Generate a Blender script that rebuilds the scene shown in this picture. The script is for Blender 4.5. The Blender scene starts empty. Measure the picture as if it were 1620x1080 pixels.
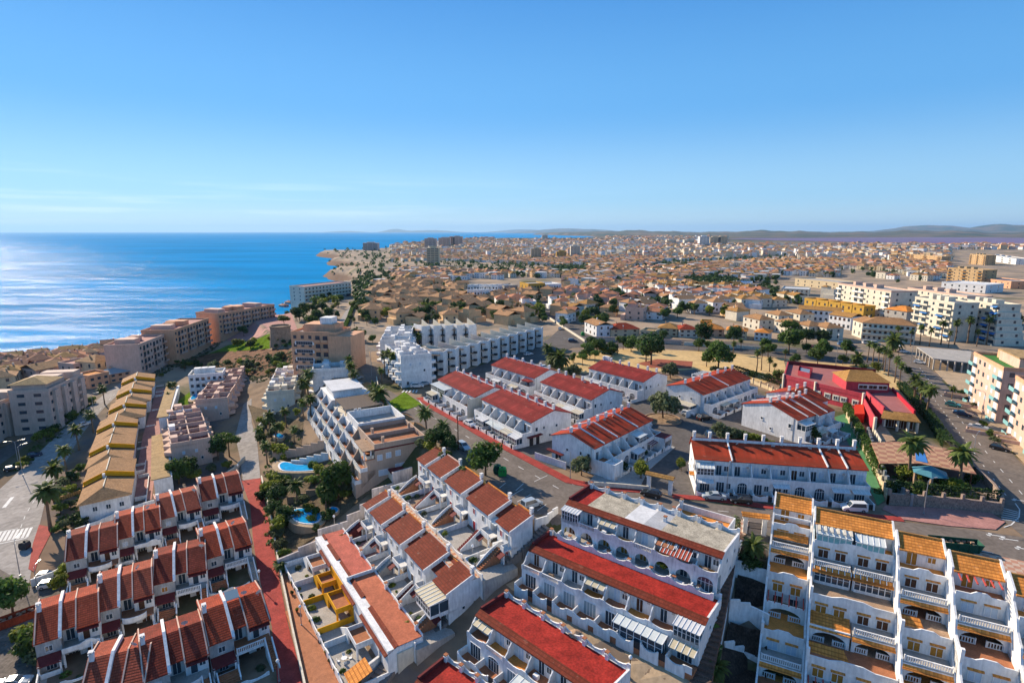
import bpy, bmesh, math, random
import numpy as np
from mathutils import Vector, Matrix
from mathutils.geometry import tessellate_polygon
R = math.radians
S = bpy.context.scene
COL = S.collection
rnd = random.Random(7)

# ---------------------------------------------------------------- camera, sky, sun, exposure
CAMZ, FPX, PITCH = 52.0, 900.0, R(10.94)
cd = bpy.data.cameras.new('camera'); cam = bpy.data.objects.new('camera', cd); COL.objects.link(cam)
cd.lens = 20.0; cd.sensor_width = 36.0; cd.clip_start = 0.5; cd.clip_end = 120000
cam.location = (0, 0, CAMZ); cam.rotation_euler = (R(90) - PITCH, 0, 0)
S.camera = cam
SUN_AZ, SUN_EL = R(-46), R(27)          # azimuth from +Y, positive to the right
sun_dir = Vector((math.sin(SUN_AZ) * math.cos(SUN_EL), math.cos(SUN_AZ) * math.cos(SUN_EL), math.sin(SUN_EL)))
ld = bpy.data.lights.new('sun', 'SUN'); ld.energy = 5.0; ld.angle = R(0.5); ld.color = (1.0, 0.84, 0.64)
so = bpy.data.objects.new('sun', ld); COL.objects.link(so)
so.rotation_euler = (-sun_dir).to_track_quat('-Z', 'Y').to_euler(); so.location = (0, 0, 300)
SKY_TINT = (.60, .86, 1.12, 1)          # clear winter air: bluer than the plain sky model
W = bpy.data.worlds.new('World'); S.world = W; W.use_nodes = True
wn = W.node_tree; wn.nodes.clear()
def N(tree, kind, **kw):
    n = tree.nodes.new(kind)
    for k, v in kw.items():
        if k.startswith('i_'):
            n.inputs[k[2:].replace('_', ' ')].default_value = v
        else:
            setattr(n, k, v)
    return n
sky = N(wn, 'ShaderNodeTexSky', sky_type='NISHITA', sun_disc=False, sun_elevation=SUN_EL, sun_rotation=SUN_AZ,
        altitude=60.0, air_density=1.0, dust_density=0.0, ozone_density=1.6)
bg = N(wn, 'ShaderNodeBackground'); bg.inputs['Strength'].default_value = 0.1
wo = N(wn, 'ShaderNodeOutputWorld')
# thin cirrus streaks low over the sea, fixed to sky directions
tc = N(wn, 'ShaderNodeTexCoord'); sx = N(wn, 'ShaderNodeSeparateXYZ'); wn.links.new(tc.outputs['Generated'], sx.inputs[0])
mp = N(wn, 'ShaderNodeMapping'); mp.inputs['Scale'].default_value = (2.2, 2.2, 46.0); mp.inputs['Rotation'].default_value = (0, R(2.2), 0)
wn.links.new(tc.outputs['Generated'], mp.inputs[0])
nz = N(wn, 'ShaderNodeTexNoise'); nz.inputs['Scale'].default_value = 1.6; nz.inputs['Detail'].default_value = 7; nz.inputs['Roughness'].default_value = 0.55
wn.links.new(mp.outputs[0], nz.inputs['Vector'])
r1 = N(wn, 'ShaderNodeMapRange', interpolation_type='SMOOTHSTEP'); r1.inputs[1].default_value = 0.47; r1.inputs[2].default_value = 0.75
wn.links.new(nz.outputs['Fac'], r1.inputs[0])
r2 = N(wn, 'ShaderNodeMapRange', interpolation_type='SMOOTHSTEP'); r2.inputs[1].default_value = 0.11; r2.inputs[2].default_value = 0.03
wn.links.new(sx.outputs['Z'], r2.inputs[0])
r3 = N(wn, 'ShaderNodeMapRange', interpolation_type='SMOOTHSTEP'); r3.inputs[1].default_value = 0.35; r3.inputs[2].default_value = -0.5
wn.links.new(sx.outputs['X'], r3.inputs[0])
m1 = N(wn, 'ShaderNodeMath', operation='MULTIPLY'); m2 = N(wn, 'ShaderNodeMath', operation='MULTIPLY'); m3 = N(wn, 'ShaderNodeMath', operation='MULTIPLY')
wn.links.new(r1.outputs[0], m1.inputs[0]); wn.links.new(r2.outputs[0], m1.inputs[1])
wn.links.new(m1.outputs[0], m2.inputs[0]); wn.links.new(r3.outputs[0], m2.inputs[1])
wn.links.new(m2.outputs[0], m3.inputs[0]); m3.inputs[1].default_value = 0.32
hs = N(wn, 'ShaderNodeMix', data_type='RGBA', blend_type='MULTIPLY'); hs.inputs[0].default_value = 1; hs.inputs[7].default_value = SKY_TINT
wn.links.new(sky.outputs[0], hs.inputs[6])
mx = N(wn, 'ShaderNodeMix', data_type='RGBA'); mx.inputs[7].default_value = (7.6, 8.2, 8.8, 1)
# clear-day gradient of the dome, blended with the sky model
gr = N(wn, 'ShaderNodeValToRGB'); gr.color_ramp.interpolation = 'EASE'
for k_, (ps, c_) in enumerate(((0.0, (3.3, 4.3, 5.2)), (0.06, (2.0, 3.7, 5.4)), (0.2, (.70, 2.5, 5.1)), (0.42, (.25, 1.6, 4.3)), (1.0, (.8, 1.5, 2.9)))):
    e_ = gr.color_ramp.elements[k_] if k_ < 2 else gr.color_ramp.elements.new(ps)
    e_.position = ps; e_.color = (*(v / 10 for v in c_), 1)
wn.links.new(sx.outputs['Z'], gr.inputs[0])
gs = N(wn, 'ShaderNodeVectorMath', operation='SCALE'); gs.inputs['Scale'].default_value = 10; wn.links.new(gr.outputs[0], gs.inputs[0])
gm = N(wn, 'ShaderNodeMix', data_type='RGBA'); gm.inputs[0].default_value = .8
wn.links.new(hs.outputs[2], gm.inputs[6]); wn.links.new(gs.outputs[0], gm.inputs[7])
wn.links.new(gm.outputs[2], mx.inputs[6]); wn.links.new(m3.outputs[0], mx.inputs[0])
wn.links.new(mx.outputs[2], bg.inputs['Color']); wn.links.new(bg.outputs[0], wo.inputs['Surface'])
S.view_settings.view_transform = 'Standard'; S.view_settings.look = 'None'
S.view_settings.exposure = 0.76; S.view_settings.gamma = 1.0
S.render.engine = 'CYCLES'
S.cycles.max_bounces = 5; S.cycles.diffuse_bounces = 2; S.cycles.glossy_bounces = 2; S.cycles.transmission_bounces = 2
S.cycles.volume_bounces = 0; S.cycles.transparent_max_bounces = 4; S.cycles.caustics_reflective = False; S.cycles.caustics_refractive = False

# ---------------------------------------------------------------- terrain
SEA = -30.0
cP, sP = math.cos(PITCH), math.sin(PITCH)
def P(px, py, z=0.0):
    """point of the horizontal plane z that the photo shows at pixel px, py"""
    u = (px - 810) / FPX; v = (540 - py) / FPX
    t = (z - CAMZ) / (v * cP - sP)
    return Vector((u * t, (cP + v * sP) * t, z))
coast_px = [(-1300, 900, -14), (-700, 700, -14), (-350, 622, -14), (-120, 592, -14), (0, 580, -14), (70, 571, -14), (140, 562, -13), (168, 566, -12), (203, 576, -10), (258, 551, -9), (335, 521, -7), (390, 511, -5), (430, 504, -4), (442, 499, -4), (450, 492, -4),
            (464, 482, -3), (474, 471, -3), (484, 460, -4), (515, 452, -6), (540, 448, -8), (552, 443, -12), (540, 436, -16), (512, 433, -20), (503, 430, -22), (520, 426.5, -20), (552, 424, -16), (562, 419.5, -18), (535, 416, -20), (508, 414.5, -24), (516, 411.5, -24),
            (548, 409, -22), (520, 405.5, -24), (494, 403, -26), (500, 400.5, -26), (535, 398.5, -24), (580, 397, -22), (620, 391.5, -22), (660, 387.5, -22), (720, 382, -24), (760, 379, -26), (800, 378, -28), (850, 378.6, -28), (905, 378, -28),
            (945, 376.5, -28), (935, 373.5, -28), (880, 372.2, -30), (845, 371.2, -30), (860, 370.2, -30), (900, 369.6, -30)]   # the visible edge of the land: pixel and height of the cliff top
coast = [P(a, b, c).xy for a, b, c in coast_px] + [Vector((30000, 60000)), Vector((60000, 0)), Vector((0, -9000)), Vector((-700, -500))]
CX = np.array([c.x for c in coast]); CY = np.array([c.y for c in coast])
def coast_dist(X, Y):
    X = np.asarray(X, float); Y = np.asarray(Y, float)
    best = np.full(X.shape, 1e12); ins = np.zeros(X.shape, bool)
    for i in range(len(CX)):
        ax, ay = CX[i], CY[i]; bx, by = CX[(i + 1) % len(CX)], CY[(i + 1) % len(CX)]
        dx, dy = bx - ax, by - ay
        t = np.clip(((X - ax) * dx + (Y - ay) * dy) / (dx * dx + dy * dy), 0, 1)
        best = np.minimum(best, (X - ax - t * dx) ** 2 + (Y - ay - t * dy) ** 2)
        if by != ay:
            ins ^= ((ay > Y) != (by > Y)) & (X < ax + (Y - ay) / (by - ay) * dx)
    d = np.sqrt(best)
    return np.where(ins, d, -d)
def sst(a, b, x):
    t = np.clip((x - a) / (b - a), 0., 1.)
    return t * t * (3 - 2 * t)
HILLS = [(5, 30000, 190, 2300), (3.5, 34000, 90, 3000), (8, 33000, 90, 1800), (-8, 46000, 210, 2500), (-11.5, 45000, 250, 1000), (-16, 47000, 150, 2000), (1, 45000, 260, 2500),
         (35, 26000, 110, 1200), (37, 26000, 90, 1200), (39.6, 22000, 70, 400), (40.5, 22000, 70, 1000), (43, 23000, 60, 1800), (48, 22000, 80, 2500)]
def T(X, Y):
    X = np.asarray(X, float); Y = np.asarray(Y, float)
    d = -.839 * X - .545 * Y; e = -.62 * X - .78 * Y; g = .454 * X + .891 * Y
    b = np.interp(d, [-54, -48.5, -36, -25, -17, 30, 120, 300], [0, -6, -12, -16, -17, -19, -23, -26]) * (1 - .35 * sst(150, 230, Y))
    s1 = .655 * (X - 4.6) - .756 * (Y - 95.7)        # right of the long stair
    s2 = .90 * (X - 41) - .436 * (Y - 95)            # right of the stair path beside the stepped flats
    nr_ = (Y > -60) & (Y < 125)
    br = np.interp(e, [-82, -78.8, -75, -71.1, -66, -58.9, -53, -47.2, -40], [0, -1, -4, -6.7, -8, -12.5, -14.5, -18, -19])
    bk = np.interp(g, [58, 74, 75.2, 81.5, 83.5, 88.5, 91.5], [-17, -15.5, -10.9, -10.9, -5.6, -5.6, -.1])
    a1 = sst(-1.5, 1.5, s1) * nr_; a2 = sst(-1.5, 1.5, s2)
    b = b * (1 - a1) + a1 * (br * (1 - a2) + bk * a2)
    rr = np.hypot(X, Y); az = np.degrees(np.arctan2(X, Y))
    b = b + (-14 - b) * sst(300, 1500, Y)
    # land behind the salt lake rises to a long low ridge
    rg = 100 * (0.62 + .2 * np.sin(az * .55 + 1) + .1 * np.sin(az * 1.7) + .07 * np.sin(az * 4.1))
    b = b + rg * sst(7600, 12500, rr) * sst(3, 12, az)
    b = b + 40 * sst(9000, 15000, rr) * sst(-1, 6, az) * (1 - sst(6, 14, az))
    for a0, r0, h, w in HILLS:
        x0, y0 = r0 * math.sin(R(a0)), r0 * math.cos(R(a0))
        q = ((X - x0) ** 2 + (Y - y0) ** 2) / (w * w)
        b = b + (h + 30) * np.exp(-q) * (r0 > 0)
    c = coast_dist(X, Y)
    k = sst(-3, np.where(rr < 700, 12, 38), c - (rr > 600) * 6 * np.sin(X * .05) * np.cos(Y * .043) * (rr < 3000))
    far = np.where(rr > 28000, 1.0, 0.0)
    out = (SEA - 3) + (b - SEA + 3) * k
    return np.where(far > 0, np.maximum(out, SEA - 60 + (b - (-14)) ), out)
def Tz(x, y): return float(T(np.array([x]), np.array([y]))[0])
def solve(px, py, h=0.0):
    """height z of the ray through a pixel where it stands h above the ground"""
    lo, hi = -45.0, 24.0
    def f(z):
        p = P(px, py, z); return Tz(p.x, p.y) + h - z
    fl, fh = f(lo), f(hi)
    if fl * fh > 0: return 0.0
    for i in range(16):
        m = (lo * fh - hi * fl) / (fh - fl) if i % 3 else (lo + hi) / 2
        fm = f(m)
        if abs(fm) < .01: return m
        if fm * fl > 0: lo, fl = m, fm
        else: hi, fh = m, fm
    return (lo + hi) / 2
def at(px, py):
    """ground point the photo shows at pixel px, py"""
    return P(px, py, solve(px, py)) if py > 372 else P(px, py, -14)
def proj(p):
    z = p[2] - CAMZ
    w = p[1] * cP - z * sP
    return (810 + p[0] / w * FPX, 540 - (p[1] * sP + z * cP) / w * FPX)

# ---------------------------------------------------------------- materials
MATS = {}
def new_mat(name):
    m = bpy.data.materials.new(name); m.use_nodes = True
    t = m.node_tree; b = t.nodes['Principled BSDF']
    MATS[name] = m
    return m, t, b
def noise_mix(t, b, col, amt, scale, obj=True, detail=4, c2=None, vec=None):
    tcn = N(t, 'ShaderNodeTexCoord')
    nn = N(t, 'ShaderNodeTexNoise'); nn.inputs['Scale'].default_value = scale; nn.inputs['Detail'].default_value = detail; nn.inputs['Roughness'].default_value = .6
    t.links.new(vec if vec else tcn.outputs['Object'], nn.inputs['Vector'])
    r = N(t, 'ShaderNodeValToRGB')
    lo = c2 if c2 else tuple(c * (1 - amt) for c in col); hi = tuple(min(1, c * (1 + amt * .6)) for c in col)
    r.color_ramp.elements[0].position = .3; r.color_ramp.elements[0].color = (*lo, 1)
    r.color_ramp.elements[1].position = .68; r.color_ramp.elements[1].color = (*hi, 1)
    t.links.new(nn.outputs['Fac'], r.inputs[0])
    return r, tcn, nn
def plain(name, col, rough=.8, amt=.12, scale=.6, metal=0, spec=.12):
    m, t, b = new_mat(name)
    r, tcn, nn = noise_mix(t, b, col, amt, scale)
    # second, finer layer of streaks and wear
    n2 = N(t, 'ShaderNodeTexNoise'); n2.inputs['Scale'].default_value = scale * 6; n2.inputs['Detail'].default_value = 3
    mpn = N(t, 'ShaderNodeMapping'); mpn.inputs['Scale'].default_value = (1, 1, .25)
    t.links.new(tcn.outputs['Object'], mpn.inputs[0]); t.links.new(mpn.outputs[0], n2.inputs['Vector'])
    rr = N(t, 'ShaderNodeMapRange'); rr.inputs[1].default_value = .35; rr.inputs[2].default_value = .7; rr.inputs[3].default_value = 1 - amt; rr.inputs[4].default_value = 1 + amt * .4
    t.links.new(n2.outputs['Fac'], rr.inputs[0])
    mm = N(t, 'ShaderNodeMix', data_type='RGBA', blend_type='MULTIPLY'); mm.inputs[0].default_value = 1
    t.links.new(r.outputs[0], mm.inputs[6]); t.links.new(rr.outputs[0], mm.inputs[7])
    t.links.new(mm.outputs[2], b.inputs['Base Color'])
    b.inputs['Roughness'].default_value = rough; b.inputs['Metallic'].default_value = metal; b.inputs['Specular IOR Level'].default_value = spec
    return m
def tiles(name, col, dark, rowp=.42, colp=.3, amt=.25, rough=.75, wear=(.62, .5, .38), bump=.5):
    """clay tiles: rows across the slope (local y) and columns along the ridge (local x)"""
    m, t, b = new_mat(name)
    r, tcn, nn = noise_mix(t, b, col, amt, .35)
    sp = N(t, 'ShaderNodeSeparateXYZ'); t.links.new(tcn.outputs['Object'], sp.inputs[0])
    def saw(out, per):
        a = N(t, 'ShaderNodeMath', operation='DIVIDE'); a.inputs[1].default_value = per; t.links.new(out, a.inputs[0])
        f = N(t, 'ShaderNodeMath', operation='FRACT'); t.links.new(a.outputs[0], f.inputs[0])
        g = N(t, 'ShaderNodeMapRange', interpolation_type='SMOOTHSTEP'); g.inputs[1].default_value = .02; g.inputs[2].default_value = .42
        t.links.new(f.outputs[0], g.inputs[0]); return g.outputs[0], a.outputs[0]
    ry, fy = saw(sp.outputs['Y'], rowp); rx, fx = saw(sp.outputs['X'], colp)
    mul = N(t, 'ShaderNodeMath', operation='MULTIPLY'); t.links.new(ry, mul.inputs[0])
    ax = N(t, 'ShaderNodeMapRange'); ax.inputs[3].default_value = .45; ax.inputs[4].default_value = 1; t.links.new(rx, ax.inputs[0])
    t.links.new(ax.outputs[0], mul.inputs[1])
    # colour of single tiles
    wn_ = N(t, 'ShaderNodeTexWhiteNoise', noise_dimensions='2D')
    fl1 = N(t, 'ShaderNodeMath', operation='FLOOR'); fl2 = N(t, 'ShaderNodeMath', operation='FLOOR')
    t.links.new(fx, fl1.inputs[0]); t.links.new(fy, fl2.inputs[0])
    cmb = N(t, 'ShaderNodeCombineXYZ'); t.links.new(fl1.outputs[0], cmb.inputs[0]); t.links.new(fl2.outputs[0], cmb.inputs[1])
    t.links.new(cmb.outputs[0], wn_.inputs['Vector'])
    vr = N(t, 'ShaderNodeMapRange'); vr.inputs[3].default_value = .78; vr.inputs[4].default_value = 1.15; t.links.new(wn_.outputs['Value'], vr.inputs[0])
    m1_ = N(t, 'ShaderNodeMix', data_type='RGBA', blend_type='MULTIPLY'); m1_.inputs[0].default_value = 1
    t.links.new(r.outputs[0], m1_.inputs[6]); t.links.new(vr.outputs[0], m1_.inputs[7])
    m2_ = N(t, 'ShaderNodeMix', data_type='RGBA'); m2_.inputs[6].default_value = (*dark, 1)
    t.links.new(mul.outputs[0], m2_.inputs[0]); t.links.new(m1_.outputs[2], m2_.inputs[7])
    # weathered patches
    n3 = N(t, 'ShaderNodeTexNoise'); n3.inputs['Scale'].default_value = 1.3; n3.inputs['Detail'].default_value = 6; t.links.new(tcn.outputs['Object'], n3.inputs['Vector'])
    w3 = N(t, 'ShaderNodeMapRange', interpolation_type='SMOOTHSTEP'); w3.inputs[1].default_value = .6; w3.inputs[2].default_value = .8; w3.inputs[4].default_value = .35
    t.links.new(n3.outputs['Fac'], w3.inputs[0])
    m3_ = N(t, 'ShaderNodeMix', data_type='RGBA'); m3_.inputs[7].default_value = (*(c * .5 + d * .5 for c, d in zip(col, wear)), 1)
    t.links.new(w3.outputs[0], m3_.inputs[0]); t.links.new(m2_.outputs[2], m3_.inputs[6])
    t.links.new(m3_.outputs[2], b.inputs['Base Color'])
    bp = N(t, 'ShaderNodeBump'); bp.inputs['Strength'].default_value = bump; bp.inputs['Distance'].default_value = .06
    t.links.new(mul.outputs[0], bp.inputs['Height']); t.links.new(bp.outputs[0], b.inputs['Normal'])
    b.inputs['Roughness'].default_value = rough; b.inputs['Specular IOR Level'].default_value = .06
    return m
WHITE = plain('white render', (.80, .795, .78), .8, .16, .45)
WARMWHITE = plain('cream render', (.68, .62, .50), .8, .12, .4)
CREAM = plain('yellow cream render', (.62, .50, .32), .8, .12, .4)
BEIGE = plain('beige render', (.50, .37, .28), .8, .10, .4)
PINKW = plain('pale pink render', (.62, .43, .34), .8, .12, .4)
SALMON = plain('salmon render', (.68, .37, .22), .8, .12, .3)
GREYPINK = plain('grey pink render', (.60, .46, .38), .8, .12, .3)
MAGENTA = plain('raspberry paint', (.50, .065, .085), .7, .14, .4)
OCHRE = plain('ochre paint', (.58, .34, .06), .75, .12, .5)
YELLOW = plain('yellow paint', (1.0, .40, .012), .7, .10, .5)
TERRA = plain('terracotta paving', (.42, .17, .085), .8, .2, 1.2)
ORANGEFL = plain('orange terrace floor', (.68, .27, .065), .8, .2, .8)
REDROOF = plain('red painted roof', (.38, .032, .022), .7, .36, .5)
PINKROOF = plain('faded red roof', (.50, .13, .09), .75, .22, .6)
GREYROOF = plain('weathered roof screed', (.47, .42, .33), .9, .35, .7)
LIGHTROOF = plain('white roof membrane', (.66, .66, .66), .7, .12, .4)
DARKRED = plain('dark red tiles', (.16, .03, .03), .7, .2, 1)
TANROOF = plain('tan gravel roof', (.43, .29, .14), .9, .3, .8)
REDT = tiles('red roof tiles', (.42, .068, .03), (.16, .03, .018))
REDT2 = tiles('russet roof tiles', (.20, .042, .024), (.12, .03, .018), rowp=.5, bump=.35)
REDM = tiles('maroon roof sheets', (.23, .032, .028), (.16, .022, .02), rowp=4.0, colp=1.2, bump=.1)
REDB = tiles('bright red roof sheets', (.37, .05, .022), (.25, .05, .025), rowp=4.0, colp=1.1, bump=.1)
BROWNT = tiles('brown roof tiles', (.43, .235, .11), (.22, .12, .055))
ORANGET = tiles('orange roof tiles', (.74, .29, .065), (.36, .12, .03), rowp=.55, colp=.42)
OCHRET = tiles('ochre roof tiles', (.46, .25, .08), (.25, .12, .04))
GLASS, _t, _b = new_mat('window glass')
_b.inputs['Base Color'].default_value = (.035, .055, .075, 1); _b.inputs['Roughness'].default_value = .08; _b.inputs['Specular IOR Level'].default_value = .7
PALEGLASS, _t, _b = new_mat('pale glazing'); _b.inputs['Base Color'].default_value = (.25, .33, .36, 1); _b.inputs['Roughness'].default_value = .15
FRAMEW = plain('white frame paint', (.78, .78, .77), .5, .04, 2)
SHUTW = plain('pale blue shutter', (.52, .60, .68), .6, .06, 2)
SHUTB = plain('brown wooden shutter', (.40, .19, .035), .6, .2, 3)
DARKW = plain('dark wood', (.10, .045, .025), .6, .2, 3)
REDP = plain('red door paint', (.50, .02, .03), .5, .08, 2)
BLUEP = plain('blue blind fabric', (.05, .20, .52), .7, .08, 2)
GREENP = plain('green paint', (.03, .28, .06), .5, .1, 2)
TEALP = plain('teal panel', (.22, .46, .47), .4, .1, 2)
DGREEN = plain('dark green panel', (.012, .085, .055), .5, .15, 2)
METAL = plain('grey metal', (.40, .41, .42), .4, .08, 2, metal=.6)
DARKM = plain('dark metal', (.04, .04, .045), .5, .1, 2)
PLASTIC = plain('cream plastic sheet', (.60, .52, .36), .5, .1, 1)
ROOFGLASS = plain('pale translucent roofing', (.62, .66, .64), .35, .08, 1)
POOLW, _t, _b = new_mat('pool water')
_r, _tc, _n = noise_mix(_t, _b, (.015, .32, .62), .25, .8); _t.links.new(_r.outputs[0], _b.inputs['Base Color']); _b.inputs['Roughness'].default_value = .06
STONE = plain('rubble stone', (.36, .27, .22), .9, .4, 2.2)
SANDST = plain('sandstone', (.40, .27, .18), .9, .25, .8)
CONC = plain('concrete', (.42, .39, .35), .9, .18, .6)
EARTH = plain('dry earth', (.33, .22, .13), .95, .35, .25)
def leafmat(name, col, amt=.5):
    m, t, b = new_mat(name)
    r, tcn, nn = noise_mix(t, b, col, amt, 1.1, detail=3)
    oi = N(t, 'ShaderNodeObjectInfo'); hv = N(t, 'ShaderNodeHueSaturation')
    mr = N(t, 'ShaderNodeMapRange'); mr.inputs[3].default_value = .7; mr.inputs[4].default_value = 1.3
    t.links.new(oi.outputs['Random'], mr.inputs[0]); t.links.new(mr.outputs[0], hv.inputs['Value']); t.links.new(r.outputs[0], hv.inputs['Color'])
    t.links.new(hv.outputs[0], b.inputs['Base Color'])
    b.inputs['Roughness'].default_value = .6; b.inputs['Specular IOR Level'].default_value = .15
    tl = N(t, 'ShaderNodeBsdfTranslucent'); tm = N(t, 'ShaderNodeMixShader'); tm.inputs[0].default_value = .42      # thin leaves let light through
    t.links.new(hv.outputs[0], tl.inputs['Color']); t.links.new(b.outputs[0], tm.inputs[1]); t.links.new(tl.outputs[0], tm.inputs[2]); t.links.new(tm.outputs[0], t.nodes['Material Output'].inputs['Surface'])
    try: b.inputs['Subsurface Weight'].default_value = 0
    except Exception: pass
    return m
LEAF = leafmat('broad leaves', (.085, .145, .03))
LEAFY = leafmat('yellow green leaves', (.19, .22, .03))
LEAFD = leafmat('dark leaves', (.05, .095, .028))
LEAFO = leafmat('olive leaves', (.11, .135, .065))
PALML = leafmat('palm fronds', (.12, .16, .04), .35)
GRASS = plain('lawn', (.14, .22, .025), .95, .35, .4, spec=0)
BARK = plain('bark', (.17, .11, .07), .9, .3, 3)
PALMB = plain('palm trunk', (.24, .16, .10), .9, .3, 4)

# ---------------------------------------------------------------- mesh builder
class MB:
    def __init__(s): s.v = []; s.f = []; s.m = []
    def add(s, vs, fs, mi=0):
        o = len(s.v); s.v.extend([tuple(p) for p in vs]); s.f.extend([tuple(o + i for i in f) for f in fs]); s.m.extend([mi] * len(fs)); return s
    def box(s, x0, y0, z0, x1, y1, z1, mi=0):
        if x1 < x0: x0, x1 = x1, x0
        if y1 < y0: y0, y1 = y1, y0
        return s.add([(x0, y0, z0), (x1, y0, z0), (x1, y1, z0), (x0, y1, z0), (x0, y0, z1), (x1, y0, z1), (x1, y1, z1), (x0, y1, z1)],
                     [(3, 2, 1, 0), (4, 5, 6, 7), (0, 1, 5, 4), (1, 2, 6, 5), (2, 3, 7, 6), (3, 0, 4, 7)], mi)
    def prism(s, poly, z0, z1, mi=0):
        a = sum(poly[i][0] * poly[(i + 1) % len(poly)][1] - poly[(i + 1) % len(poly)][0] * poly[i][1] for i in range(len(poly)))
        if a < 0: poly = poly[::-1]
        n = len(poly)
        return s.add([(*p[:2], z0) for p in poly] + [(*p[:2], z1) for p in poly],
                     [tuple(range(n))[::-1], tuple(range(n, 2 * n))] + [(i, (i + 1) % n, n + (i + 1) % n, n + i) for i in range(n)], mi)
    def ex(s, poly, a0, a1, axis='x', mi=0):
        """extrude an outline along x (points are y,z) or along y (points are x,z)"""
        a = sum(poly[i][0] * poly[(i + 1) % len(poly)][1] - poly[(i + 1) % len(poly)][0] * poly[i][1] for i in range(len(poly)))
        if (a < 0) == (axis == 'x'): poly = poly[::-1]
        n = len(poly)
        g = (lambda p, k: (k, p[0], p[1])) if axis == 'x' else (lambda p, k: (p[0], k, p[1]))
        return s.add([g(p, a0) for p in poly] + [g(p, a1) for p in poly],
                     [tuple(range(n))[::-1], tuple(range(n, 2 * n))] + [(i, (i + 1) % n, n + (i + 1) % n, n + i) for i in range(n)], mi)
    def slab(s, a, b, c, d, t=.18, mi=0):
        """four corners of a top surface, counter-clockwise from above, with thickness downwards"""
        q = [a, b, c, d]
        return s.add(q + [(p[0], p[1], p[2] - t) for p in q], [(0, 1, 2, 3), (7, 6, 5, 4)] + [(i, 4 + i, 4 + (i + 1) % 4, (i + 1) % 4) for i in range(4)], mi)
    def tube(s, pts, rs, n=6, mi=0, cap=True):
        pts = [Vector(p) for p in pts]
        if not hasattr(rs, '__len__'): rs = [rs] * len(pts)
        o = len(s.v)
        for i, p in enumerate(pts):
            d = (pts[min(i + 1, len(pts) - 1)] - pts[max(i - 1, 0)]).normalized()
            u = d.cross(Vector((0, 0, 1)) if abs(d.z) < .9 else Vector((1, 0, 0))).normalized(); w = d.cross(u)
            for k in range(n):
                a = 2 * math.pi * k / n
                s.v.append(tuple(p + (u * math.cos(a) + w * math.sin(a)) * rs[i]))
        for i in range(len(pts) - 1):
            for k in range(n):
                s.f.append((o + i * n + k, o + i * n + (k + 1) % n, o + (i + 1) * n + (k + 1) % n, o + (i + 1) * n + k)); s.m.append(mi)
        if cap:
            s.f.append(tuple(o + k for k in range(n))[::-1]); s.f.append(tuple(o + (len(pts) - 1) * n + k for k in range(n))); s.m += [mi, mi]
        return s
    def lathe(s, prof, n=12, cx=0, cy=0, mi=0):
        o = len(s.v)
        for r, z in prof:
            for k in range(n):
                a = 2 * math.pi * k / n; s.v.append((cx + r * math.cos(a), cy + r * math.sin(a), z))
        for i in range(len(prof) - 1):
            for k in range(n):
                s.f.append((o + i * n + k, o + i * n + (k + 1) % n, o + (i + 1) * n + (k + 1) % n, o + (i + 1) * n + k)); s.m.append(mi)
        s.f.append(tuple(o + k for k in range(n))[::-1]); s.f.append(tuple(o + (len(prof) - 1) * n + k for k in range(n))); s.m += [mi, mi]
        return s
    def mesh(s, name, mats, smooth=False):
        me = bpy.data.meshes.new(name); me.from_pydata(s.v, [], s.f)
        for m in (mats if isinstance(mats, (list, tuple)) else [mats]): me.materials.append(m)
        if any(s.m): me.polygons.foreach_set('material_index', s.m)
        if smooth: me.polygons.foreach_set('use_smooth', [True] * len(s.f))
        return me
    def go(s, name, mats, parent=None, loc=None, rz=0, smooth=False):
        return inst(name, s.mesh(name, mats, smooth), parent, loc, rz)
def inst(name, me, parent=None, loc=None, rz=0, sc=None):
    o = bpy.data.objects.new(name, me); COL.objects.link(o)
    if parent: o.parent = parent
    if loc is not None: o.location = loc
    if rz: o.rotation_euler = (0, 0, rz)
    if sc: o.scale = (sc, sc, sc) if not hasattr(sc, '__len__') else sc
    return o
def tag(o, label=None, cat=None, group=None, kind=None):
    if label: o['label'] = label
    if cat: o['category'] = cat
    if group: o['group'] = group
    if kind: o['kind'] = kind
    return o
def thing(name, label, cat, loc=(0, 0, 0), rz=0, group=None):
    o = bpy.data.objects.new(name, None); COL.objects.link(o); o.location = loc; o.rotation_euler = (0, 0, rz); o.empty_display_size = .5
    return tag(o, label, cat, group)
LATER = []                                   # things whose label is finished when all of their kind stand: (object, text)
def later(o, text): LATER.append((o, text)); return o
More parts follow.
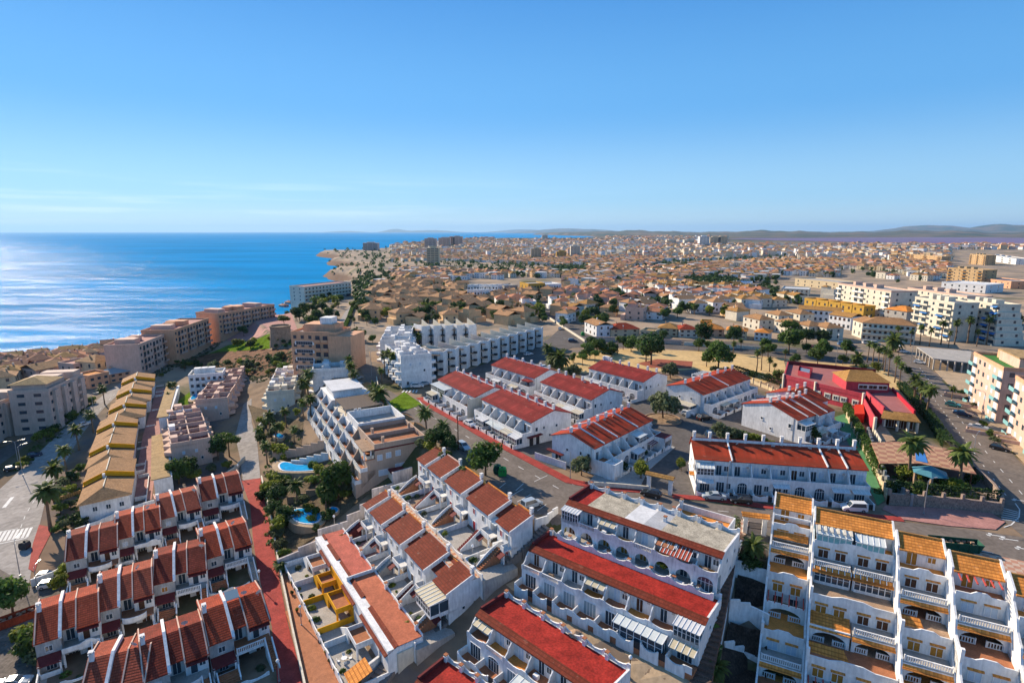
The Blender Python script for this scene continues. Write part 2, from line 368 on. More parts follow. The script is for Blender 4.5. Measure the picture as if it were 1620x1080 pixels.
# ---------------------------------------------------------------- ground, sea, lake
def ground_material():
    m, t, b = new_mat('town ground')
    tcn = N(t, 'ShaderNodeTexCoord')
    def nz_(scale, det=5):
        n = N(t, 'ShaderNodeTexNoise'); n.inputs['Scale'].default_value = scale; n.inputs['Detail'].default_value = det; n.inputs['Roughness'].default_value = .62
        t.links.new(tcn.outputs['Object'], n.inputs['Vector']); return n.outputs['Fac']
    def mix(fac, a, c, lo, hi):
        r = N(t, 'ShaderNodeMapRange', interpolation_type='SMOOTHSTEP'); r.inputs[1].default_value = lo; r.inputs[2].default_value = hi; t.links.new(fac, r.inputs[0])
        x = N(t, 'ShaderNodeMix', data_type='RGBA'); t.links.new(r.outputs[0], x.inputs[0])
        for i, q in ((6, a), (7, c)):
            if isinstance(q, tuple): x.inputs[i].default_value = (*q, 1)
            else: t.links.new(q, x.inputs[i])
        return x.outputs[2]
    c = mix(nz_(.12, 6), (.27, .19, .125), (.16, .115, .08), .4, .65)
    c = mix(nz_(.035, 5), c, (.14, .13, .13), .5, .62)              # paved patches
    c = mix(nz_(.03, 7), c, (.075, .08, .03), .5, .62)            # scrub
    c = mix(nz_(.9, 3), c, (.20, .15, .10), .5, .9)
    far = mix(nz_(.0016, 8), (.17, .12, .07), (.045, .06, .03), .42, .58)
    far = mix(nz_(.003, 8), far, (.25, .18, .12), .6, .72)
    g = N(t, 'ShaderNodeNewGeometry'); vl = N(t, 'ShaderNodeVectorMath', operation='LENGTH'); t.links.new(g.outputs['Position'], vl.inputs[0])
    twn = mix(nz_(.03, 6), (.36, .27, .19), (.21, .175, .14), .42, .6); twn = mix(nz_(.012, 7), twn, (.10, .11, .05), .55, .68)
    c = mix(vl.outputs['Value'], c, twn, 230, 330)
    c = mix(vl.outputs['Value'], c, far, 2500, 5000)
    sp = N(t, 'ShaderNodeSeparateXYZ'); t.links.new(g.outputs['Position'], sp.inputs[0])
    c = mix(sp.outputs['Z'], (.15, .09, .058), c, SEA + 7, SEA + 15.5)  # brown shore rock
    t.links.new(c, b.inputs['Base Color']); b.inputs['Roughness'].default_value = .95; b.inputs['Specular IOR Level'].default_value = .1
    return m
GROUNDM = ground_material()
azs = np.concatenate([np.arange(-180, -60, 6), np.arange(-60, 60, .4), np.arange(60, 180, 6)])
rad = np.concatenate([[0.5], 3 * np.exp(np.arange(0, 338) * .0293)])
A_, R_ = np.meshgrid(np.radians(azs), rad)
X_, Y_ = R_ * np.sin(A_), R_ * np.cos(A_)
Z_ = T(X_, Y_)
na, nr = len(azs), len(rad)
idx = np.arange(na * nr).reshape(nr, na)
q = np.stack([idx[:-1], np.roll(idx, -1, 1)[:-1], np.roll(idx, -1, 1)[1:], idx[1:]], -1).reshape(-1, 4)[:, ::-1]
me = bpy.data.meshes.new('ground')
me.from_pydata(np.stack([X_, Y_, Z_], -1).reshape(-1, 3).tolist(), [], q.tolist() + [tuple(idx[0])])
me.materials.append(GROUNDM); me.polygons.foreach_set('use_smooth', [True] * len(me.polygons))
tag(inst('ground', me), kind='structure')

def water_material(name, col, rough, spec, waves):
    m, t, b = new_mat(name)
    tcn = N(t, 'ShaderNodeTexCoord')
    r, _, nn = noise_mix(t, b, col, .30, .004, detail=8)
    mpn = N(t, 'ShaderNodeMapping'); mpn.inputs['Rotation'].default_value = (0, 0, R(-20)); mpn.inputs['Scale'].default_value = (.35, 1.5, 1)
    t.links.new(tcn.outputs['Object'], mpn.inputs[0]); t.links.new(mpn.outputs[0], nn.inputs['Vector'])
    t.links.new(r.outputs[0], b.inputs['Base Color'])
    b.inputs['Roughness'].default_value = rough; b.inputs['Specular IOR Level'].default_value = spec
    prev = None
    for sc, st, ds in waves:
        n = N(t, 'ShaderNodeTexNoise'); n.inputs['Scale'].default_value = sc; n.inputs['Detail'].default_value = 6; n.inputs['Roughness'].default_value = .65
        mq = N(t, 'ShaderNodeMapping'); mq.inputs['Rotation'].default_value = (0, 0, R(-12)); mq.inputs['Scale'].default_value = (.6, 1.6, 1)
        t.links.new(tcn.outputs['Object'], mq.inputs[0]); t.links.new(mq.outputs[0], n.inputs['Vector'])
        bp = N(t, 'ShaderNodeBump'); bp.inputs['Strength'].default_value = st; bp.inputs['Distance'].default_value = ds
        t.links.new(n.outputs['Fac'], bp.inputs['Height'])
        if prev: t.links.new(prev.outputs[0], bp.inputs['Normal'])
        prev = bp
    if spec < .4:                    # open sea: body colour plus a limited share of mirror-like wave facets
        df = N(t, 'ShaderNodeBsdfDiffuse'); gl = N(t, 'ShaderNodeBsdfGlossy'); ms = N(t, 'ShaderNodeMixShader'); 
        wp = N(t, 'ShaderNodeTexNoise'); wp.inputs['Scale'].default_value = .03; wp.inputs['Detail'].default_value = 9; wp.inputs['Roughness'].default_value = .72
        mw = N(t, 'ShaderNodeMapping'); mw.inputs['Rotation'].default_value = (0, 0, R(8)); mw.inputs['Scale'].default_value = (.3, 1.4, 1); t.links.new(tcn.outputs['Object'], mw.inputs[0]); t.links.new(mw.outputs[0], wp.inputs['Vector'])
        wr = N(t, 'ShaderNodeMapRange', interpolation_type='SMOOTHSTEP'); wr.inputs[1].default_value = .42; wr.inputs[2].default_value = .68; wr.inputs[3].default_value = spec * .12; wr.inputs[4].default_value = spec
        t.links.new(wp.outputs['Fac'], wr.inputs[0]); t.links.new(wr.outputs[0], ms.inputs[0])
        t.links.new(r.outputs[0], df.inputs['Color']); gl.inputs['Roughness'].default_value = rough; t.links.new(prev.outputs[0], gl.inputs['Normal'])
        t.links.new(df.outputs[0], ms.inputs[1]); t.links.new(gl.outputs[0], ms.inputs[2]); t.links.new(ms.outputs[0], t.nodes['Material Output'].inputs['Surface'])
    else: t.links.new(prev.outputs[0], b.inputs['Normal'])
    return m
SEAM = water_material('sea water', (.006, .24, .54), .2, .10, [(.03, .3, 7.0), (.3, 1.0, 1.2)])
LAKEM = water_material('salt lake water', (.17, .12, .22), .4, .3, [(.3, .3, .4)])
b_ = MB(); n_ = 96
b_.add([(60000 * math.sin(2 * math.pi * k / n_), 60000 * math.cos(2 * math.pi * k / n_), SEA) for k in range(n_)], [tuple(range(n_))[::-1]])
tag(b_.go('sea', SEAM), kind='structure')
lk = [(1150, 378.2), (1230, 380), (1330, 382.5), (1430, 384), (1540, 386), (1700, 387), (2000, 386), (2000, 375.5), (1620, 375.0), (1480, 375.4), (1350, 376), (1250, 376.6), (1180, 376.6)]
b_ = MB(); b_.add([tuple(P(a, c, -13.2)) for a, c in lk], [tuple(range(len(lk)))])
b_.go('water', LAKEM).update_tag(); tag(bpy.data.objects['water'], kind='structure')

# ---------------------------------------------------------------- roads, pavements and other ground sheets
def refine(tris, lim):
    out = []; st = list(tris)
    while st:
        t = st.pop(); e = [(t[i] - t[(i + 1) % 3]).length for i in range(3)]; k = e.index(max(e))
        if e[k] > lim:
            m = (t[k] + t[(k + 1) % 3]) / 2
            st += [(t[k], m, t[(k + 2) % 3]), (m, t[(k + 1) % 3], t[(k + 2) % 3])]
        else: out.append(t)
    return out
def drape(poly, dz, lim=5.0):
    """triangles of a world polygon laid on the ground, dz above it"""
    pts = [Vector((p[0], p[1], 0)) for p in poly]
    tr = [tuple(pts[i] for i in t) for t in tessellate_polygon([pts])]
    tr = refine(tr, lim)
    key = {}; vs = []; fs = []
    for t in tr:
        f = []
        for p in t:
            k = (round(p.x, 3), round(p.y, 3))
            if k not in key: key[k] = len(vs); vs.append([p.x, p.y, 0])
            f.append(key[k])
        a, b, c = (Vector(vs[i]) for i in f)
        if (b - a).cross(c - a).z < 0: f = f[::-1]
        if len(set(f)) == 3: fs.append(tuple(f))
    z = T([v[0] for v in vs], [v[1] for v in vs])
    for v, zz in zip(vs, z): v[2] = float(zz) + dz
    return vs, fs
def W_(px): return [at(*p) for p in px]
def sheet(name, polys, mat, dz, skirt=0, lim=5.0, kind='structure', world=False):
    b = MB()
    for poly in polys:
        w = poly if world else W_(poly)
        vs, fs = drape(w, dz, lim); b.add(vs, fs)
        if skirt:
            n = len(w)
            for i in range(n):
                p, q2 = Vector((w[i][0], w[i][1], 0)), Vector((w[(i + 1) % n][0], w[(i + 1) % n][1], 0))
                m = max(1, int((p - q2).length / 4))
                for k in range(m):
                    a, c = p.lerp(q2, k / m), p.lerp(q2, (k + 1) / m)
                    za, zc = Tz(a.x, a.y) + dz, Tz(c.x, c.y) + dz
                    b.add([(a.x, a.y, za), (c.x, c.y, zc), (c.x, c.y, zc - skirt), (a.x, a.y, za - skirt)], [(0, 1, 2, 3)])
    return tag(b.go(name, mat), kind=kind)
def resample(pts, step):
    out = [pts[0]]
    for a, b in zip(pts, pts[1:]):
        n = max(1, int(math.ceil((b - a).length / step)))
        out += [a.lerp(b, k / n) for k in range(1, n + 1)]
    return out
def strip(pts, w, side=0.0):
    """outline of a band of width w along world points, shifted sideways by side"""
    pts = [Vector((p[0], p[1])) for p in pts]; l = []; r = []
    for i, p in enumerate(pts):
        d = (pts[min(i + 1, len(pts) - 1)] - pts[max(i - 1, 0)]).normalized(); n = Vector((-d.y, d.x))
        l.append(p + n * (side + w / 2)); r.append(p + n * (side - w / 2))
    return l + r[::-1]
ASPH = plain('asphalt', (.185, .155, .132), .9, .22, .22)
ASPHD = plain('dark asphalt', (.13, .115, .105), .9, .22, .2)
ASPHL = plain('pale worn road', (.34, .31, .285), .9, .22, .15)
REDPAVE = plain('red pavement paint', (.36, .055, .045), .85, .25, .6)
PINKPAVE = plain('pink paving', (.44, .22, .19), .85, .2, .5)
SANDPAVE = plain('sandy paving', (.46, .34, .22), .9, .18, .3)
LINE = plain('white road paint', (.72, .71, .68), .8, .15, 1.5)
PARKS = plain('park sand', (.62, .43, .20), .95, .18, .10)
STEPM = plain('grey path slabs', (.24, .21, .19), .9, .2, .6)
def checker(name, c1, c2, per, rot=0):
    m, t, b = new_mat(name); tcn = N(t, 'ShaderNodeTexCoord'); mp_ = N(t, 'ShaderNodeMapping'); mp_.inputs['Rotation'].default_value = (0, 0, R(rot))
    ck = N(t, 'ShaderNodeTexChecker'); ck.inputs['Scale'].default_value = 1 / per; ck.inputs[1].default_value = (*c1, 1); ck.inputs[2].default_value = (*c2, 1)
    t.links.new(tcn.outputs['Object'], mp_.inputs[0]); t.links.new(mp_.outputs[0], ck.inputs['Vector'])
    nn = N(t, 'ShaderNodeTexNoise'); nn.inputs['Scale'].default_value = 1.1; nn.inputs['Detail'].default_value = 4
    rr = N(t, 'ShaderNodeMapRange'); rr.inputs[3].default_value = .65; rr.inputs[4].default_value = 1.25; t.links.new(nn.outputs['Fac'], rr.inputs[0]); t.links.new(tcn.outputs['Object'], nn.inputs['Vector'])
    mm = N(t, 'ShaderNodeMix', data_type='RGBA', blend_type='MULTIPLY'); mm.inputs[0].default_value = 1
    t.links.new(ck.outputs[0], mm.inputs[6]); t.links.new(rr.outputs[0], mm.inputs[7]); t.links.new(mm.outputs[2], b.inputs['Base Color'])
    b.inputs['Roughness'].default_value = .85; return m
CHECK = checker('diamond paving', (.46, .19, .10), (.56, .42, .30), .75, 12)

street_c = [(572, 556), (580, 585), (600, 622), (650, 655), (700, 676), (760, 710), (815, 745), (860, 775), (905, 800)]
sheet('road', [[(560, 545), (581, 545), (586, 570), (605, 612), (640, 632), (672, 632), (700, 655), (760, 692), (860, 745), (900, 765), (950, 773), (1040, 780), (1100, 795), (1250, 808), (1400, 822), (1540, 838), (1620, 850), (1760, 876),
                (1760, 940), (1620, 908), (1480, 872), (1350, 848), (1200, 832), (1050, 822), (905, 822), (862, 842), (832, 812), (800, 785), (770, 762), (735, 722), (690, 690), (640, 660), (598, 640), (566, 575)]], ASPH, .05)
sheet('road', [[(672, 624), (700, 606), (760, 578), (830, 556), (868, 536), (890, 516), (862, 500), (850, 478), (858, 470), (873, 470), (880, 486), (905, 506), (940, 526), (1000, 533), (1160, 541), (1290, 553), (1400, 566), (1440, 560), (1475, 586), (1440, 612), (1410, 590),
                (1390, 578), (1280, 570), (1150, 556), (1000, 549), (905, 550), (872, 566), (868, 584), (915, 592), (985, 596), (1075, 590), (1150, 590), (1235, 640), (1300, 700), (1372, 800), (1100, 792), (1040, 777), (1018, 772), (1004, 740), (950, 745), (866, 740), (760, 685), (690, 640)]], ASPHD, .055)
sheet('road', [[(1400, 572), (1440, 561), (1476, 588), (1520, 634), (1582, 698), (1645, 762), (1760, 866), (1700, 880), (1620, 850), (1588, 824), (1540, 750), (1480, 665), (1440, 612)]], ASPH, .06)
sheet('road', [[(218, 585), (205, 610), (160, 650), (135, 680), (118, 705), (92, 752), (70, 800), (58, 850), (50, 900), (40, 960), (-60, 1010), (-160, 960), (-80, 850), (-20, 790), (30, 745), (78, 700), (118, 660), (150, 636), (196, 602), (212, 584)]], ASPHL, .05)
sheet('road', [[(300, 556), (352, 518), (405, 494), (412, 500), (365, 524), (318, 556), (218, 604), (206, 596)]], ASPHL, .055)
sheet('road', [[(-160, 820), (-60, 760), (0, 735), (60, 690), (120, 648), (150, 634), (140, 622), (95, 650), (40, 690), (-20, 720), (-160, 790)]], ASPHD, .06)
sheet('road', [[(528, 522), (548, 522), (561, 486), (553, 484), (545, 495)]], ASPHL, .06)
sheet('pavement', [strip(resample(W_([(664, 629), (690, 648), (728, 668), (760, 687), (800, 708), (860, 740), (900, 761), (950, 771), (1030, 777)]), 3), 2.3),
                   strip(resample(W_([(1064, 785), (1130, 790), (1250, 806), (1400, 819), (1428, 822)]), 3), 1.8)], REDPAVE, .14, .12, 4, world=True)
sheet('pavement', [[(1430, 822), (1396, 806), (1400, 800), (1560, 806), (1590, 826), (1575, 838), (1500, 832)]], PINKPAVE, .13, .1)
sheet('pavement', [[(1479, 586), (1560, 588), (1760, 640), (1900, 860), (1762, 864), (1648, 760), (1585, 697), (1523, 632)]], SANDPAVE, .13, .12)
sheet('pavement', [[(1180, 846), (1185, 825), (1090, 806), (1075, 830), (1120, 860)], [(1540, 882), (1540, 872), (1700, 905), (1760, 925), (1760, 970)]], checker('striped paving', (.45, .22, .14), (.52, .38, .28), .9, 30), .14, .12)
sheet('alley', [[(382, 760), (396, 800), (400, 850), (408, 905), (420, 950), (430, 990), (440, 1090), (480, 1090), (470, 1040), (455, 985), (440, 905), (428, 840), (418, 790), (412, 756)]], REDPAVE, .08)
sheet('path', [[(247, 616), (266, 612), (262, 650), (252, 690), (246, 740), (240, 790), (208, 790), (218, 735), (226, 690), (238, 650)]], PINKPAVE, .08)
sheet('path', [[(372, 690), (398, 668), (407, 700), (412, 756), (384, 760), (380, 725)], [(385, 640), (398, 630), (398, 668), (372, 690)]], ASPHL, .09)
sheet('cliff', [[(300, 566), (345, 556), (420, 552), (465, 552), (470, 575), (450, 592), (405, 598), (350, 588), (305, 580)]], plain('red earth bank', (.20, .095, .05), .95, .5, .3), .1)
# park behind the terraces
sheet('park_ground', [[(878, 586), (885, 575), (920, 556), (1000, 551), (1150, 558), (1280, 572), (1390, 580), (1440, 614), (1475, 655), (1452, 650), (1400, 606), (1240, 570), (1245, 588), (1210, 606), (1100, 584), (1010, 590), (900, 590)]], PARKS, .07)
sheet('park_path', [[(1008, 575), (1040, 568), (1096, 572), (1094, 583), (1030, 582)]], plain('red play surface', (.33, .10, .06), .9, .2, .3), .1)
sheet('lawn', [[(330, 560), (362, 546), (420, 530), (462, 532), (470, 548), (430, 550), (380, 556)], [(276, 640), (300, 620), (318, 640), (300, 664), (280, 660)],
               [(596, 648), (640, 620), (668, 640), (624, 655)]], GRASS, .1, kind='stuff')
sheet('path', [[(360, 540), (372, 520), (412, 496), (448, 500), (470, 520), (462, 532), (420, 528), (385, 540)]], PINKPAVE, .1)
# road paint
def marks(items, dz, name='road_marking'):
    b = MB()
    for pts, w in items:
        b.add(*drape(strip(resample([Vector((p[0], p[1], 0)) for p in pts], 3), w), dz, 4))
    tag(b.go(name, LINE), kind='structure')
def dash(px, on, off, w):
    p = resample([Vector((q.x, q.y, 0)) for q in W_(px)], .5); out = []; i = 0
    while i + on * 2 < len(p):
        out.append((p[i:i + int(on * 2) + 1:2], w)); i += int((on + off) * 2)
    return out
mk = dash([(655, 645), (700, 668), (760, 703), (820, 738), (870, 765), (905, 785)], 2.2, 4.2, .16)
mk += dash([(690, 650), (730, 676), (780, 703), (850, 745), (880, 762), (925, 780)], .9, .9, .14)
mk += dash([(1085, 803), (1200, 815), (1330, 836), (1480, 858), (1620, 884)], 2.4, 4, .16)
mk += dash([(1100, 797), (1250, 811), (1400, 826), (1540, 842)], .9, .9, .14)
mk += dash([(1455, 582), (1500, 640), (1560, 715), (1620, 785)], 2.4, 4, .16)
mk += dash([(1466, 578), (1520, 640), (1580, 705), (1640, 768)], .9, .9, .14)
mk += dash([(1445, 590), (1492, 650), (1548, 726), (1600, 795)], 1.0, 3, .16)
mk += dash([(195, 612), (140, 668), (105, 712), (70, 765), (40, 815), (20, 870)], 2.4, 3, .16)
mk += dash([(890, 535), (1000, 541), (1150, 549), (1290, 562)], 2.4, 4, .18)
for a, c in (((845, 762), (866, 752)), ((816, 776), (828, 765)), ((806, 786), (828, 773)), ((818, 794), (840, 782)), ((850, 808), (864, 798)), ((790, 772), (800, 764))):
    mk.append((W_([a, c]), .13))
for a, c in (((1502, 690), (1484, 680)), ((1512, 705), (1492, 696)), ((1524, 722), (1502, 712)), ((1532, 737), (1512, 728)), ((1560, 765), (1538, 757)), ((1572, 785), (1550, 778))):
    mk.append((W_([a, c]), .13))
for k in range(6):
    f = k / 5.0; mk.append((W_([(1583 + 1 * f, 803 + 18 * f), (1610 + 2 * f, 810 + 15 * f)]), .3))
mk.append((W_([(1606, 796), (1613, 806), (1612, 818), (1600, 830), (1588, 834)]), .2))
for a in ((1600, 790), (1580, 851), (1605, 866), (1560, 845)):
    p = at(*a); mk.append(([p, p + Vector((2.6, -.9, 0))], .25)); mk.append(([p + Vector((.0, -.5, 0)), p + Vector((1, .3, 0))], .5))
for k in range(8):                                     # zebra crossing on the left road
    f = k / 7; mk.append((W_([(2 + 48 * f, 841 - 7 * f), (-8 + 50 * f, 858 - 8 * f)]), .6))
mk.append((W_([(-10, 862), (42, 851)]), .35)); mk.append((W_([(-5, 842), (28, 836)]), .3)); mk.append((W_([(6, 803), (20, 786)]), .9))
for k in range(5):
    f = k / 4; mk.append((W_([(636 + 22 * f, 621 + 0 * f), (640 + 20 * f, 617)]), .5))
for a, c in (((930, 772), (948, 776)), ((905, 766), (922, 768)), ((884, 758), (900, 757)), ((730, 660), (742, 664)), ((663, 633), (668, 640)), ((664, 646), (672, 648))):
    mk.append((W_([a, c]), .25))
marks(mk, .075)
# ---------------------------------------------------------------- shared building parts
CACHE = {}
def arc(x0, x1, z, rise, n=10):
    cx = (x0 + x1) / 2; hw = (x1 - x0) / 2
    return [(cx - hw * math.cos(math.pi * k / n), z + rise * math.sin(math.pi * k / n)) for k in range(n + 1)]
def win(par, x, y, z, w=1.1, h=1.1, face=0, arch=0.0, pane=None, frame=None, bars=1, name='window', lab=None, fr=True, sill=False):
    """a window (or glazed door): pane with a frame of its own; face 0 looks along -y, 90 along +x, 180 +y, 270 -x"""
    pane = pane or GLASS; frame = frame or FRAMEW
    k = ('w', round(w, 2), round(h, 2), arch, pane.name, frame.name, bars, sill)
    if k not in CACHE:
        a = MB(); b = MB(); hw = w / 2
        top = arc(-hw, hw, h - arch, arch)[::-1] if arch else [(hw, h), (-hw, h)]
        a.ex([(-hw, 0), (hw, 0)] + top, -.03, .06, 'y')
        t = .08
        b.box(-hw - t, -.08, -t, hw + t, .04, 0); b.box(-hw - t, -.08, 0, -hw, .04, h - arch); b.box(hw, -.08, 0, hw + t, .04, h - arch)
        if arch:
            o_ = arc(-hw - t, hw + t, h - arch, arch + t); i_ = arc(-hw, hw, h - arch, arch)
            for p, q, r, s_ in zip(o_, o_[1:], i_, i_[1:]): b.ex([p, q, s_, r], -.08, .04, 'y')
            b.box(-hw, -.06, h - arch - .03, hw, .04, h - arch + .03)
        else: b.box(-hw - t, -.08, h, hw + t, .04, h + t)
        for i in range(bars):
            c = -hw + w * (i + 1) / (bars + 1); b.box(c - .035, -.06, 0, c + .035, .04, h - arch * .35)
        if sill: b.box(-hw - .18, -.2, -t - .06, hw + .18, .04, -t)
        CACHE[k] = (a.mesh(name, pane), b.mesh('frame', frame))
    o = inst(name, CACHE[k][0], par, (x, y, z), R(face))
    if lab: o['label'] = lab
    if fr: inst('frame', CACHE[k][1], o)
    return o
def baluster(par, x0, x1, y, z, h=.9, name='balustrade', rz=0, mat=None):
    L = round(x1 - x0, 1); k = ('b', L, h, (mat or WHITE).name)
    if k not in CACHE:
        b = MB(); b.box(0, -.09, h - .1, L, .09, h); b.box(0, -.08, 0, L, .08, .1); n = max(2, int(L / .26))
        for i in range(n):
            c = L * (i + .5) / n; b.box(c - .055, -.055, .1, c + .055, .055, h - .1)
        b.box(-.06, -.11, 0, .06, .11, h + .08); b.box(L - .06, -.11, 0, L + .06, .11, h + .08)
        CACHE[k] = b.mesh(name, mat or WHITE)
    return inst(name, CACHE[k], par, (x0, y, z), R(rz))
def chimney(par, x, y, z, h=1.3, s=.55, mat=None, cap=None):
    k = ('c', h, s, (mat or WHITE).name, (cap or WHITE).name)
    if k not in CACHE:
        b = MB(); b.box(-s / 2, -s / 2, -.8, s / 2, s / 2, h - .35); b.box(-s / 2 - .07, -s / 2 - .07, h - .35, s / 2 + .07, s / 2 + .07, h - .25)
        for sx_ in (-1, 1):
            for sy_ in (-1, 1): b.box(sx_ * s / 2 * .95, sy_ * s / 2 * .95, h - .25, sx_ * s * .22, sy_ * s * .22, h)
        b.box(-s / 2 - .05, -s / 2 - .05, h, s / 2 + .05, s / 2 + .05, h + .1, 1)
        CACHE[k] = b.mesh('chimney', [mat or WHITE, cap or WHITE])
    return inst('chimney', CACHE[k], par, (x, y, z))
def scallop(x0, x1, n, z0, z1, thick=None):
    """outline of a wall whose top hangs in curves between peaks"""
    top = []
    for i in range(n):
        a = x0 + (x1 - x0) * i / n; c = x0 + (x1 - x0) * (i + 1) / n; w = c - a
        for f, g in ((0, 1), (.1, 1), (.16, .62), (.3, .3), (.5, .12), (.7, .3), (.84, .62), (.9, 1)): top.append((a + w * f, z0 + (z1 - z0) * g))
    top.append((x1, z1))
    return top
def scallop_wall(par, x0, x1, y, zb, z0, z1, n, name='parapet', t=.22, mat=None):
    return MB().ex([(x0, zb)] + scallop(x0, x1, n, z0, z1) + [(x1, zb)], y - t / 2, y + t / 2, 'y').go(name, mat or WHITE, par)
def arcade(par, x0, x1, n, y, z0, z1, aw, spring, rise, t=.3, mat=None, name='arcade'):
    """wall pierced by n arched openings"""
    b = MB(); w = (x1 - x0) / n
    for i in range(n):
        a = x0 + w * i; p = a + (w - aw) / 2; q2 = p + aw
        b.ex([(a, z0), (p, z0), (p, spring)] + arc(p, q2, spring, rise)[1:-1] + [(q2, spring), (q2, z0), (a + w, z0), (a + w, z1), (a, z1)], y - t, y, 'y')
    return b.go(name, mat or WHITE, par)
def stairs(par, x0, x1, y0, y1, z0, z1, n=10, name='staircase', mat=None, axis='y', cheek=True):
    """solid flight rising from y0,z0 to y1,z1 between x0 and x1 (axis 'x' swaps the roles of x and y)"""
    b = MB()
    for i in range(n):
        a = y0 + (y1 - y0) * i / n; c = y0 + (y1 - y0) * (i + 1) / n; zz = z0 + (z1 - z0) * (i + 1) / n
        if axis == 'y': b.box(x0, a, z0 - .3, x1, c, zz)
        else: b.box(a, x0, z0 - .3, c, x1, zz)
    if cheek:
        for e in (x0, x1):
            o = [(y0, z0 - .3), (y1, z0 - .3), (y1, z1 + .75), (y0, z0 + .75)]
            b.ex(o, e - .1, e + .1, 'x' if axis == 'y' else 'y', 1)
    return b.go(name, [mat or TERRA, WHITE], par)
def dish(par, x, y, z, r=.45, rz=0):
    if 'dish' not in CACHE:
        b = MB(); b.tube([(0, 0, -.6), (0, 0, .2)], .03, 5); b.lathe([(.02, 0), (.25, .03), (.45, .1), (.44, .12), (.24, .06), (.02, .03)], 12)
        for i in range(12, len(b.v)):
            x_, y_, z_ = b.v[i]; b.v[i] = (x_, -z_ * .9 - y_ * .4, y_ * .9 + .3)
        b.tube([(0, -.05, .3), (0, -.5, .2)], .02, 4); CACHE['dish'] = b.mesh('satellite_dish', plain('dish grey', (.6, .6, .58), .5, .05, 2))
    return inst('satellite_dish', CACHE['dish'], par, (x, y, z), R(rz), r / .45)
def aircon(par, x, y, z, face=0):
    if 'ac' not in CACHE:
        b = MB(); b.box(-.4, -.3, 0, .4, 0, .55); b.box(-.33, -.32, .07, .15, -.3, .48, 1); CACHE['ac'] = b.mesh('air_conditioner', [FRAMEW, METAL])
    return inst('air_conditioner', CACHE['ac'], par, (x, y, z), R(face))
def frame_px(A, B, he, zb=None):
    """left and right eave corners in the photo (seen from the front), eave height he above ground: origin, angle, length"""
    z = solve(A[0], A[1], he) if zb is None else zb + he
    a, b = P(*A, z), P(*B, z)
    return a, math.atan2(b.y - a.y, b.x - a.x), math.hypot(b.x - a.x, b.y - a.y), z - he
def awning(par, x0, x1, y0, y1, z0, z1, mat, t=.08, name='awning', ribs=0):
    b = MB(); b.slab((x0, y0, z0), (x1, y0, z0), (x1, y1, z1), (x0, y1, z1), t)
    for i in range(ribs + 1 if ribs else 0):
        x = x0 + (x1 - x0) * i / ribs; b.slab((x - .05, y0, z0 + .06), (x + .05, y0, z0 + .06), (x + .05, y1, z1 + .06), (x - .05, y1, z1 + .06), .05, 1)
    return b.go(name, [mat, FRAMEW], par)
def glazed_box(par, x0, x1, y0, y1, z0, z1, roofm, n=5, name='glazed_porch', pane=None):
    """glazed veranda: posts, panes and a light sheet roof"""
    o = MB().box(x0, y0, z0, x1, y1, z0 + .5).go(name, WHITE, par)
    b = MB()
    for i in range(n + 1):
        x = x0 + (x1 - x0) * i / n; b.box(x - .05, y0 - .03, z0 + .5, x + .05, y0 + .07, z1)
    b.box(x0, y0 - .03, z1 - .12, x1, y0 + .07, z1); b.box(x0, y0 - .02, z0 + 1.35, x1, y0 + .06, z0 + 1.42)
    for x in (x0, x1): b.box(x - .05, y0, z1 - .12, x + .05, y1, z1); b.box(x - .05, (y0 + y1) / 2 - .05, z0 + .5, x + .05, (y0 + y1) / 2 + .05, z1)
    b.go('frame', FRAMEW, o)
    p = MB(); p.box(x0, y0, z0 + .5, x1, y0 + .04, z1 - .12); p.box(x0, y0 + .04, z0 + .5, x0 + .04, y1, z1 - .12); p.box(x1 - .04, y0 + .04, z0 + .5, x1, y1, z1 - .12)
    p.go('pane', pane or GLASS, o)
    awning(par, x0 - .1, x1 + .1, y0 - .25, y1, z1, z1 + .35, roofm, ribs=n)
    return o

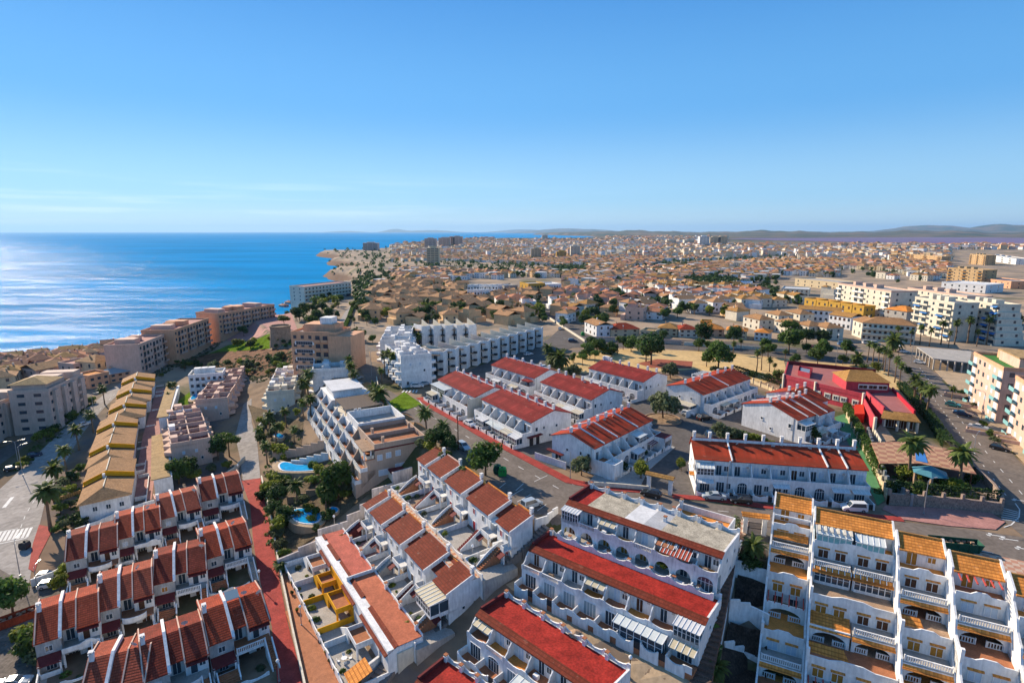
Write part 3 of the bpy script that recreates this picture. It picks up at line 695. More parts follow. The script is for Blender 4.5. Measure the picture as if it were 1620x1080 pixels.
# ---------------------------------------------------------------- gable-roofed white terraces round the inner street
def gable_terrace(A, B, he, Wd, n, label, roof=REDB, step=0.0, ridge=.55, rise=1.9, bars=(), seed=0, group=None, porch=(), front=2.7, canopy=(), ridgewall=False, endwin=True):
    r = random.Random(seed)
    o, ang, L, zb = frame_px(A, B, he)
    t = thing('terrace_house', label, 'terraced houses', (o.x, o.y, zb), ang, group)
    u = L / n; yr = Wd * ridge; hr = he + rise; hb = he + .2
    w = MB()
    w.ex([(0, -1.5), (Wd, -1.5), (Wd, hb), (yr + .01, hr + step), (yr, hr), (0, he)], 0, L, 'x')
    w.box(0, -front, -1.5, L, 0, 2.75)
    w.go('wall', WHITE, t)
    cuts = [0] + list(bars) + [n]
    for a, c in zip(cuts, cuts[1:]):
        x0, x1 = a * u - (.25 if a == 0 else 0), c * u + (.25 if c == n else 0)
        s_ = rise / yr; b = MB()
        b.slab((x0, -.35, he - .35 * s_ + .14), (x1, -.35, he - .35 * s_ + .14), (x1, yr, hr + .14), (x0, yr, hr + .14), .16)
        s2 = (hr + step - hb) / (Wd - yr)
        b.slab((x0, yr, hr + step + .14), (x1, yr, hr + step + .14), (x1, Wd + .3, hb - .3 * s2 + .14), (x0, Wd + .3, hb - .3 * s2 + .14), .16)
        b.go('roof', roof, t)
    for c in bars:
        x = c * u; b = MB()
        b.ex([(-.3, he - .1), (yr, hr), (yr, hr + .42), (-.3, he + .3)], x - .13, x + .13, 'x')
        b.ex([(yr, hr + step), (Wd + .2, hb), (Wd + .2, hb + .35), (yr, hr + step + .42)], x - .13, x + .13, 'x')
        b.go('party_parapet', WHITE, t)
    if ridgewall: scallop_wall(t, 0, L, yr + .12, hr - .3, hr + step + .18, hr + step + .75, n, 'ridge_parapet')
    for i in range(n + 1):
        chimney(t, min(max(i * u, .4), L - .4), yr + .15, hr + step, 1.25 + .1 * r.random(), .55)
        if r.random() < .6 and i < n: dish(t, i * u + u * .5, yr - .6, hr - .1, .4, r.uniform(-40, 40))
    # balconies over the ground floor, divided by slanting fins
    MB().box(.1, -front + .12, 2.75, L - .1, -.02, 2.8).go('balcony_floor', r.choice([TERRA, CONC]), t)
    b = MB(); b.box(0, -front - .02, 2.75, L, -front + .14, 3.55); b.box(0, -front + .14, 2.75, .14, 0, 3.55); b.box(L - .14, -front + .14, 2.75, L, 0, 3.55); b.go('balcony_parapet', WHITE, t)
    for i in range(1, n):
        MB().ex([(-front + .15, 2.78), (0, 2.78), (0, he - .4), (-.9, he - .7), (-front + .15, 3.75)], i * u - .09, i * u + .09, 'x').go('balcony_fin', WHITE, t)
    for i in range(n):
        c = (i + .5) * u; k = r.random()
        win(t, c - u * .18, 0, 2.85, 1.0, 2.0, pane=r.choice([GLASS, GLASS, DARKW, SHUTW]), bars=1)
        win(t, c + u * .22, 0, 3.7, .9, 1.05, pane=r.choice([GLASS, SHUTW, GLASS]), bars=1)
        if i in porch:
            glazed_box(t, i * u + .15, (i + 1) * u - .15, -front, -.05, 2.8, 5.0, ROOFGLASS, 5)
        if i in canopy:
            glazed_box(t, i * u + .2, (i + 1) * u - .2, -front - 1.7, -front - .02, 0, 2.5, r.choice([ROOFGLASS, PLASTIC, LIGHTROOF]), 5)
        elif k < .55: win(t, c, -front, .1, u * .5, 2.25, arch=.7, bars=3, pane=GLASS)
        else:
            win(t, c - u * .17, -front, .1, u * .4, 2.1, bars=2); win(t, c + u * .27, -front, .9, .8, 1.1, bars=1)
        if r.random() < .35: awning(t, i * u + .3, (i + 1) * u - .3, -front - 1.4, -front, 2.35, 2.65, r.choice([LIGHTROOF, PLASTIC, ROOFGLASS, DARKRED]), ribs=4)
        if r.random() < .5: aircon(t, c + u * .36, 0, 4.6)
    # garden wall with gates
    b = MB(); g = front + 2.6
    for i in range(n):
        b.ex([(i * u, -1.2), (i * u + u * .62, -1.2), (i * u + u * .62, 1.0), (i * u + u * .5, 1.0), (i * u + u * .3, .72), (i * u + .4, .95), (i * u, 1.05)], -g - .1, -g + .1, 'y')
        b.box(i * u + u * .62, -g - .16, -1.2, i * u + u * .7, -g + .16, 1.15); b.box((i + 1) * u - .32, -g - .16, -1.2, (i + 1) * u, -g + .16, 1.15)
        b.box(i * u - .07, -g, -1.2, i * u + .07, -front, 1.1)
    b.box(L - .14, -g, -1.2, L, -front, 1.1); b.go('garden_wall', WHITE, t)
    for i in range(n): MB().box(i * u + u * .7, -g - .03, 0, (i + 1) * u - .32, -g + .03, .95).go('gate', DARKM, t)
    MB().box(0, -g + .1, -1, L, -front, .06).go('patio_floor', TERRA, t)
    if endwin:
        for x, f in ((0, 270), (L, 90)):
            for yy, zz, w_, h_ in ((Wd * .3, 3.6, .5, .7), (Wd * .62, 3.5, .6, .6), (Wd * .8, 1.2, .7, .9), (Wd * .45, 1.4, .45, .6), (Wd * .12, 3.4, .7, 1.0)):
                if r.random() < .75: win(t, x, yy, zz, w_, h_, f, bars=0, sill=True)
            MB().tube([(x + (.06 if f == 90 else -.06), Wd * .06, .2), (x + (.06 if f == 90 else -.06), Wd * .06, he)], .05, 5).go('drainpipe', METAL, t)
    for i in range(n):
        win(t, (i + .3) * u, Wd, 3.4, .9, 1.0, 180); win(t, (i + .7) * u, Wd, .1, 1.1, 2.1, 180, pane=DARKW)
    return t, L, Wd
GT = 'white terraces with red roofs around the inner street'
t, L, Wd = gable_terrace((940, 709), (1031, 664), 6, 11.5, 7, 'white terrace with three white roof dividers and eight chimneys, nearest the street junction', bars=(1, 2.5, 5), seed=1, group=GT, porch=(4,), canopy=(3,))
# small raised wing and red tiled door hoods on the end wall towards the street
awning(t, -1.2, 0, 1.2, 4.2, 2.45, 2.8, DARKRED, .15, 'door_hood'); awning(t, -1.1, 0, 8.0, 12.4, 2.45, 2.9, DARKRED, .15, 'door_hood')
MB().box(-2.0, 6.0, -1, -1.85, 15.0, 1.7).go('yard_wall', WHITE, t); MB().box(-.06, 9.2, 0, .06, 10.4, 2.1).go('door', DARKM, t)
MB().ex([(-1.2, -4.4), (.2, -4.4), (.2, 3.9), (-1.2, 3.4)], L - .2, L + .05, 'x').go('end_screen', WHITE, t)
b = MB(); b.box(L - 3.6, -5.6, 0, L - 3.4, -2.7, 3.4); b.box(L - .2, -5.6, 0, L, -2.7, 3.4); b.box(L - 3.6, -5.6, 2.5, L, -5.4, 3.4); b.box(L - 3.6, -5.6, 0, L, -5.4, .9); b.go('porch_wall', WHITE, t)
MB().box(L - 3.5, -5.5, 3.4, L - .1, -2.6, 3.5).go('porch_roof', DARKRED, t)
b = MB(); b.box(-.2, -5.4, -1, 3.2, -2.7, 2.9); b.box(-.2, -5.4, 2.9, 3.2, -5.2, 3.7); b.box(-.2, -5.2, 2.9, 0, -2.7, 3.7); b.box(3.0, -5.2, 2.9, 3.2, -2.7, 3.7); b.go('corner_block', WHITE, t)
t, L, Wd = gable_terrace((1112, 624), (1187, 598), 6, 12, 6, 'white terrace with a flat topped end and long balcony, left of the raspberry restaurant', bars=(3,), seed=2, group=GT, ridge=.5)
glazed_box(t, -3.5, -.1, 2.0, 8.5, 0, 2.6, PLASTIC, 4, 'lean_to'); MB().box(-6.2, 1.2, -1, -.1, 1.4, 2.0).go('yard_wall', WHITE, t)
b = MB()
for i in range(6): b.box(L - 8 + i * 1.3, Wd + .5, 5.6, L - 7.85 + i * 1.3, Wd + 4, 5.8)
b.box(L - 8.2, Wd + .4, 5.4, L - 1, Wd + .6, 5.62); b.box(L - 8.2, Wd + 3.8, 0, L - 8, Wd + 4, 5.6); b.box(L - 1.2, Wd + 3.8, 0, L - 1, Wd + 4, 5.6); b.go('pergola', FRAMEW, t)
t, L, Wd = gable_terrace((694, 600), (752, 628), 6, 11.5, 5, 'white terrace with dark red roof and glazed corner veranda, furthest up the main street', bars=(), seed=3, group=GT, roof=REDM, porch=(0, 1), ridgewall=True, canopy=(0,))
MB().box(L + .02, -2.6, -1, L + .1, 11, 5.7).go('side_render', WARMWHITE, t)
t, L, Wd = gable_terrace((763, 631), (841, 668), 6, 12.5, 6, 'white terrace with dark red roof along the red pavement, white car parked in front', bars=(), seed=4, group=GT, roof=REDM, ridgewall=True, canopy=(1, 3, 4, 5))
awning(t, L, L + 1.1, -1.5, 2.8, 2.5, 2.75, DARKRED, .15, 'door_hood'); MB().box(L - .05, -.6, 0, L + .06, .5, 2.1).go('door', DARKM, t); MB().box(L - .05, 1.4, 0, L + .06, 2.4, 2.1).go('door', DARKM, t)
t, L, Wd = gable_terrace((856, 604), (936, 632), 6, 12, 6, 'white terrace with dark red roof just before the small planted roundabout', bars=(), seed=5, group=GT, roof=REDM, step=0, canopy=(4, 5))
t, L, Wd = gable_terrace((932, 582), (1018, 604), 6, 12, 6, 'white terrace with arched porches at the end, nearest the sandy park', bars=(), seed=6, group=GT, roof=REDM, canopy=(0, 1))
b = MB(); b.box(L * .02, 6.9, 6, 2.6, 7.6, 9.4); b.go('lift_tower', WHITE, t)
t, L, Wd = gable_terrace((778, 577), (846, 598), 6, 11.5, 5, 'white terrace with dark red roof beside the shaded lane of the sawtooth block', bars=(), seed=7, group=GT, roof=REDM, ridgewall=True)
MB().box(L - 4, -2.5, 4.9, L - .2, 0, 5.1).go('porch_roof', REDM, t)
t, L, Wd = gable_terrace((1100, 725), (1372, 743), 6, 8.2, 9, 'long white terrace with red roof and row of arched windows along the lower road', bars=(2, 7, 8), seed=8, group=GT, step=.75, ridge=.72, rise=1.7, porch=(0,), front=2.2)
MB().box(-.3, -4.5, -1, -.1, 7.5, 2.0).go('yard_wall', WHITE, t)
awning(t, -1.0, -.02, -.5, .8, 2.6, 2.9, ORANGET, .12, 'door_hood')
# two joined gables right of the inner street
t, L, Wd = gable_terrace((1262, 664), (1291, 655), 6, 15.5, 2, 'white terrace with large blank end wall beside the shrubs, right of the inner street', bars=(1,), seed=9, group=GT, ridge=.5, rise=2.4, porch=(0,), front=2.2)
t, L, Wd = gable_terrace((1296, 656), (1318, 648), 6.2, 14.5, 2, 'white terrace with blue shaded balconies beside the green paved court, stepped against its neighbour', bars=(1,), seed=10, group=GT, ridge=.5, rise=2.6, front=2.2)
t, L, Wd = gable_terrace((1283, 640), (1310, 632), 6.4, 13, 2, 'white terrace end nearest the curved raspberry wall', bars=(), seed=11, group=GT, ridge=.5, rise=2.2, front=2.2)

# ---------------------------------------------------------------- flat red-roofed terraces stepping down beside the stairs
def flat_terrace(A, B, he, Wd, n, label, roofs, kind, seed, group):
    r = random.Random(seed)
    o, ang, L, zb = frame_px(A, B, he); u = L / n
    t = thing('terrace_house', label, 'terraced houses', (o.x, o.y, zb), ang, group)
    w = MB(); w.box(0, 0, -4, L, Wd, he); fr = 1.7 if kind == 'arcade' else 2.2
    w.go('wall', WHITE, t)
    x = 0
    for m, k in roofs:
        x1 = x + k * u; MB().box(x + (.25 if x == 0 else 0), .7, he, x1 - (.25 if x1 > L - .1 else 0), Wd - .25, he + .09).go('roof', m, t); x = x1
    MB().slab((-.1, -.45, he - .12), (L + .1, -.45, he - .12), (L + .1, .75, he + .42), (-.1, .75, he + .42), .14).go('eave_tiles', REDT2, t)
    MB().box(-.12, .75, he - .3, .25, Wd, he + .75).go('side_parapet', DARKRED if kind != 'low' else WHITE, t)  # left one dark red: shadow strip along the roof edge put into colour
    MB().box(L - .25, .75, he - .3, L + .05, Wd, he + .28).go('side_parapet', WHITE, t)
    scallop_wall(t, 0, L, Wd + .12, he - 2.5, he + .25, he + 1.0, n, 'back_parapet')
    for i in range(n): chimney(t, (i + .08) * u + .2, Wd - .35, he, 1.25, .5, WHITE, TERRA)
    # balconies
    MB().box(0, -fr, 2.62, L, 0, 2.78).go('balcony_slab', WHITE, t)
    for i in range(n):
        a, c = i * u, (i + 1) * u
        MB().box(a + .12, -fr + .15, 2.78, c - .12, -.02, 2.82).go('balcony_floor', r.choice([TERRA, ORANGEFL, CONC]), t)
        fin = [(0, 2.78), (-fr, 2.78), (-fr, 3.5), (-fr + .5, 3.55), (-fr + .9, 3.9), (-1.0, 4.5), (-.4, 5.1), (0, 5.15)]
        MB().ex(fin, a - .08, a + .1, 'x').go('balcony_fin', WHITE, t)
        if r.random() < .28: baluster(t, a + .15, c - .1, -fr + .08, 2.78, .85)
        else: scallop_wall(t, a, c, -fr + .08, 2.7, 3.25, 3.7, 1, 'balcony_parapet', .16)
        win(t, a + u * .4, 0, 2.85, 1.0, 2.05, pane=r.choice([GLASS, SHUTW, DARKW, GLASS]), bars=1)
        if r.random() < .6: win(t, a + u * .75, 0, 3.75, .8, .9, bars=1)
        if r.random() < .5: aircon(t, a + u * .82, 0, 4.75)
        if r.random() < .45: MB().box(a + u * .3, -1.5, 2.82, a + u * .3 + .8, -.9, 3.5).go('balcony_table', r.choice([FRAMEW, SANDST, DARKW]), t)
        if r.random() < .3: awning(t, a + .2, c - .2, -1.3, -.02, 4.5, 5.0, r.choice([PLASTIC, SHUTW, TERRA, LIGHTROOF]), ribs=3, name='sun_blind')
    MB().ex([(0, 2.78), (-fr, 2.78), (-fr, 3.6), (0, 5.1)], L - .16, L + .02, 'x').go('balcony_fin', WHITE, t)
    if kind == 'arcade':
        arcade(t, 0, L, n, -fr + .3, -3.5, 2.62, u * .72, .9, 1.25)
        MB().box(0, -fr + .3, -4, L, 0, 0).go('porch_floor', CONC, t)
        for i in range(n):
            win(t, (i + .35) * u, 0, .05, 1.1, 2.1, pane=r.choice([DARKW, GLASS, SHUTB]), bars=1); win(t, (i + .75) * u, 0, .9, .8, 1.1, bars=1)
            MB().box(i * u - .1, -fr - 1.1, -3.5, i * u + .1, -fr, 1.0).go('patio_wall', WHITE, t)
        MB().box(0, -fr - 1.2, -4, L, -fr, .02).go('patio_floor', CONC, t)
        scallop_wall(t, 0, L, -fr - 1.15, -3.5, .35, .95, n, 'patio_wall')
        glazed_box(t, .1, u - .1, -fr, -.1, 2.8, 5.0, LIGHTROOF, 6)
        awning(t, L - 2.6 * u, L - 1.25 * u, -fr - .4, 0, 4.0, 5.0, plain('red striped canvas', (.50, .10, .06), .8, .3, 5), ribs=8)
        win(t, L - u * .5, -fr, .1, u * .7, 2.2, arch=.8, bars=3, pane=GLASS)
        for i in (6,):
            MB().box(i * u + .3, -fr - 1.0, 0, i * u + 2.2, -fr - .5, .5).go('planter', WHITE, t)
    else:
        g = MB().box(0, -fr, -4, L, -.01, 2.62).go('ground_floor', WHITE, t)
        for i in range(n):
            c = (i + .5) * u
            win(t, c, -fr, .05, u * .55, 2.25, arch=.5 if r.random() < .5 else 0, bars=3, pane=GLASS if r.random() < .6 else PALEGLASS)
            k = r.random()
            if k < .45: awning(t, i * u + .1, (i + 1) * u - .1, -fr - 1.5, -fr, 2.3, 2.72, r.choice([ROOFGLASS, LIGHTROOF, PLASTIC]), ribs=4)
            MB().box(i * u - .08, -fr - 2.0, -3, i * u + .08, -fr, 1.25).go('patio_wall', WHITE, t)
            scallop_wall(t, i * u, (i + .72) * u, -fr - 1.95, -3, .45, 1.05, 1, 'patio_wall')
            MB().box((i + .72) * u, -fr - 1.98, 0, (i + 1) * u - .1, -fr - 1.9, 1.1).go('gate', FRAMEW if r.random() < .6 else DARKM, t)
        MB().box(0, -fr - 1.9, -4, L, -fr, .03).go('patio_floor', TERRA, t)
        glazed_box(t, L - u + .1, L - .05, -fr, -.1, 2.8, 5.0, LIGHTROOF, 6)
        if kind == 'mid': glazed_box(t, L - u * 3.2, L - u * 1.2, -fr - 1.6, -fr - .05, 0, 2.4, ROOFGLASS, 7)
    for k in range(3):
        win(t, L, Wd * (.3 + .22 * k), 3.4 - (k % 2) * 2.2, .5, .6, 90, bars=0)
    return t, L
GF = 'flat roofed white terraces stepping down beside the stairs'
t, L = flat_terrace((897, 795), (1143, 880), 5.5, 8.0, 8, 'white terrace with patchy pale roof and open arcades, top row beside the road', [(REDROOF, 1), (GREYROOF, 2.1), (LIGHTROOF, 1), (plain('grey roof sheet', (.42, .43, .45), .8, .15, .6), .9), (GREYROOF, 3)], 'arcade', 1, GF)
t, L = flat_terrace((838, 867), (1117, 985), 5.5, 6.2, 8, 'white terrace with bright red flat roof between the arcades and the sandy walkway', [(REDROOF, 8)], 'mid', 2, GF)
t, L = flat_terrace((755, 970), (953, 1104), 5.5, 6.4, 6, 'white terrace with bright red flat roof below the sandy walkway, scalloped parapet behind', [(REDROOF, 3.1), (REDROOF, 2.9)], 'mid', 3, GF)
t, L = flat_terrace((655, 1082), (790, 1180), 5.5, 6.4, 5, 'white terrace showing only its red roof corner at the bottom edge', [(REDROOF, 5)], 'mid', 4, GF)
# roof terraces of the block behind the arcades
def terrace_block():
    o, ang, L, zb = frame_px((1047, 836), (1130, 862), 3.4)
    t = thing('terrace_house', 'low white block with two open orange roof terraces behind the arcades', 'house', (o.x, o.y, zb), ang)
    L = 9.5; Wd = 8.6
    MB().box(0, 0, -2, L, Wd, 3.4).go('wall', WHITE, t)
    MB().box(.2, .2, 3.4, L - .2, Wd - .2, 3.46).go('terrace_floor', ORANGEFL, t)
    b = MB()
    for y in (0, Wd * .48, Wd - .2): b.box(0, y, 3.4, L, y + .2, 4.6)
    for x in (0, L - .2): b.box(x, .2, 3.4, x + .2, Wd - .2, 4.6)
    b.go('parapet', WHITE, t)
    for y in (.3, 4.3, 8.0): chimney(t, .4, y, 4.4, 1.2, .5, WHITE, TERRA)
    baluster(t, 5.5, L - .2, -.5, 3.4, .9); MB().box(5.5, -2.6, -2, L, -.02, 3.3).go('lower_terrace', DARKRED, t)
terrace_block()
# sandy walkway between the two red flat roofs
sheet('path', [[(800, 925), (822, 915), (1120, 1045), (1090, 1110), (985, 1110), (960, 1060), (860, 975)], ], SANDPAVE, .1)
BUSH = []
def bush(par, x, y, z, s_, r):
    if not BUSH:
        for k in range(3):
            b = MB(); q = random.Random(k)
            for i in range(150):
                v = Vector((q.gauss(0, 1), q.gauss(0, 1), abs(q.gauss(0, 1)))).normalized(); p = Vector((v.x * .8, v.y * .6, v.z * .7)) * q.uniform(.6, 1.05); u = v.orthogonal().normalized() * .13; w = v.cross(u); b.add([p - u, p - w, p + u, p + w], [(0, 1, 2, 3)])
            BUSH.append(b.mesh('plants', [LEAF, LEAFY, LEAFO][k]))
    return inst('plants', r.choice(BUSH), par, (x, y, z), r.uniform(0, 6), s_ * r.uniform(.8, 1.3))
# ---------------------------------------------------------------- stepped red-roofed houses in three rows, lower left
RED_G = 'red roofed houses in three stepped rows at the lower left'
ROWT = [REDT, tiles('sun bleached roof tiles', (.40, .085, .045), (.16, .035, .022)), tiles('stained roof tiles', (.27, .045, .026), (.11, .022, .016), wear=(.2, .16, .14), amt=.4)]
def row_house(A, B, label, he=5.6, seed=0, sc=1.0, roofm=None, solar=False, garden=True):
    r = random.Random(seed); roofm = roofm or ROWT[(seed * 7) % 3]
    o, ang, L, zb = frame_px(A, B, he)
    t = thing('row_house', label, 'house', (o.x, o.y, zb), ang, RED_G)
    yr, yb, ri = 6.0, 10.6, 2.35; roofm = roofm or REDT
    cuts = [0, L * .385, L * .63, L]; front = [0, 1.3, .5]; dz = [0, -.12, .05]
    wl = MB()
    for i in range(3):
        y0 = front[i] + (1.4 if i == 1 else .9 if i == 2 else .15); hz_ = he - .25
        s_ = ri / yr
        wl.ex([(y0, -3), (yb - .3, -3), (yb - .3, he + 1.5), (yr, he + ri - .1), (y0, he + s_ * y0 - .1)], cuts[i], cuts[i + 1], 'x')
    wl.box(cuts[0], .15, -3, cuts[1], 3, he - .05); wl.go('wall', WHITE, t)
    for i in range(3):
        s_ = ri / yr; y0 = front[i]; x0, x1 = cuts[i] + (.05 if i else -.2), cuts[i + 1] - (.05 if i < 2 else -.2); k = dz[i]
        b = MB(); b.slab((x0, y0 - .3, he + s_ * (y0 - .3) + .12 + k), (x1, y0 - .3, he + s_ * (y0 - .3) + .12 + k), (x1, yr, he + ri + .12 + k), (x0, yr, he + ri + .12 + k), .16)
        b.slab((x0, yr, he + ri + .12 + k), (x1, yr, he + ri + .12 + k), (x1, yb, he + 1.75 + k), (x0, yb, he + 1.75 + k), .16)
        b.go('roof', roofm, t)
    for j, x in enumerate((0, cuts[1], cuts[2], L)):
        w_ = .22 if j in (1,) else .1; e = .5 if j == 1 else .24
        y0 = -.3 if j < 2 else .2; s_ = ri / yr
        b = MB(); b.ex([(y0, he + s_ * y0 - .2), (yr, he + ri - .2), (yb + .05, he + 1.3), (yb + .05, he + 1.75 + e), (yr + .4, he + ri + e), (yr, he + ri + e + .05), (y0 + .8, he + s_ * (y0 + .8) + e), (y0, he + s_ * y0 + .16)], x - w_, x + w_, 'x')
        b.go('party_parapet', PINKW if j != 1 else WHITE, t)
    chimney(t, .45, yr - .3, he + ri, 1.35, .6)
    if r.random() < .7: dish(t, cuts[2] + .8, yr + .3, he + ri + .4, .5, r.uniform(-40, 60))
    if r.random() < .5: dish(t, L - .6, yr - .8, he + ri + .3, .5, r.uniform(-40, 60))
    if solar:
        b = MB(); b.slab((cuts[1] + .2, yr - .2, he + ri + .5), (cuts[2], yr - .2, he + ri + .5), (cuts[2], yr + 1.6, he + ri + 1.1), (cuts[1] + .2, yr + 1.6, he + ri + 1.1), .1); b.go('solar_panel', PALEGLASS, t)
    # main bay: window, tiled hood and porch
    c = cuts[1] / 2
    win(t, c, .15, 3.5, .9, .9, bars=1, pane=r.choice([GLASS, SHUTW, SHUTB]))
    awning(t, .05, cuts[1] - .1, -1.9, .14, 2.35, 3.0, DARKRED, .14, 'porch_roof')
    b = MB(); b.box(.1, -1.8, -3, .35, -1.55, 2.4); b.box(cuts[1] - .4, -1.8, -3, cuts[1] - .15, -1.55, 2.4); b.box(.1, -1.8, -3, cuts[1] - .15, -1.65, .9); b.go('porch_wall', WHITE, t)
    win(t, c, .15, .2, 1.3, 2.0, bars=2)
    # balcony over the middle and right bays
    zb_ = 2.75; yb0 = -.9
    b = MB(); b.box(cuts[1], yb0, zb_ - .2, L - .2, 2.7, zb_); b.go('balcony_floor', r.choice([CONC, TERRA, CONC]), t)
    kind = r.random()
    if kind < .5: baluster(t, cuts[1] + .2, L - 1.2, yb0 + .1, zb_, .9); MB().ex([(cuts[1] - .05, zb_ - .3), (L - .2, zb_ - .3), (L - .2, zb_), (cuts[1] - .05, zb_)], yb0 - .05, yb0 + .1, 'y').go('balcony_edge', WHITE, t)
    elif kind < .75:
        b = MB(); pts = [(cuts[1] + .2 + (L - 1.4 - cuts[1]) * (1 - math.cos(math.pi * k / 8)) / 2, yb0 - .9 * math.sin(math.pi * k / 8)) for k in range(9)]
        for p, q2 in zip(pts, pts[1:]): b.prism([p, q2, (q2[0], q2[1] + .14), (p[0], p[1] + .14)], zb_ - .25, zb_ + .85)
        b.prism(pts + [(pts[-1][0], yb0 + .3), (pts[0][0], yb0 + .3)], zb_ - .25, zb_ - .05); b.go('balcony_parapet', WHITE, t)
    else:
        b = MB(); b.box(cuts[1], yb0, zb_ - .2, L - .3, yb0 + .14, zb_ + .85); b.ex([(L - 3, zb_ - .2), (L - .3, zb_ - .2), (L - .3, zb_ + .5), (L - 1.2, zb_ + 1.25), (L - 2, zb_ + 1.25), (L - 3, zb_ + .8)], yb0 - .02, yb0 + .16, 'y'); b.go('balcony_parapet', WHITE, t)
    for x in (cuts[1] + .2, L - .35): MB().box(x - .14, yb0, -3, x + .14, yb0 + .28, zb_).go('pillar', WHITE, t)
    win(t, (cuts[1] + cuts[2]) / 2, 2.7, zb_ + .05, 1.1, 1.95, bars=1); win(t, (cuts[2] + L) / 2 - .4, 1.4, zb_ + .05, .9, 1.9, pane=r.choice([DARKW, GLASS]), bars=0); win(t, L - .8, 1.4, zb_ + .9, .8, .9, bars=1)
    awning(t, cuts[2] + .1, L - .1, .0, 1.4, he - .35, he + .1, DARKRED, .12, 'hood')
    win(t, (cuts[1] + cuts[2]) / 2, 2.69, .1, 1.3, 2.0, bars=2); win(t, (cuts[2] + L) / 2, 1.39, .1, 1.2, 2.0, bars=1, pane=DARKW)
    if r.random() < .8: stairs(t, L - 1.25, L - .2, -5.2, -.9, 0, zb_, 12, mat=r.choice([TERRA, CONC]))
    if garden:
        MB().box(0, -5.4, -3, L, .1, .05).go('patio_floor', r.choice([CONC, TERRA, CONC]), t)
        scallop_wall(t, .1, L * .8, -5.4, -3, .5, .95, 2, 'garden_wall', .18); MB().box(-.1, -5.4, -3, .1, 0, 1.0).go('garden_wall', WHITE, t)
        for k in range(2): bush(t, r.uniform(.6, L - 1.6), r.uniform(-5, -2), .05, r.uniform(.6, 1.1), r)
        if r.random() < .5: stairs(t, .5, cuts[1], -3.8, -1.9, 0, 1.0, 5, mat=TERRA)
    for k in range(3): win(t, L - .02, 3.2 + 2 * k, 3.6 - 2.4 * (k % 2), .5, .6, 90, bars=0)
    return t, L
RH = [((103, 887), (186, 867), 'left end house of the back row, above the two parked cars'), ((182, 853), (255, 836), 'second house of the back row, small blue mark on its balcony wall'),
      ((252, 821), (319, 804), 'third house of the back row, in front of the walled garden'), ((318, 792), (385, 777), 'right end house of the back row, beside the top of the red alley'),
      ((54, 1018), (157, 986), 'left end house of the middle row, white balustrade and round corner porch'), ((153, 967), (242, 942), 'second house of the middle row, balcony parapet over a dark porch'),
      ((242, 924), (327, 903), 'third house of the middle row, round white balcony above its stairs'), ((322, 884), (399, 862), 'right end house of the middle row, beside the red alley'),
      ((124, 1112), (228, 1086), 'left house of the front row, roof cut off by the bottom edge'), ((227, 1077), (330, 1038), 'middle house of the front row, three roof bays with a long chimney shadow'),
      ((330, 1020), (428, 983), 'right end house of the front row, small solar panel on its roof')]
for i, (a, c, l) in enumerate(RH):
    row_house(a, c, 'red roofed ' + l, seed=20 + i, solar=(i == 10), he=5.6)

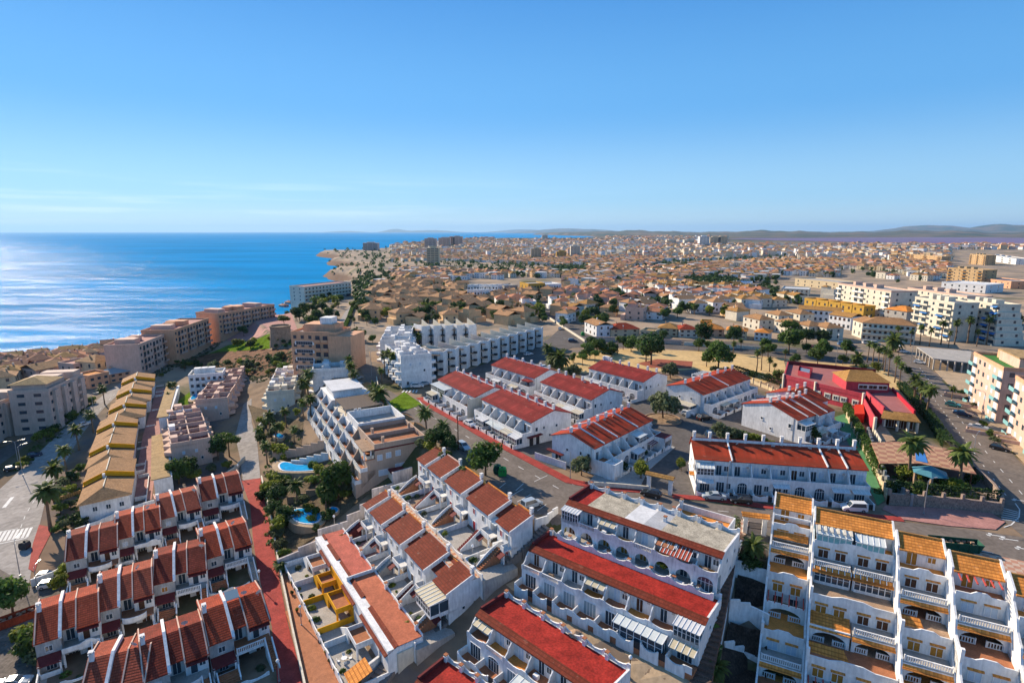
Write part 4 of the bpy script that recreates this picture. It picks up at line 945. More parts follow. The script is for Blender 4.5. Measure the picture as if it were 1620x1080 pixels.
# ---------------------------------------------------------------- rows of russet mono-pitch roofs on the slope below the main street
def mono_row(A, B, he, Wd, segs, label, seed, ri=1.75, doors=None, group=None):
    r = random.Random(seed); o, ang, L, zb = frame_px(A, B, he)
    t = thing('row_house', label, 'terraced houses', (o.x, o.y, zb), ang, group)
    wl = MB(); s_ = ri / Wd
    for a, c, k in segs:
        x0, x1 = a * L, c * L; y0 = 0 if k == 'w' else 1.5; dz = 0 if k == 'w' else -.75
        wl.ex([(y0 + .15, -6), (Wd, -6), (Wd, he + ri - .08 + dz), (y0 + .15, he + s_ * y0 - .08 + dz)], x0, x1, 'x')
    wl.go('wall', WHITE, t)
    for a, c, k in segs:
        x0, x1 = a * L, c * L; y0 = 0 if k == 'w' else 1.5; dz = 0 if k == 'w' else -.75
        MB().slab((x0, y0 - .25, he + s_ * (y0 - .25) + .1 + dz), (x1, y0 - .25, he + s_ * (y0 - .25) + .1 + dz), (x1, Wd + .1, he + ri + .1 + dz), (x0, Wd + .1, he + ri + .1 + dz), .16).go('roof', REDT2, t)
        MB().box(x0, Wd + .05, he + ri + dz - .4, x1, Wd + .3, he + ri + .26 + dz).go('ridge_coping', ORANGET if r.random() < .5 else PINKW, t)
        m = (x0 + x1) / 2; w_ = x1 - x0
        if k == 'w':
            b = MB(); b.ex([(-.3, he - .7), (Wd + .2, he + ri - .65), (Wd + .2, he + ri + .2), (-.3, he + .07)], x1 - .06, x1 + .1, 'x'); b.go('party_parapet', WHITE, t)
            chimney(t, x1 - .5, Wd + .1, he + ri, 1.15, .55)
            win(t, m - w_ * .2, .15, 3.6, .8, 1.1, bars=1, pane=(REDP if doors and r.random() < .6 else GLASS)); win(t, m + w_ * .2, .15, 3.6, .8, 1.1, bars=1)
            win(t, m - w_ * .2, .15, .1, .9, 2.0, bars=0, pane=(REDP if doors else DARKW)); win(t, m + w_ * .22, .15, .9, .9, 1.0, bars=1, pane=(REDP if doors and r.random() < .5 else GLASS))
        else:
            win(t, m, 1.65, 2.9, 1.0, 1.9, bars=1)
            if r.random() < .5: awning(t, x0 + .1, x1 - .1, -.2, 1.4, he - 1.0, he - .55, r.choice([PLASTIC, ROOFGLASS, DARKRED]), ribs=3)
    # balconies, outside stairs and gardens in front of every pair
    ws = [s for s in segs if s[2] == 'w']
    for i, (a, c, k) in enumerate(ws):
        x0 = c * L - 1.0; x1 = min(L, c * L + 2.0)
        b = MB(); b.box(x0, -1.5, 2.5, x1, 1.7, 2.7); b.box(x0, -1.55, 2.7, x1, -1.4, 3.5); b.box(x0, -1.5, 2.7, x0 + .14, .1, 3.5); b.go('balcony', WHITE, t)
        for x in (x0 + .2, x1 - .2): MB().box(x - .12, -1.5, -4, x + .12, -1.25, 2.5).go('pillar', WHITE, t)
        o_ = []; tall = r.random() < .4
        for q2 in range(9):
            f = q2 / 8; o_.append((-1.4 - 4.4 * f, 3.3 - 2.9 * (f * f * .5 + f * .5)))
        xs_ = x0 - 1.1
        if i % 2 == 0 or tall: MB().ex([(-1.4, -4), (-5.8, -4)] + o_[::-1], xs_ - .1, xs_ + .06, 'x').go('stair_wall', WHITE, t)
        stairs(t, xs_ + .06, x0, -5.8, -1.4, 0, 2.7, 11, mat=r.choice([CONC, TERRA, DARKRED]), cheek=False)
        if i % 2: MB().ex([(-1.4, -4), (-5.8, -4), (-5.8, .5), (-4, 1.6), (-1.4, 3.3)], x0, x0 + .12, 'x').go('stair_wall', WHITE, t)
        awning(t, x0 + .1, x0 + 1.5, -2.6, -1.5, 1.9, 2.45, DARKRED, .12, 'door_hood')
        MB().box(a * L, -6.6, -5, c * L + 1.9, .2, .04).go('patio_floor', r.choice([CONC, SANDST, CONC, PINKPAVE]), t)
        scallop_wall(t, a * L, c * L + 1.4, -6.6, -5, .55, 1.0, 2, 'garden_wall', .18)
        MB().ex([(-6.6, -5), (.1, -5), (.1, 1.3), (-3, 1.1), (-6.6, .9)], a * L - .09, a * L + .09, 'x').go('garden_wall', WHITE, t)
        MB().box(a * L + .4, -5.9, 0, a * L + 1.8, -5.1, .45).go('planter', WARMWHITE, t); bush(t, a * L + 1.1, -5.5, .45, .9, r); bush(t, a * L + .7, -3.2, 0, 1.0, r) if r.random() < .6 else None
    win(t, L, Wd * .6, 2.2, .5, .5, 90, bars=0)
    return t, L
MR = 'rows of russet roofs on the slope below the main street'
M2_ = mono_row((660, 725), (808, 841), 6, 4.7, [(0, .12, 'w'), (.12, .15, 'n'), (.15, .32, 'w'), (.32, .36, 'n'), (.36, .55, 'w'), (.55, .60, 'n'), (.60, .82, 'w'), (.82, .88, 'n'), (.88, 1, 'w')], 'upper row of russet roofs with red doors and shutters, next to the parking bays', 31, doors=True, group=MR)
tag(MB().box(0, -9.5, .0, M2_[1] + .6, -6.7, .06).go('path', CHECK, None, M2_[0].location, M2_[0].rotation_euler.z), kind='structure'); tag(MB().box(0, -9.5, -4, M2_[1] + .6, -6.7, -.002).go('path', WHITE, None, M2_[0].location, M2_[0].rotation_euler.z), kind='structure')
t, L = mono_row((575, 797), (708, 940), 6, 4.9, [(0, .08, 'w'), (.08, .11, 'n'), (.11, .28, 'w'), (.28, .33, 'n'), (.33, .52, 'w'), (.52, .57, 'n'), (.57, .78, 'w'), (.78, .87, 'n'), (.87, 1, 'w')], 'lower row of russet roofs with a cream glazed veranda at its right end', 32, group=MR)
glazed_box(t, L - 5.2, L - .05, -3.2, .1, 2.7, 5.2, PLASTIC, 6)
tag(MB().box(0, -9.4, -4, L * .62, -6.7, .06).go('path', TERRA, None, t.location, t.rotation_euler.z), kind='structure'); tag(MB().box(L * .62, -9.4, -4, L + 1, -6.7, .05).go('path', WARMWHITE, None, t.location, t.rotation_euler.z), kind='structure')
# checkered walkway between the two rows
# faded red flat roof row
YELLOWH = plain('deep yellow house paint', (.80, .38, .015), .75, .12, .5)
def flat_row():
    he = 4.8; o, ang, L, zb = frame_px((497, 850), (611, 1031), he)
    t = thing('row_house', 'row with faded red flat roof and yellow painted balcony, lowest of the sloping rows', 'terraced houses', (o.x, o.y, zb), ang, MR)
    Wd = 6.2; r = random.Random(5)
    MB().box(0, .2, -5, L, Wd, he).go('wall', WHITE, t)
    MB().box(.1, 1.9, he, L * .47, Wd - .2, he + .1).go('roof', PINKROOF, t)
    MB().box(L * .47, 1.9, he, L - .1, Wd - .2, he - .5 + .6).go('roof', plain('orange faded roof', (.48, .15, .08), .75, .2, .5), t)
    MB().box(L * .47 - .1, .8, he - .2, L * .47 + .1, Wd, he + .75).go('party_parapet', WHITE, t)
    MB().box(0, Wd - .2, he - .3, L, Wd, he + .45).go('back_parapet', WHITE, t)
    MB().box(L * .26, .1, 0, L * .6, .2, he - .6).go('painted_front', YELLOWH, t); x = 0; k = 0
    for w_ in (.06, .05, .17, .02, .09, .07, .17, .08, .12, .17):
        x0, x1 = x * L, (x + w_) * L; x += w_
        if w_ in (.05, .02, .08): k += 1; continue
        y0 = -.3 if w_ > .1 else .6
        MB().slab((x0, y0, he - .75), (x1, y0, he - .75), (x1, 2.0, he + .35), (x0, 2.0, he + .35), .18).go('eave_tiles', REDT2, t)
        win(t, (x0 + x1) / 2, .2, 2.7, 1.0, 1.1, bars=1); win(t, (x0 + x1) / 2, .2, .1, 1.1, 2.0, bars=1, pane=DARKW)
    for i in range(6): chimney(t, L * (i + .9) / 6.2, Wd - .3, he, 1.3, .5, WHITE, TERRA)
    for (a, c, mat) in ((.08, .2, WHITE), (.27, .36, YELLOWH), (.44, .58, YELLOWH), (.72, .84, WHITE)):
        b = MB(); x0, x1 = a * L, c * L
        b.box(x0, -2.6, 2.0, x1, .2, 2.2); b.box(x0, -2.65, 2.2, x1, -2.5, 3.0); b.box(x0, -2.5, 2.2, x0 + .15, .2, 3.0); b.box(x1 - .15, -2.5, 2.2, x1, .2, 3.0)
        for xx in (x0 + .15, x1 - .15): b.box(xx - .15, -2.6, -4, xx + .15, -2.3, 2.0)
        b.go('balcony', mat, t)
        MB().box(x0 + .15, -2.45, 2.2, x1 - .15, .15, 2.24).go('balcony_floor', TERRA, t)
        o_ = [(x0 - 4.2 * f, 3.0 - 2.6 * f) for f in (0, .2, .5, .8, 1)]
        MB().ex([(x0, -4), (x0 - 4.2, -4)] + o_[::-1], -2.6, -2.42, 'y').go('stair_wall', mat, t)
        stairs(t, -2.4, -1.3, x0 - 4.2, x0, 0, 2.2, 9, axis='x', cheek=False)
    for k in range(11): bush(t, L * (k + .5) / 11, -5.5 + r.uniform(-.2, 2.5), 0, r.uniform(.6, 1.1), r)
    MB().box(0, -6.2, -5, L, .2, .04).go('patio_floor', CONC, t)
    scallop_wall(t, 0, L, -6.2, -5, .5, .95, 8, 'garden_wall', .2)
    for x in (0, .2, .37, .6, .7, 1): MB().box(x * L - .09, -6.2, -5, x * L + .09, .2, 1.2).go('garden_wall', WHITE if x not in (.37, .6) else YELLOWH, t)
    awning(t, L - 3.6, L - .2, -5.6, -2.2, 1.2, 2.5, ORANGET, .14, 'lean_to_roof')
flat_row()
sheet('path', [[(440, 905), (455, 902), (500, 975), (540, 1060), (560, 1100), (500, 1100), (478, 1020), (455, 950)], [(552, 878), (562, 872), (620, 945), (668, 1005), (655, 1022), (600, 955)]], TERRA, .3)

# ---------------------------------------------------------------- white flats stepping down with orange roofs, lower right
KG = 'white stepped flats with orange terraces at the lower right'
KO = Vector((43.6, 87.6, 0)); KA = R(-27)
def stepped_flat(x0, x1, yo, tier, label, seed, double=False):
    r = random.Random(seed); w = x1 - x0; z0 = -5.2 * tier; y0 = (-2.2 if tier == 0 else -9.0 - 6.8 * (tier - 1)) + yo
    d = Matrix.Rotation(KA, 3, 'Z') @ Vector((x0, y0, 0))
    t = thing('stepped_flat', label, 'terraced flat', (KO.x + d.x, KO.y + d.y, z0), KA, KG)
    H = 5.0
    wl = MB(); wl.box(0, 0, -6, w, 6.6, H); wl.go('wall', WHITE, t)
    n = 2 if double else 1; u = w / n
    for i in range(n):
        a, c = i * u, (i + 1) * u; pane = r.choice([SHUTB, SHUTB, SHUTW, DARKW] if tier else [SHUTW, SHUTB, DARKW])
        for f in (.28, .72):
            win(t, a + u * f, 0, 2.8, 1.3, 1.25, pane=pane, bars=1)
            b = MB(); b.slab((a + u * f - .85, -.3, 4.42), (a + u * f + .85, -.3, 4.42), (a + u * f + .85, 0, 4.6), (a + u * f - .85, 0, 4.6), .08); b.go('window_hood', ORANGET, t)
        # loggia with an arch in front
        kind = r.random() if tier else .2
        arcade(t, a + .12, c - .12, 1, -2.6, -5, 2.55, u * .8, .7, 1.1, .22, name='loggia_arch')
        MB().box(a + .12, -2.85, -5, c - .12, 0, .02).go('loggia_floor', r.choice([TERRA, SANDST, ORANGEFL]), t)
        baluster(t, a + .45, a + u * .4, -2.6, 0, .85); baluster(t, a + u * .6, c - .45, -2.6, 0, .85)
        win(t, a + u * .3, 0, .05, 1.2, 2.0, pane=r.choice([DARKW, SHUTB, GLASS]), bars=1); win(t, a + u * .7, 0, .05, 1.2, 2.0, bars=1)
        if kind < .4:
            MB().box(a + .12, -2.75, 2.5, c - .12, 0, 2.66).go('balcony_floor', CONC, t); baluster(t, a + .3, c - .3, -2.55, 2.66, .85)
            MB().slab((a + .1, -3.35, 2.05), (c - .1, -3.35, 2.05), (c - .1, -2.7, 2.5), (a + .1, -2.7, 2.5), .12).go('eave_tiles', ORANGET, t)
        elif kind < .75:
            MB().slab((a + .1, -3.1, 2.3), (c - .1, -3.1, 2.3), (c - .1, 0, 3.05), (a + .1, 0, 3.05), .14).go('loggia_roof', ORANGET, t)
        else:
            b = MB(); pm = plain('red painted beam', (.5, .08, .06), .6, .1, 2) if 'red painted beam' not in MATS else MATS['red painted beam']
            for q2 in range(6): x = a + .4 + (u - .8) * q2 / 5; b.box(x - .07, -2.9, 2.5, x + .07, 0, 2.68)
            b.go('pergola', pm, t)
    # patio with parapet
    MB().box(.1, -6.75, -6, w - .1, -2.85, .03).go('patio_floor', r.choice([ORANGEFL, ORANGEFL, SANDST, TERRA]), t)
    b = MB(); b.ex([(.1, -1), (w - .1, -1), (w - .1, .55), (w * .75, .55), (w * .62, .95), (w * .38, .95), (w * .25, .55), (.1, .55)], -6.85, -6.68, 'y'); b.go('patio_parapet', WHITE, t)
    MB().box(-.1, -6.95, -5, .28, -6.5, 1.55).go('pier', WHITE, t)
    # side walls with sloping tops
    prof = [(6.6, -6), (-6.7, -6), (-6.7, .8), (-3.6, 1.3), (-2.7, 2.9), (-.9, 3.8), (0, 5.1)] + ([(2.0, 6.3), (2.2, 7.55), (5.0, 8.5), (5.4, 8.5), (6.6, 5)] if tier == 0 else [(3, 5.7), (6.6, 5.7)])
    for x in (0, w): MB().ex(prof, x - .13, x + .13, 'x').go('side_wall', WHITE, t)
    if tier == 0:
        MB().box(.13, .05, H, w - .13, 2.2, H + .04).go('attic_floor', r.choice([TERRA, ORANGEFL]), t)
        b = MB(); b.ex([(.13, 4.2), (w - .13, 4.2), (w - .13, 5.5), (w * .7, 5.5), (w * .6, 5.9), (w * .4, 5.9), (w * .3, 5.5), (.13, 5.5)], -.1, .06, 'y'); b.go('attic_parapet', WHITE, t)
        MB().box(.13, 2.2, H, w - .13, 5.2, 7.25).go('attic', WHITE, t)
        MB().slab((.1, 1.9, 7.2), (w - .1, 1.9, 7.2), (w - .1, 5.1, 8.25), (.1, 5.1, 8.25), .18).go('roof', ORANGET, t)
        MB().box(0, 5.0, 7.9, w, 5.3, 8.45).go('ridge_coping', OCHRET, t)
        for i in range(n):
            win(t, (i + .3) * u, 2.2, 5.1, 1.2, 1.8, pane=SHUTB, bars=1); win(t, (i + .72) * u, 2.2, 5.9, .9, .8, pane=SHUTB, bars=1)
        return t
    MB().box(.13, .1, H, w - .13, 3.1, H + .02).go('upper_floor', ORANGEFL, t)
    if r.random() < .6:
        MB().slab((.15, .1, 4.6), (w * .55, .1, 4.6), (w * .42, 2.8, 5.9), (.15, 2.8, 5.9), .15).go('hip_roof', ORANGET, t)
    return t
KB = [(0, 5.6, 0), (5.9, 16.4, -2.9), (16.6, 22.2, -5.7), (22.4, 28, -8.7), (28.2, 33.8, -11.6), (34, 39.6, -14.5)]
KL = ['narrow leftmost top flat beside the gate, white attic room under its orange roof', 'double top flat with white pergola and blue glazed attic rooms under one long orange roof', 'top flat with brown attic shutters, next to the green skip',
      'top flat with red pergola beams under its orange roof', 'top flat partly cut by the right edge, orange roof over white walls', 'top flat mostly beyond the right edge']
for i, (a, c, y) in enumerate(KB):
    for tier in range(3):
        if tier == 2 and i > 4: continue
        row = ['', 'middle', 'bottom'][tier]
        lab = KL[i] if tier == 0 else 'white stepped flat in the %s tier, %s' % (row, ['left end beside the sunken gardens', 'wide one below the double flat', 'below the brown shuttered top flat', 'below the red pergola flat', 'at the right edge', 'beyond the right edge'][i])
        t = stepped_flat(a, c, y, tier, lab, 50 + i * 3 + tier, double=(i == 1))
        if tier == 0 and i == 1:
            b = MB()
            for k in range(6): b.box(.5 + k * .85, .1, 7.0, .85 + k * .85, 2.2, 7.15)
            b.go('pergola', WARMWHITE, t)
            glazed_box(t, .4, 5.0, -.05, 1.9, 5.0, 6.7, ROOFGLASS, 6, pane=TEALP); glazed_box(t, 5.6, 9.2, -.05, 1.9, 5.0, 6.6, ROOFGLASS, 5, pane=TEALP)
            glazed_box(t, .4, 5.0, -3.0, -2.7, 0, 2.4, ORANGET, 6, 'glazed_loggia'); glazed_box(t, 5.6, 10.2, -3.0, -2.7, 0, 2.4, ORANGET, 6, 'glazed_loggia')
        if tier == 0 and i == 3:
            b = MB()
            for k in range(6): b.box(.5 + k * .85, .0, 6.9, .66 + k * .85, 2.2, 7.05)
            b.go('pergola', MATS.get('red painted beam') or plain('red painted beam', (.5, .08, .06), .6, .1, 2), t)
        if tier == 0 and i == 0:
            b = MB(); b.box(.2, .3, 6.5, 5.4, .5, 6.75); b.go('attic_beam', WHITE, t)
            MB().slab((.3, -1.2, 3.6), (5.3, -1.2, 3.6), (5.3, 0, 4.2), (.3, 0, 4.2), .12).go('eave_tiles', ORANGET, t)
# ---------------------------------------------------------------- hip roofs with yellow bands beside the pink lane
YG = 'brown roofed houses with yellow bands beside the pink lane'
def band_pair(A, B, label, seed, L2=13.0):
    he = 5.0; o, ang, W2, zb = frame_px(A, B, he); r = random.Random(seed); W2 = max(W2, 11)
    ang = R(30)
    t = thing('semi_detached_house', label, 'house', (o.x, o.y, zb), ang, YG)
    m = L2 * .55; c = W2 * .46
    MB().box(.3, .5, -3, W2 - .3, L2, he).go('wall', WHITE, t)
    # near roof with a hipped end, far roof higher with a painted gable band
    zr, zf, e2 = he + 2.1, he + 3.3, 1.1
    b = MB(); b.slab((-.2, -.2, he), (W2 + .2, -.2, he + .5), (W2 + .2, .1, he + .6), (c, 4.2, zr), .15); b.slab((-.2, -.2, he), (c, 4.2, zr), (c, m, zr), (-.2, m, he), .15)
    b.slab((c, 4.2, zr), (W2 + .2, .1, he + .6), (W2 + .2, m, he + .6), (c, m, zr), .15); b.go('roof', BROWNT, t)
    b = MB(); b.slab((-.2, m, he + e2), (c, m, zf), (c, L2, zf), (-.2, L2, he + e2), .15); b.slab((c, m, zf), (W2 + .2, m, he + .6 + e2), (W2 + .2, L2, he + .6 + e2), (c, L2, zf), .15); b.go('roof', BROWNT, t)
    MB().ex([(-.2, he - .1), (c, zr), (W2 + .2, he + .5), (W2 + .2, he + .6 + e2), (c, zf), (-.2, he + e2)], m - .16, m + .02, 'y').go('gable_band', YELLOW, t)
    b = MB(); b.slab((-.2, m - 1.3, he + .4), (c, m - 1.3, zr + .4), (c, m - .15, zr + .4), (-.2, m - .15, he + .4), .12); b.slab((c, m - 1.3, zr + .4), (W2 + .2, m - 1.3, he + 1.0), (W2 + .2, m - .15, he + 1.0), (c, m - .15, zr + .4), .12); b.go('sun_catch_ledge', YELLOW, t)  # ledge added nearly flat so the yellow band catches the sun
    MB().ex([(.3, he - 1), (W2 - .3, he - 1), (W2 - .3, he + .6 + e2 - .1), (c, zf - .15), (.3, he + e2)], m + .02, L2 - .02, 'y').go('gable', WHITE, t)
    MB().box(c - .12, 4.3, zr, c + .12, m, zr + .18).go('ridge', WARMWHITE, t); MB().box(c - .12, m, zf, c + .12, L2, zf + .18).go('ridge', WARMWHITE, t)
    chimney(t, c - .5, m - 1.2, zr - .2, 1.0, .5)
    for y in (3, 8, 11): win(t, .3, y, 2.9, .8, 1.0, 270, bars=1); win(t, W2 - .3, y, 2.9, .9, 1.0, 90, bars=1)
    for x in (.3, .55, .8): win(t, W2 * x, .5, 2.6, .9, 1.1, 0, bars=1)
    b = MB(); b.box(W2, .6, -2, W2 + 2.6, .8, 1.7); b.box(W2, 6.6, -2, W2 + 2.6, 6.8, 1.7); b.box(W2, L2 - .2, -2, W2 + 2.6, L2, 1.7); b.box(W2 + 2.5, .6, -2, W2 + 2.7, L2, 1.3); b.go('yard_wall', WHITE, t)
    return t
YL = [23, 19.5, 22, 19.5, 19, 17]
YB = [((122, 800), (189, 782)), ((135, 742), (204, 724)), ((147, 704), (209, 690)), ((168, 668), (222, 655)), ((181, 642), (231, 632)), ((190, 619), (234, 610))]
for i, (a, c) in enumerate(YB):
    band_pair(a, c, ['nearest', 'second', 'third', 'fourth', 'fifth', 'farthest'][i] + ' brown roofed pair with yellow band, counted from the red rows', 60 + i, YL[i])
# open car shelters along the lane
for i, (px, z) in enumerate(([(238, 692), (262, 684), (271, 762), (240, 770)], 3.0), ) if False else enumerate([([(240, 770), (271, 762), (262, 684), (240, 692)], 0), ([(250, 680), (268, 676), (280, 607), (263, 611)], 1)]):
    w = [P(a, c, solve(a, c, 3.0)) for a, c in px]; zt = max(q.z for q in w)
    t = thing('car_shelter', ['nearer', 'farther'][i] + ' tan flat roofed shelter along the pink lane', 'shelter', (w[0].x, w[0].y, zt - 3))
    pl = [((q - w[0]).x, (q - w[0]).y) for q in w]
    MB().prism(pl, 2.75, 3.0).go('roof', TANROOF, t); MB().prism([(p[0] * .94 + .5, p[1] * .97 + .3) for p in pl], -3, 2.75).go('wall', WHITE, t)

# ---------------------------------------------------------------- terraced blocks with roof terraces cut up by parapets
RG = 'blocks with roof terraces divided by parapets'
def parapet_block(A, B, C, he, n, label, wall, floor, seed, cols=2, teeth=True, white=.0):
    """A, B: top corners of the end wall in the photo, C: far top corner behind A"""
    r = random.Random(seed); o, ang, L, zb = frame_px(A, B, he); p, q, c = P(*A, zb + he), P(*B, zb + he), P(*C, zb + he)
    d_ = (c - p).xy; depth = d_.length; ang = math.atan2(d_.y, d_.x) - math.pi / 2; L = abs((q - p).xy.dot(Vector((math.cos(ang), math.sin(ang)))))
    t = thing('apartment_block', label, 'apartment block', (o.x, o.y, zb), ang, RG)
    MB().box(0, 0, -6, L, depth, he).go('wall', wall, t)
    d = depth / n
    for i in range(n):
        y = i * d; k = .25 * (i % 2)
        for j in range(cols):
            x0, x1 = L * j / cols + .2, L * (j + 1) / cols - .2
            MB().box(x0, y + .25, he, x1, y + d, he + .05).go('terrace_floor', floor if r.random() < .85 else PINKPAVE, t)
            if r.random() < .7:
                f = r.uniform(.3, .5); s_ = r.choice((0, 1 - f)); MB().box(x0 + (x1 - x0) * s_, y + d * .5, he, x0 + (x1 - x0) * (s_ + f), y + d, he + 2.0).go('stair_head', wall if r.random() > white else WHITE, t)
        b = MB(); b.box(0, y, he - .2, L, y + .25, he + 1.2 + k)
        for j in range(cols + 1): xx = min(max(L * j / cols - .15, 0), L - .3); b.box(xx, y + .25, he - .2, xx + .3, y + d, he + 1.0 + k)
        b.go('parapet', wall if r.random() > white else WHITE, t)
        chimney(t, L * (.5 if r.random() < .5 else .3), y + .5, he + .8, 1.1, .5, wall, wall)
        if teeth:
            for x, sg in ((L, 1), (0, -1)):
                z = he - 2.4
                while z > -1:
                    b = MB(); b.prism([(x, y + .2), (x + sg * 1.8, y + d * .25), (x + sg * 1.8, y + d * .4), (x, y + d * .95)], z - .3, z + .75); z -= 2.8; b.go('balcony', wall, t)
                win(t, x, y + d * .5, he - 2.0, 1.2, 1.8, 90 if sg > 0 else 270, pane=DARKW); win(t, x, y + d * .5, he - 4.8, 1.2, 1.8, 90 if sg > 0 else 270)
    MB().box(0, depth - .25, he - .2, L, depth, he + 1.2).go('parapet', wall, t)
    for f in (.3, .62): win(t, L * f, 0, he - 2.6, .6, .8, bars=0, pane=SHUTW)
    win(t, L * .2, 0, .8, .8, 1.2, bars=0); win(t, L * .75, 0, he - 5, .6, .8, bars=0)
    return t, L
DR = plain('dusty red terrace tiles', (.28, .06, .05), .85, .2, .8)
parapet_block((270, 708), (333, 696), (262, 650), 7.5, 7, 'dusty pink block with dark red roof terraces and white pergola, nearest the red alley', PINKW, DR, 70, white=.12)
parapet_block((309, 637), (360, 633), (347, 588), 7.5, 7, 'dusty pink block with dark red roof terraces beside the small lawn', PINKW, DR, 71)
parapet_block((421, 624), (465, 622), (440, 582), 7.5, 7, 'white parapet block right of the steep path, palms on its right', WARMWHITE, DR, 72, white=.6)
parapet_block((494, 589), (549, 580), (502, 549), 7.5, 6, 'white parapet block in front of the orange apartment building', WHITE, CONC, 73, white=.5)
parapet_block((634, 568), (676, 559), (609, 549), 10, 5, 'white parapet block with red terrace above the lawn and tall palms', WHITE, DR, 74, white=.4)
parapet_block((601, 542), (648, 539), (614, 520), 8, 5, 'white parapet block behind the tall palms, next to the far sawtooth row', WHITE, CONC, 75, white=.5)

# ---------------------------------------------------------------- sawtooth row of white houses
SG = 'white sawtooth houses with triangular roof fins'
def saw_house(p, ang, u, h, label, seed, red):
    t = thing('sawtooth_house', label, 'house', (p.x, p.y, p.z), ang, SG); r = random.Random(seed)
    a = R(24); w = u * .92
    c, s_ = math.cos(a), math.sin(a)
    rot = lambda x, y: (x * c - y * s_, x * s_ + y * c)
    b = MB(); b.prism([rot(0, 0), rot(w * .86, 0), rot(w * .86, 9), rot(0, 9)], -3, h); b.go('wall', WHITE, t)
    q0, q1 = rot(w * .86, 0), rot(w * .86, 8.5); q2 = rot(w * .86 - .25, 0); q3 = rot(w * .86 - .25, 8.5)
    b = MB(); b.add([(*q0, h - .1), (*q1, h - .1), (*q1, h + 2.6), (*q2, h - .1), (*q3, h - .1), (*q3, h + 2.6), (*q0, h + .5), (*q2, h + .5)],
                    [(0, 1, 2, 6), (3, 7, 5, 4), (6, 2, 5, 7), (0, 6, 7, 3), (1, 4, 5, 2)]); b.go('roof_fin', WARMWHITE, t)
    b = MB(); b.prism([rot(.1, .25), rot(w * .8, .25), rot(w * .8, 8), rot(.1, 8)], h, h + .06); b.go('terrace_floor', DR if red else CONC, t)
    b = MB(); b.prism([rot(0, 0), rot(w * .86, 0), rot(w * .86, .2), rot(0, .2)], h, h + .8); b.prism([rot(0, .2), rot(.2, .2), rot(.2, 8.5), rot(0, 8.5)], h, h + .9); b.go('parapet', WHITE, t)
    b = MB(); b.prism([rot(-1.3, 1.2), rot(0, 1.2), rot(0, 5), rot(-1.3, 5)], 0, .2)
    for z in (2.9, 5.8, 8.4): b.prism([rot(-1.5, 1.0), rot(0, 1.0), rot(0, 5), rot(-1.5, 5)], z - .2, z)
    b.go('balcony', SANDST, t)
    for z in (3.1, 6.1):
        x_, y_ = rot(-1.1, .5); MB().lathe([(.05, z - .5), (.75, z - .3), (.85, z + .35), (.1, z + .4)], 8, x_, y_).go('planter_basket', DARKM, t)
    x_, y_ = rot(0, 3); win(t, x_ - .02, y_, 3, 1.4, 2, 270 + 24, fr=False); win(t, x_ - .02, y_, 5.8, 1.4, 2, 270 + 24, fr=False); win(t, x_ - .02, y_, .2, 1.4, 2, 270 + 24, fr=False)
    return t
ORD = ['first', 'second', 'third', 'fourth', 'fifth', 'sixth', 'seventh', 'eighth', 'ninth', 'tenth', 'eleventh', 'twelfth', 'thirteenth', 'fourteenth', 'fifteenth', 'sixteenth', 'seventeenth', 'eighteenth', 'nineteenth', 'twentieth']
a_, b2 = at(702, 594), at(868, 546)
for i in range(11):
    p = a_.lerp(b2, i / 11); u = (b2 - a_).length / 11
    saw_house(Vector((p.x, p.y, -.5)), math.atan2(b2.y - a_.y, b2.x - a_.x), u, 8.6, ORD[i] + ' white sawtooth house from the left in the long near row', 80 + i, i in (0, 1, 4))
t = thing('gable_house', 'plain cream end block closing the left end of the sawtooth row', 'house', at(694, 592), R(35)); MB().box(-1.5, 0, -1, 2.0, 10, 8.8).go('wall', WARMWHITE, t); MB().box(-1.6, -.1, 8.8, 2.1, 10.1, 9.1).go('roof', CONC, t)
a_, b2 = at(668, 552), at(760, 549)
for i in range(5):
    p = a_.lerp(b2, i / 5)
    saw_house(Vector((p.x, p.y, p.z)), math.atan2(b2.y - a_.y, b2.x - a_.x), (b2 - a_).length / 5, 9.6, ORD[i] + ' white sawtooth house from the left in the short far row', 95 + i, False)

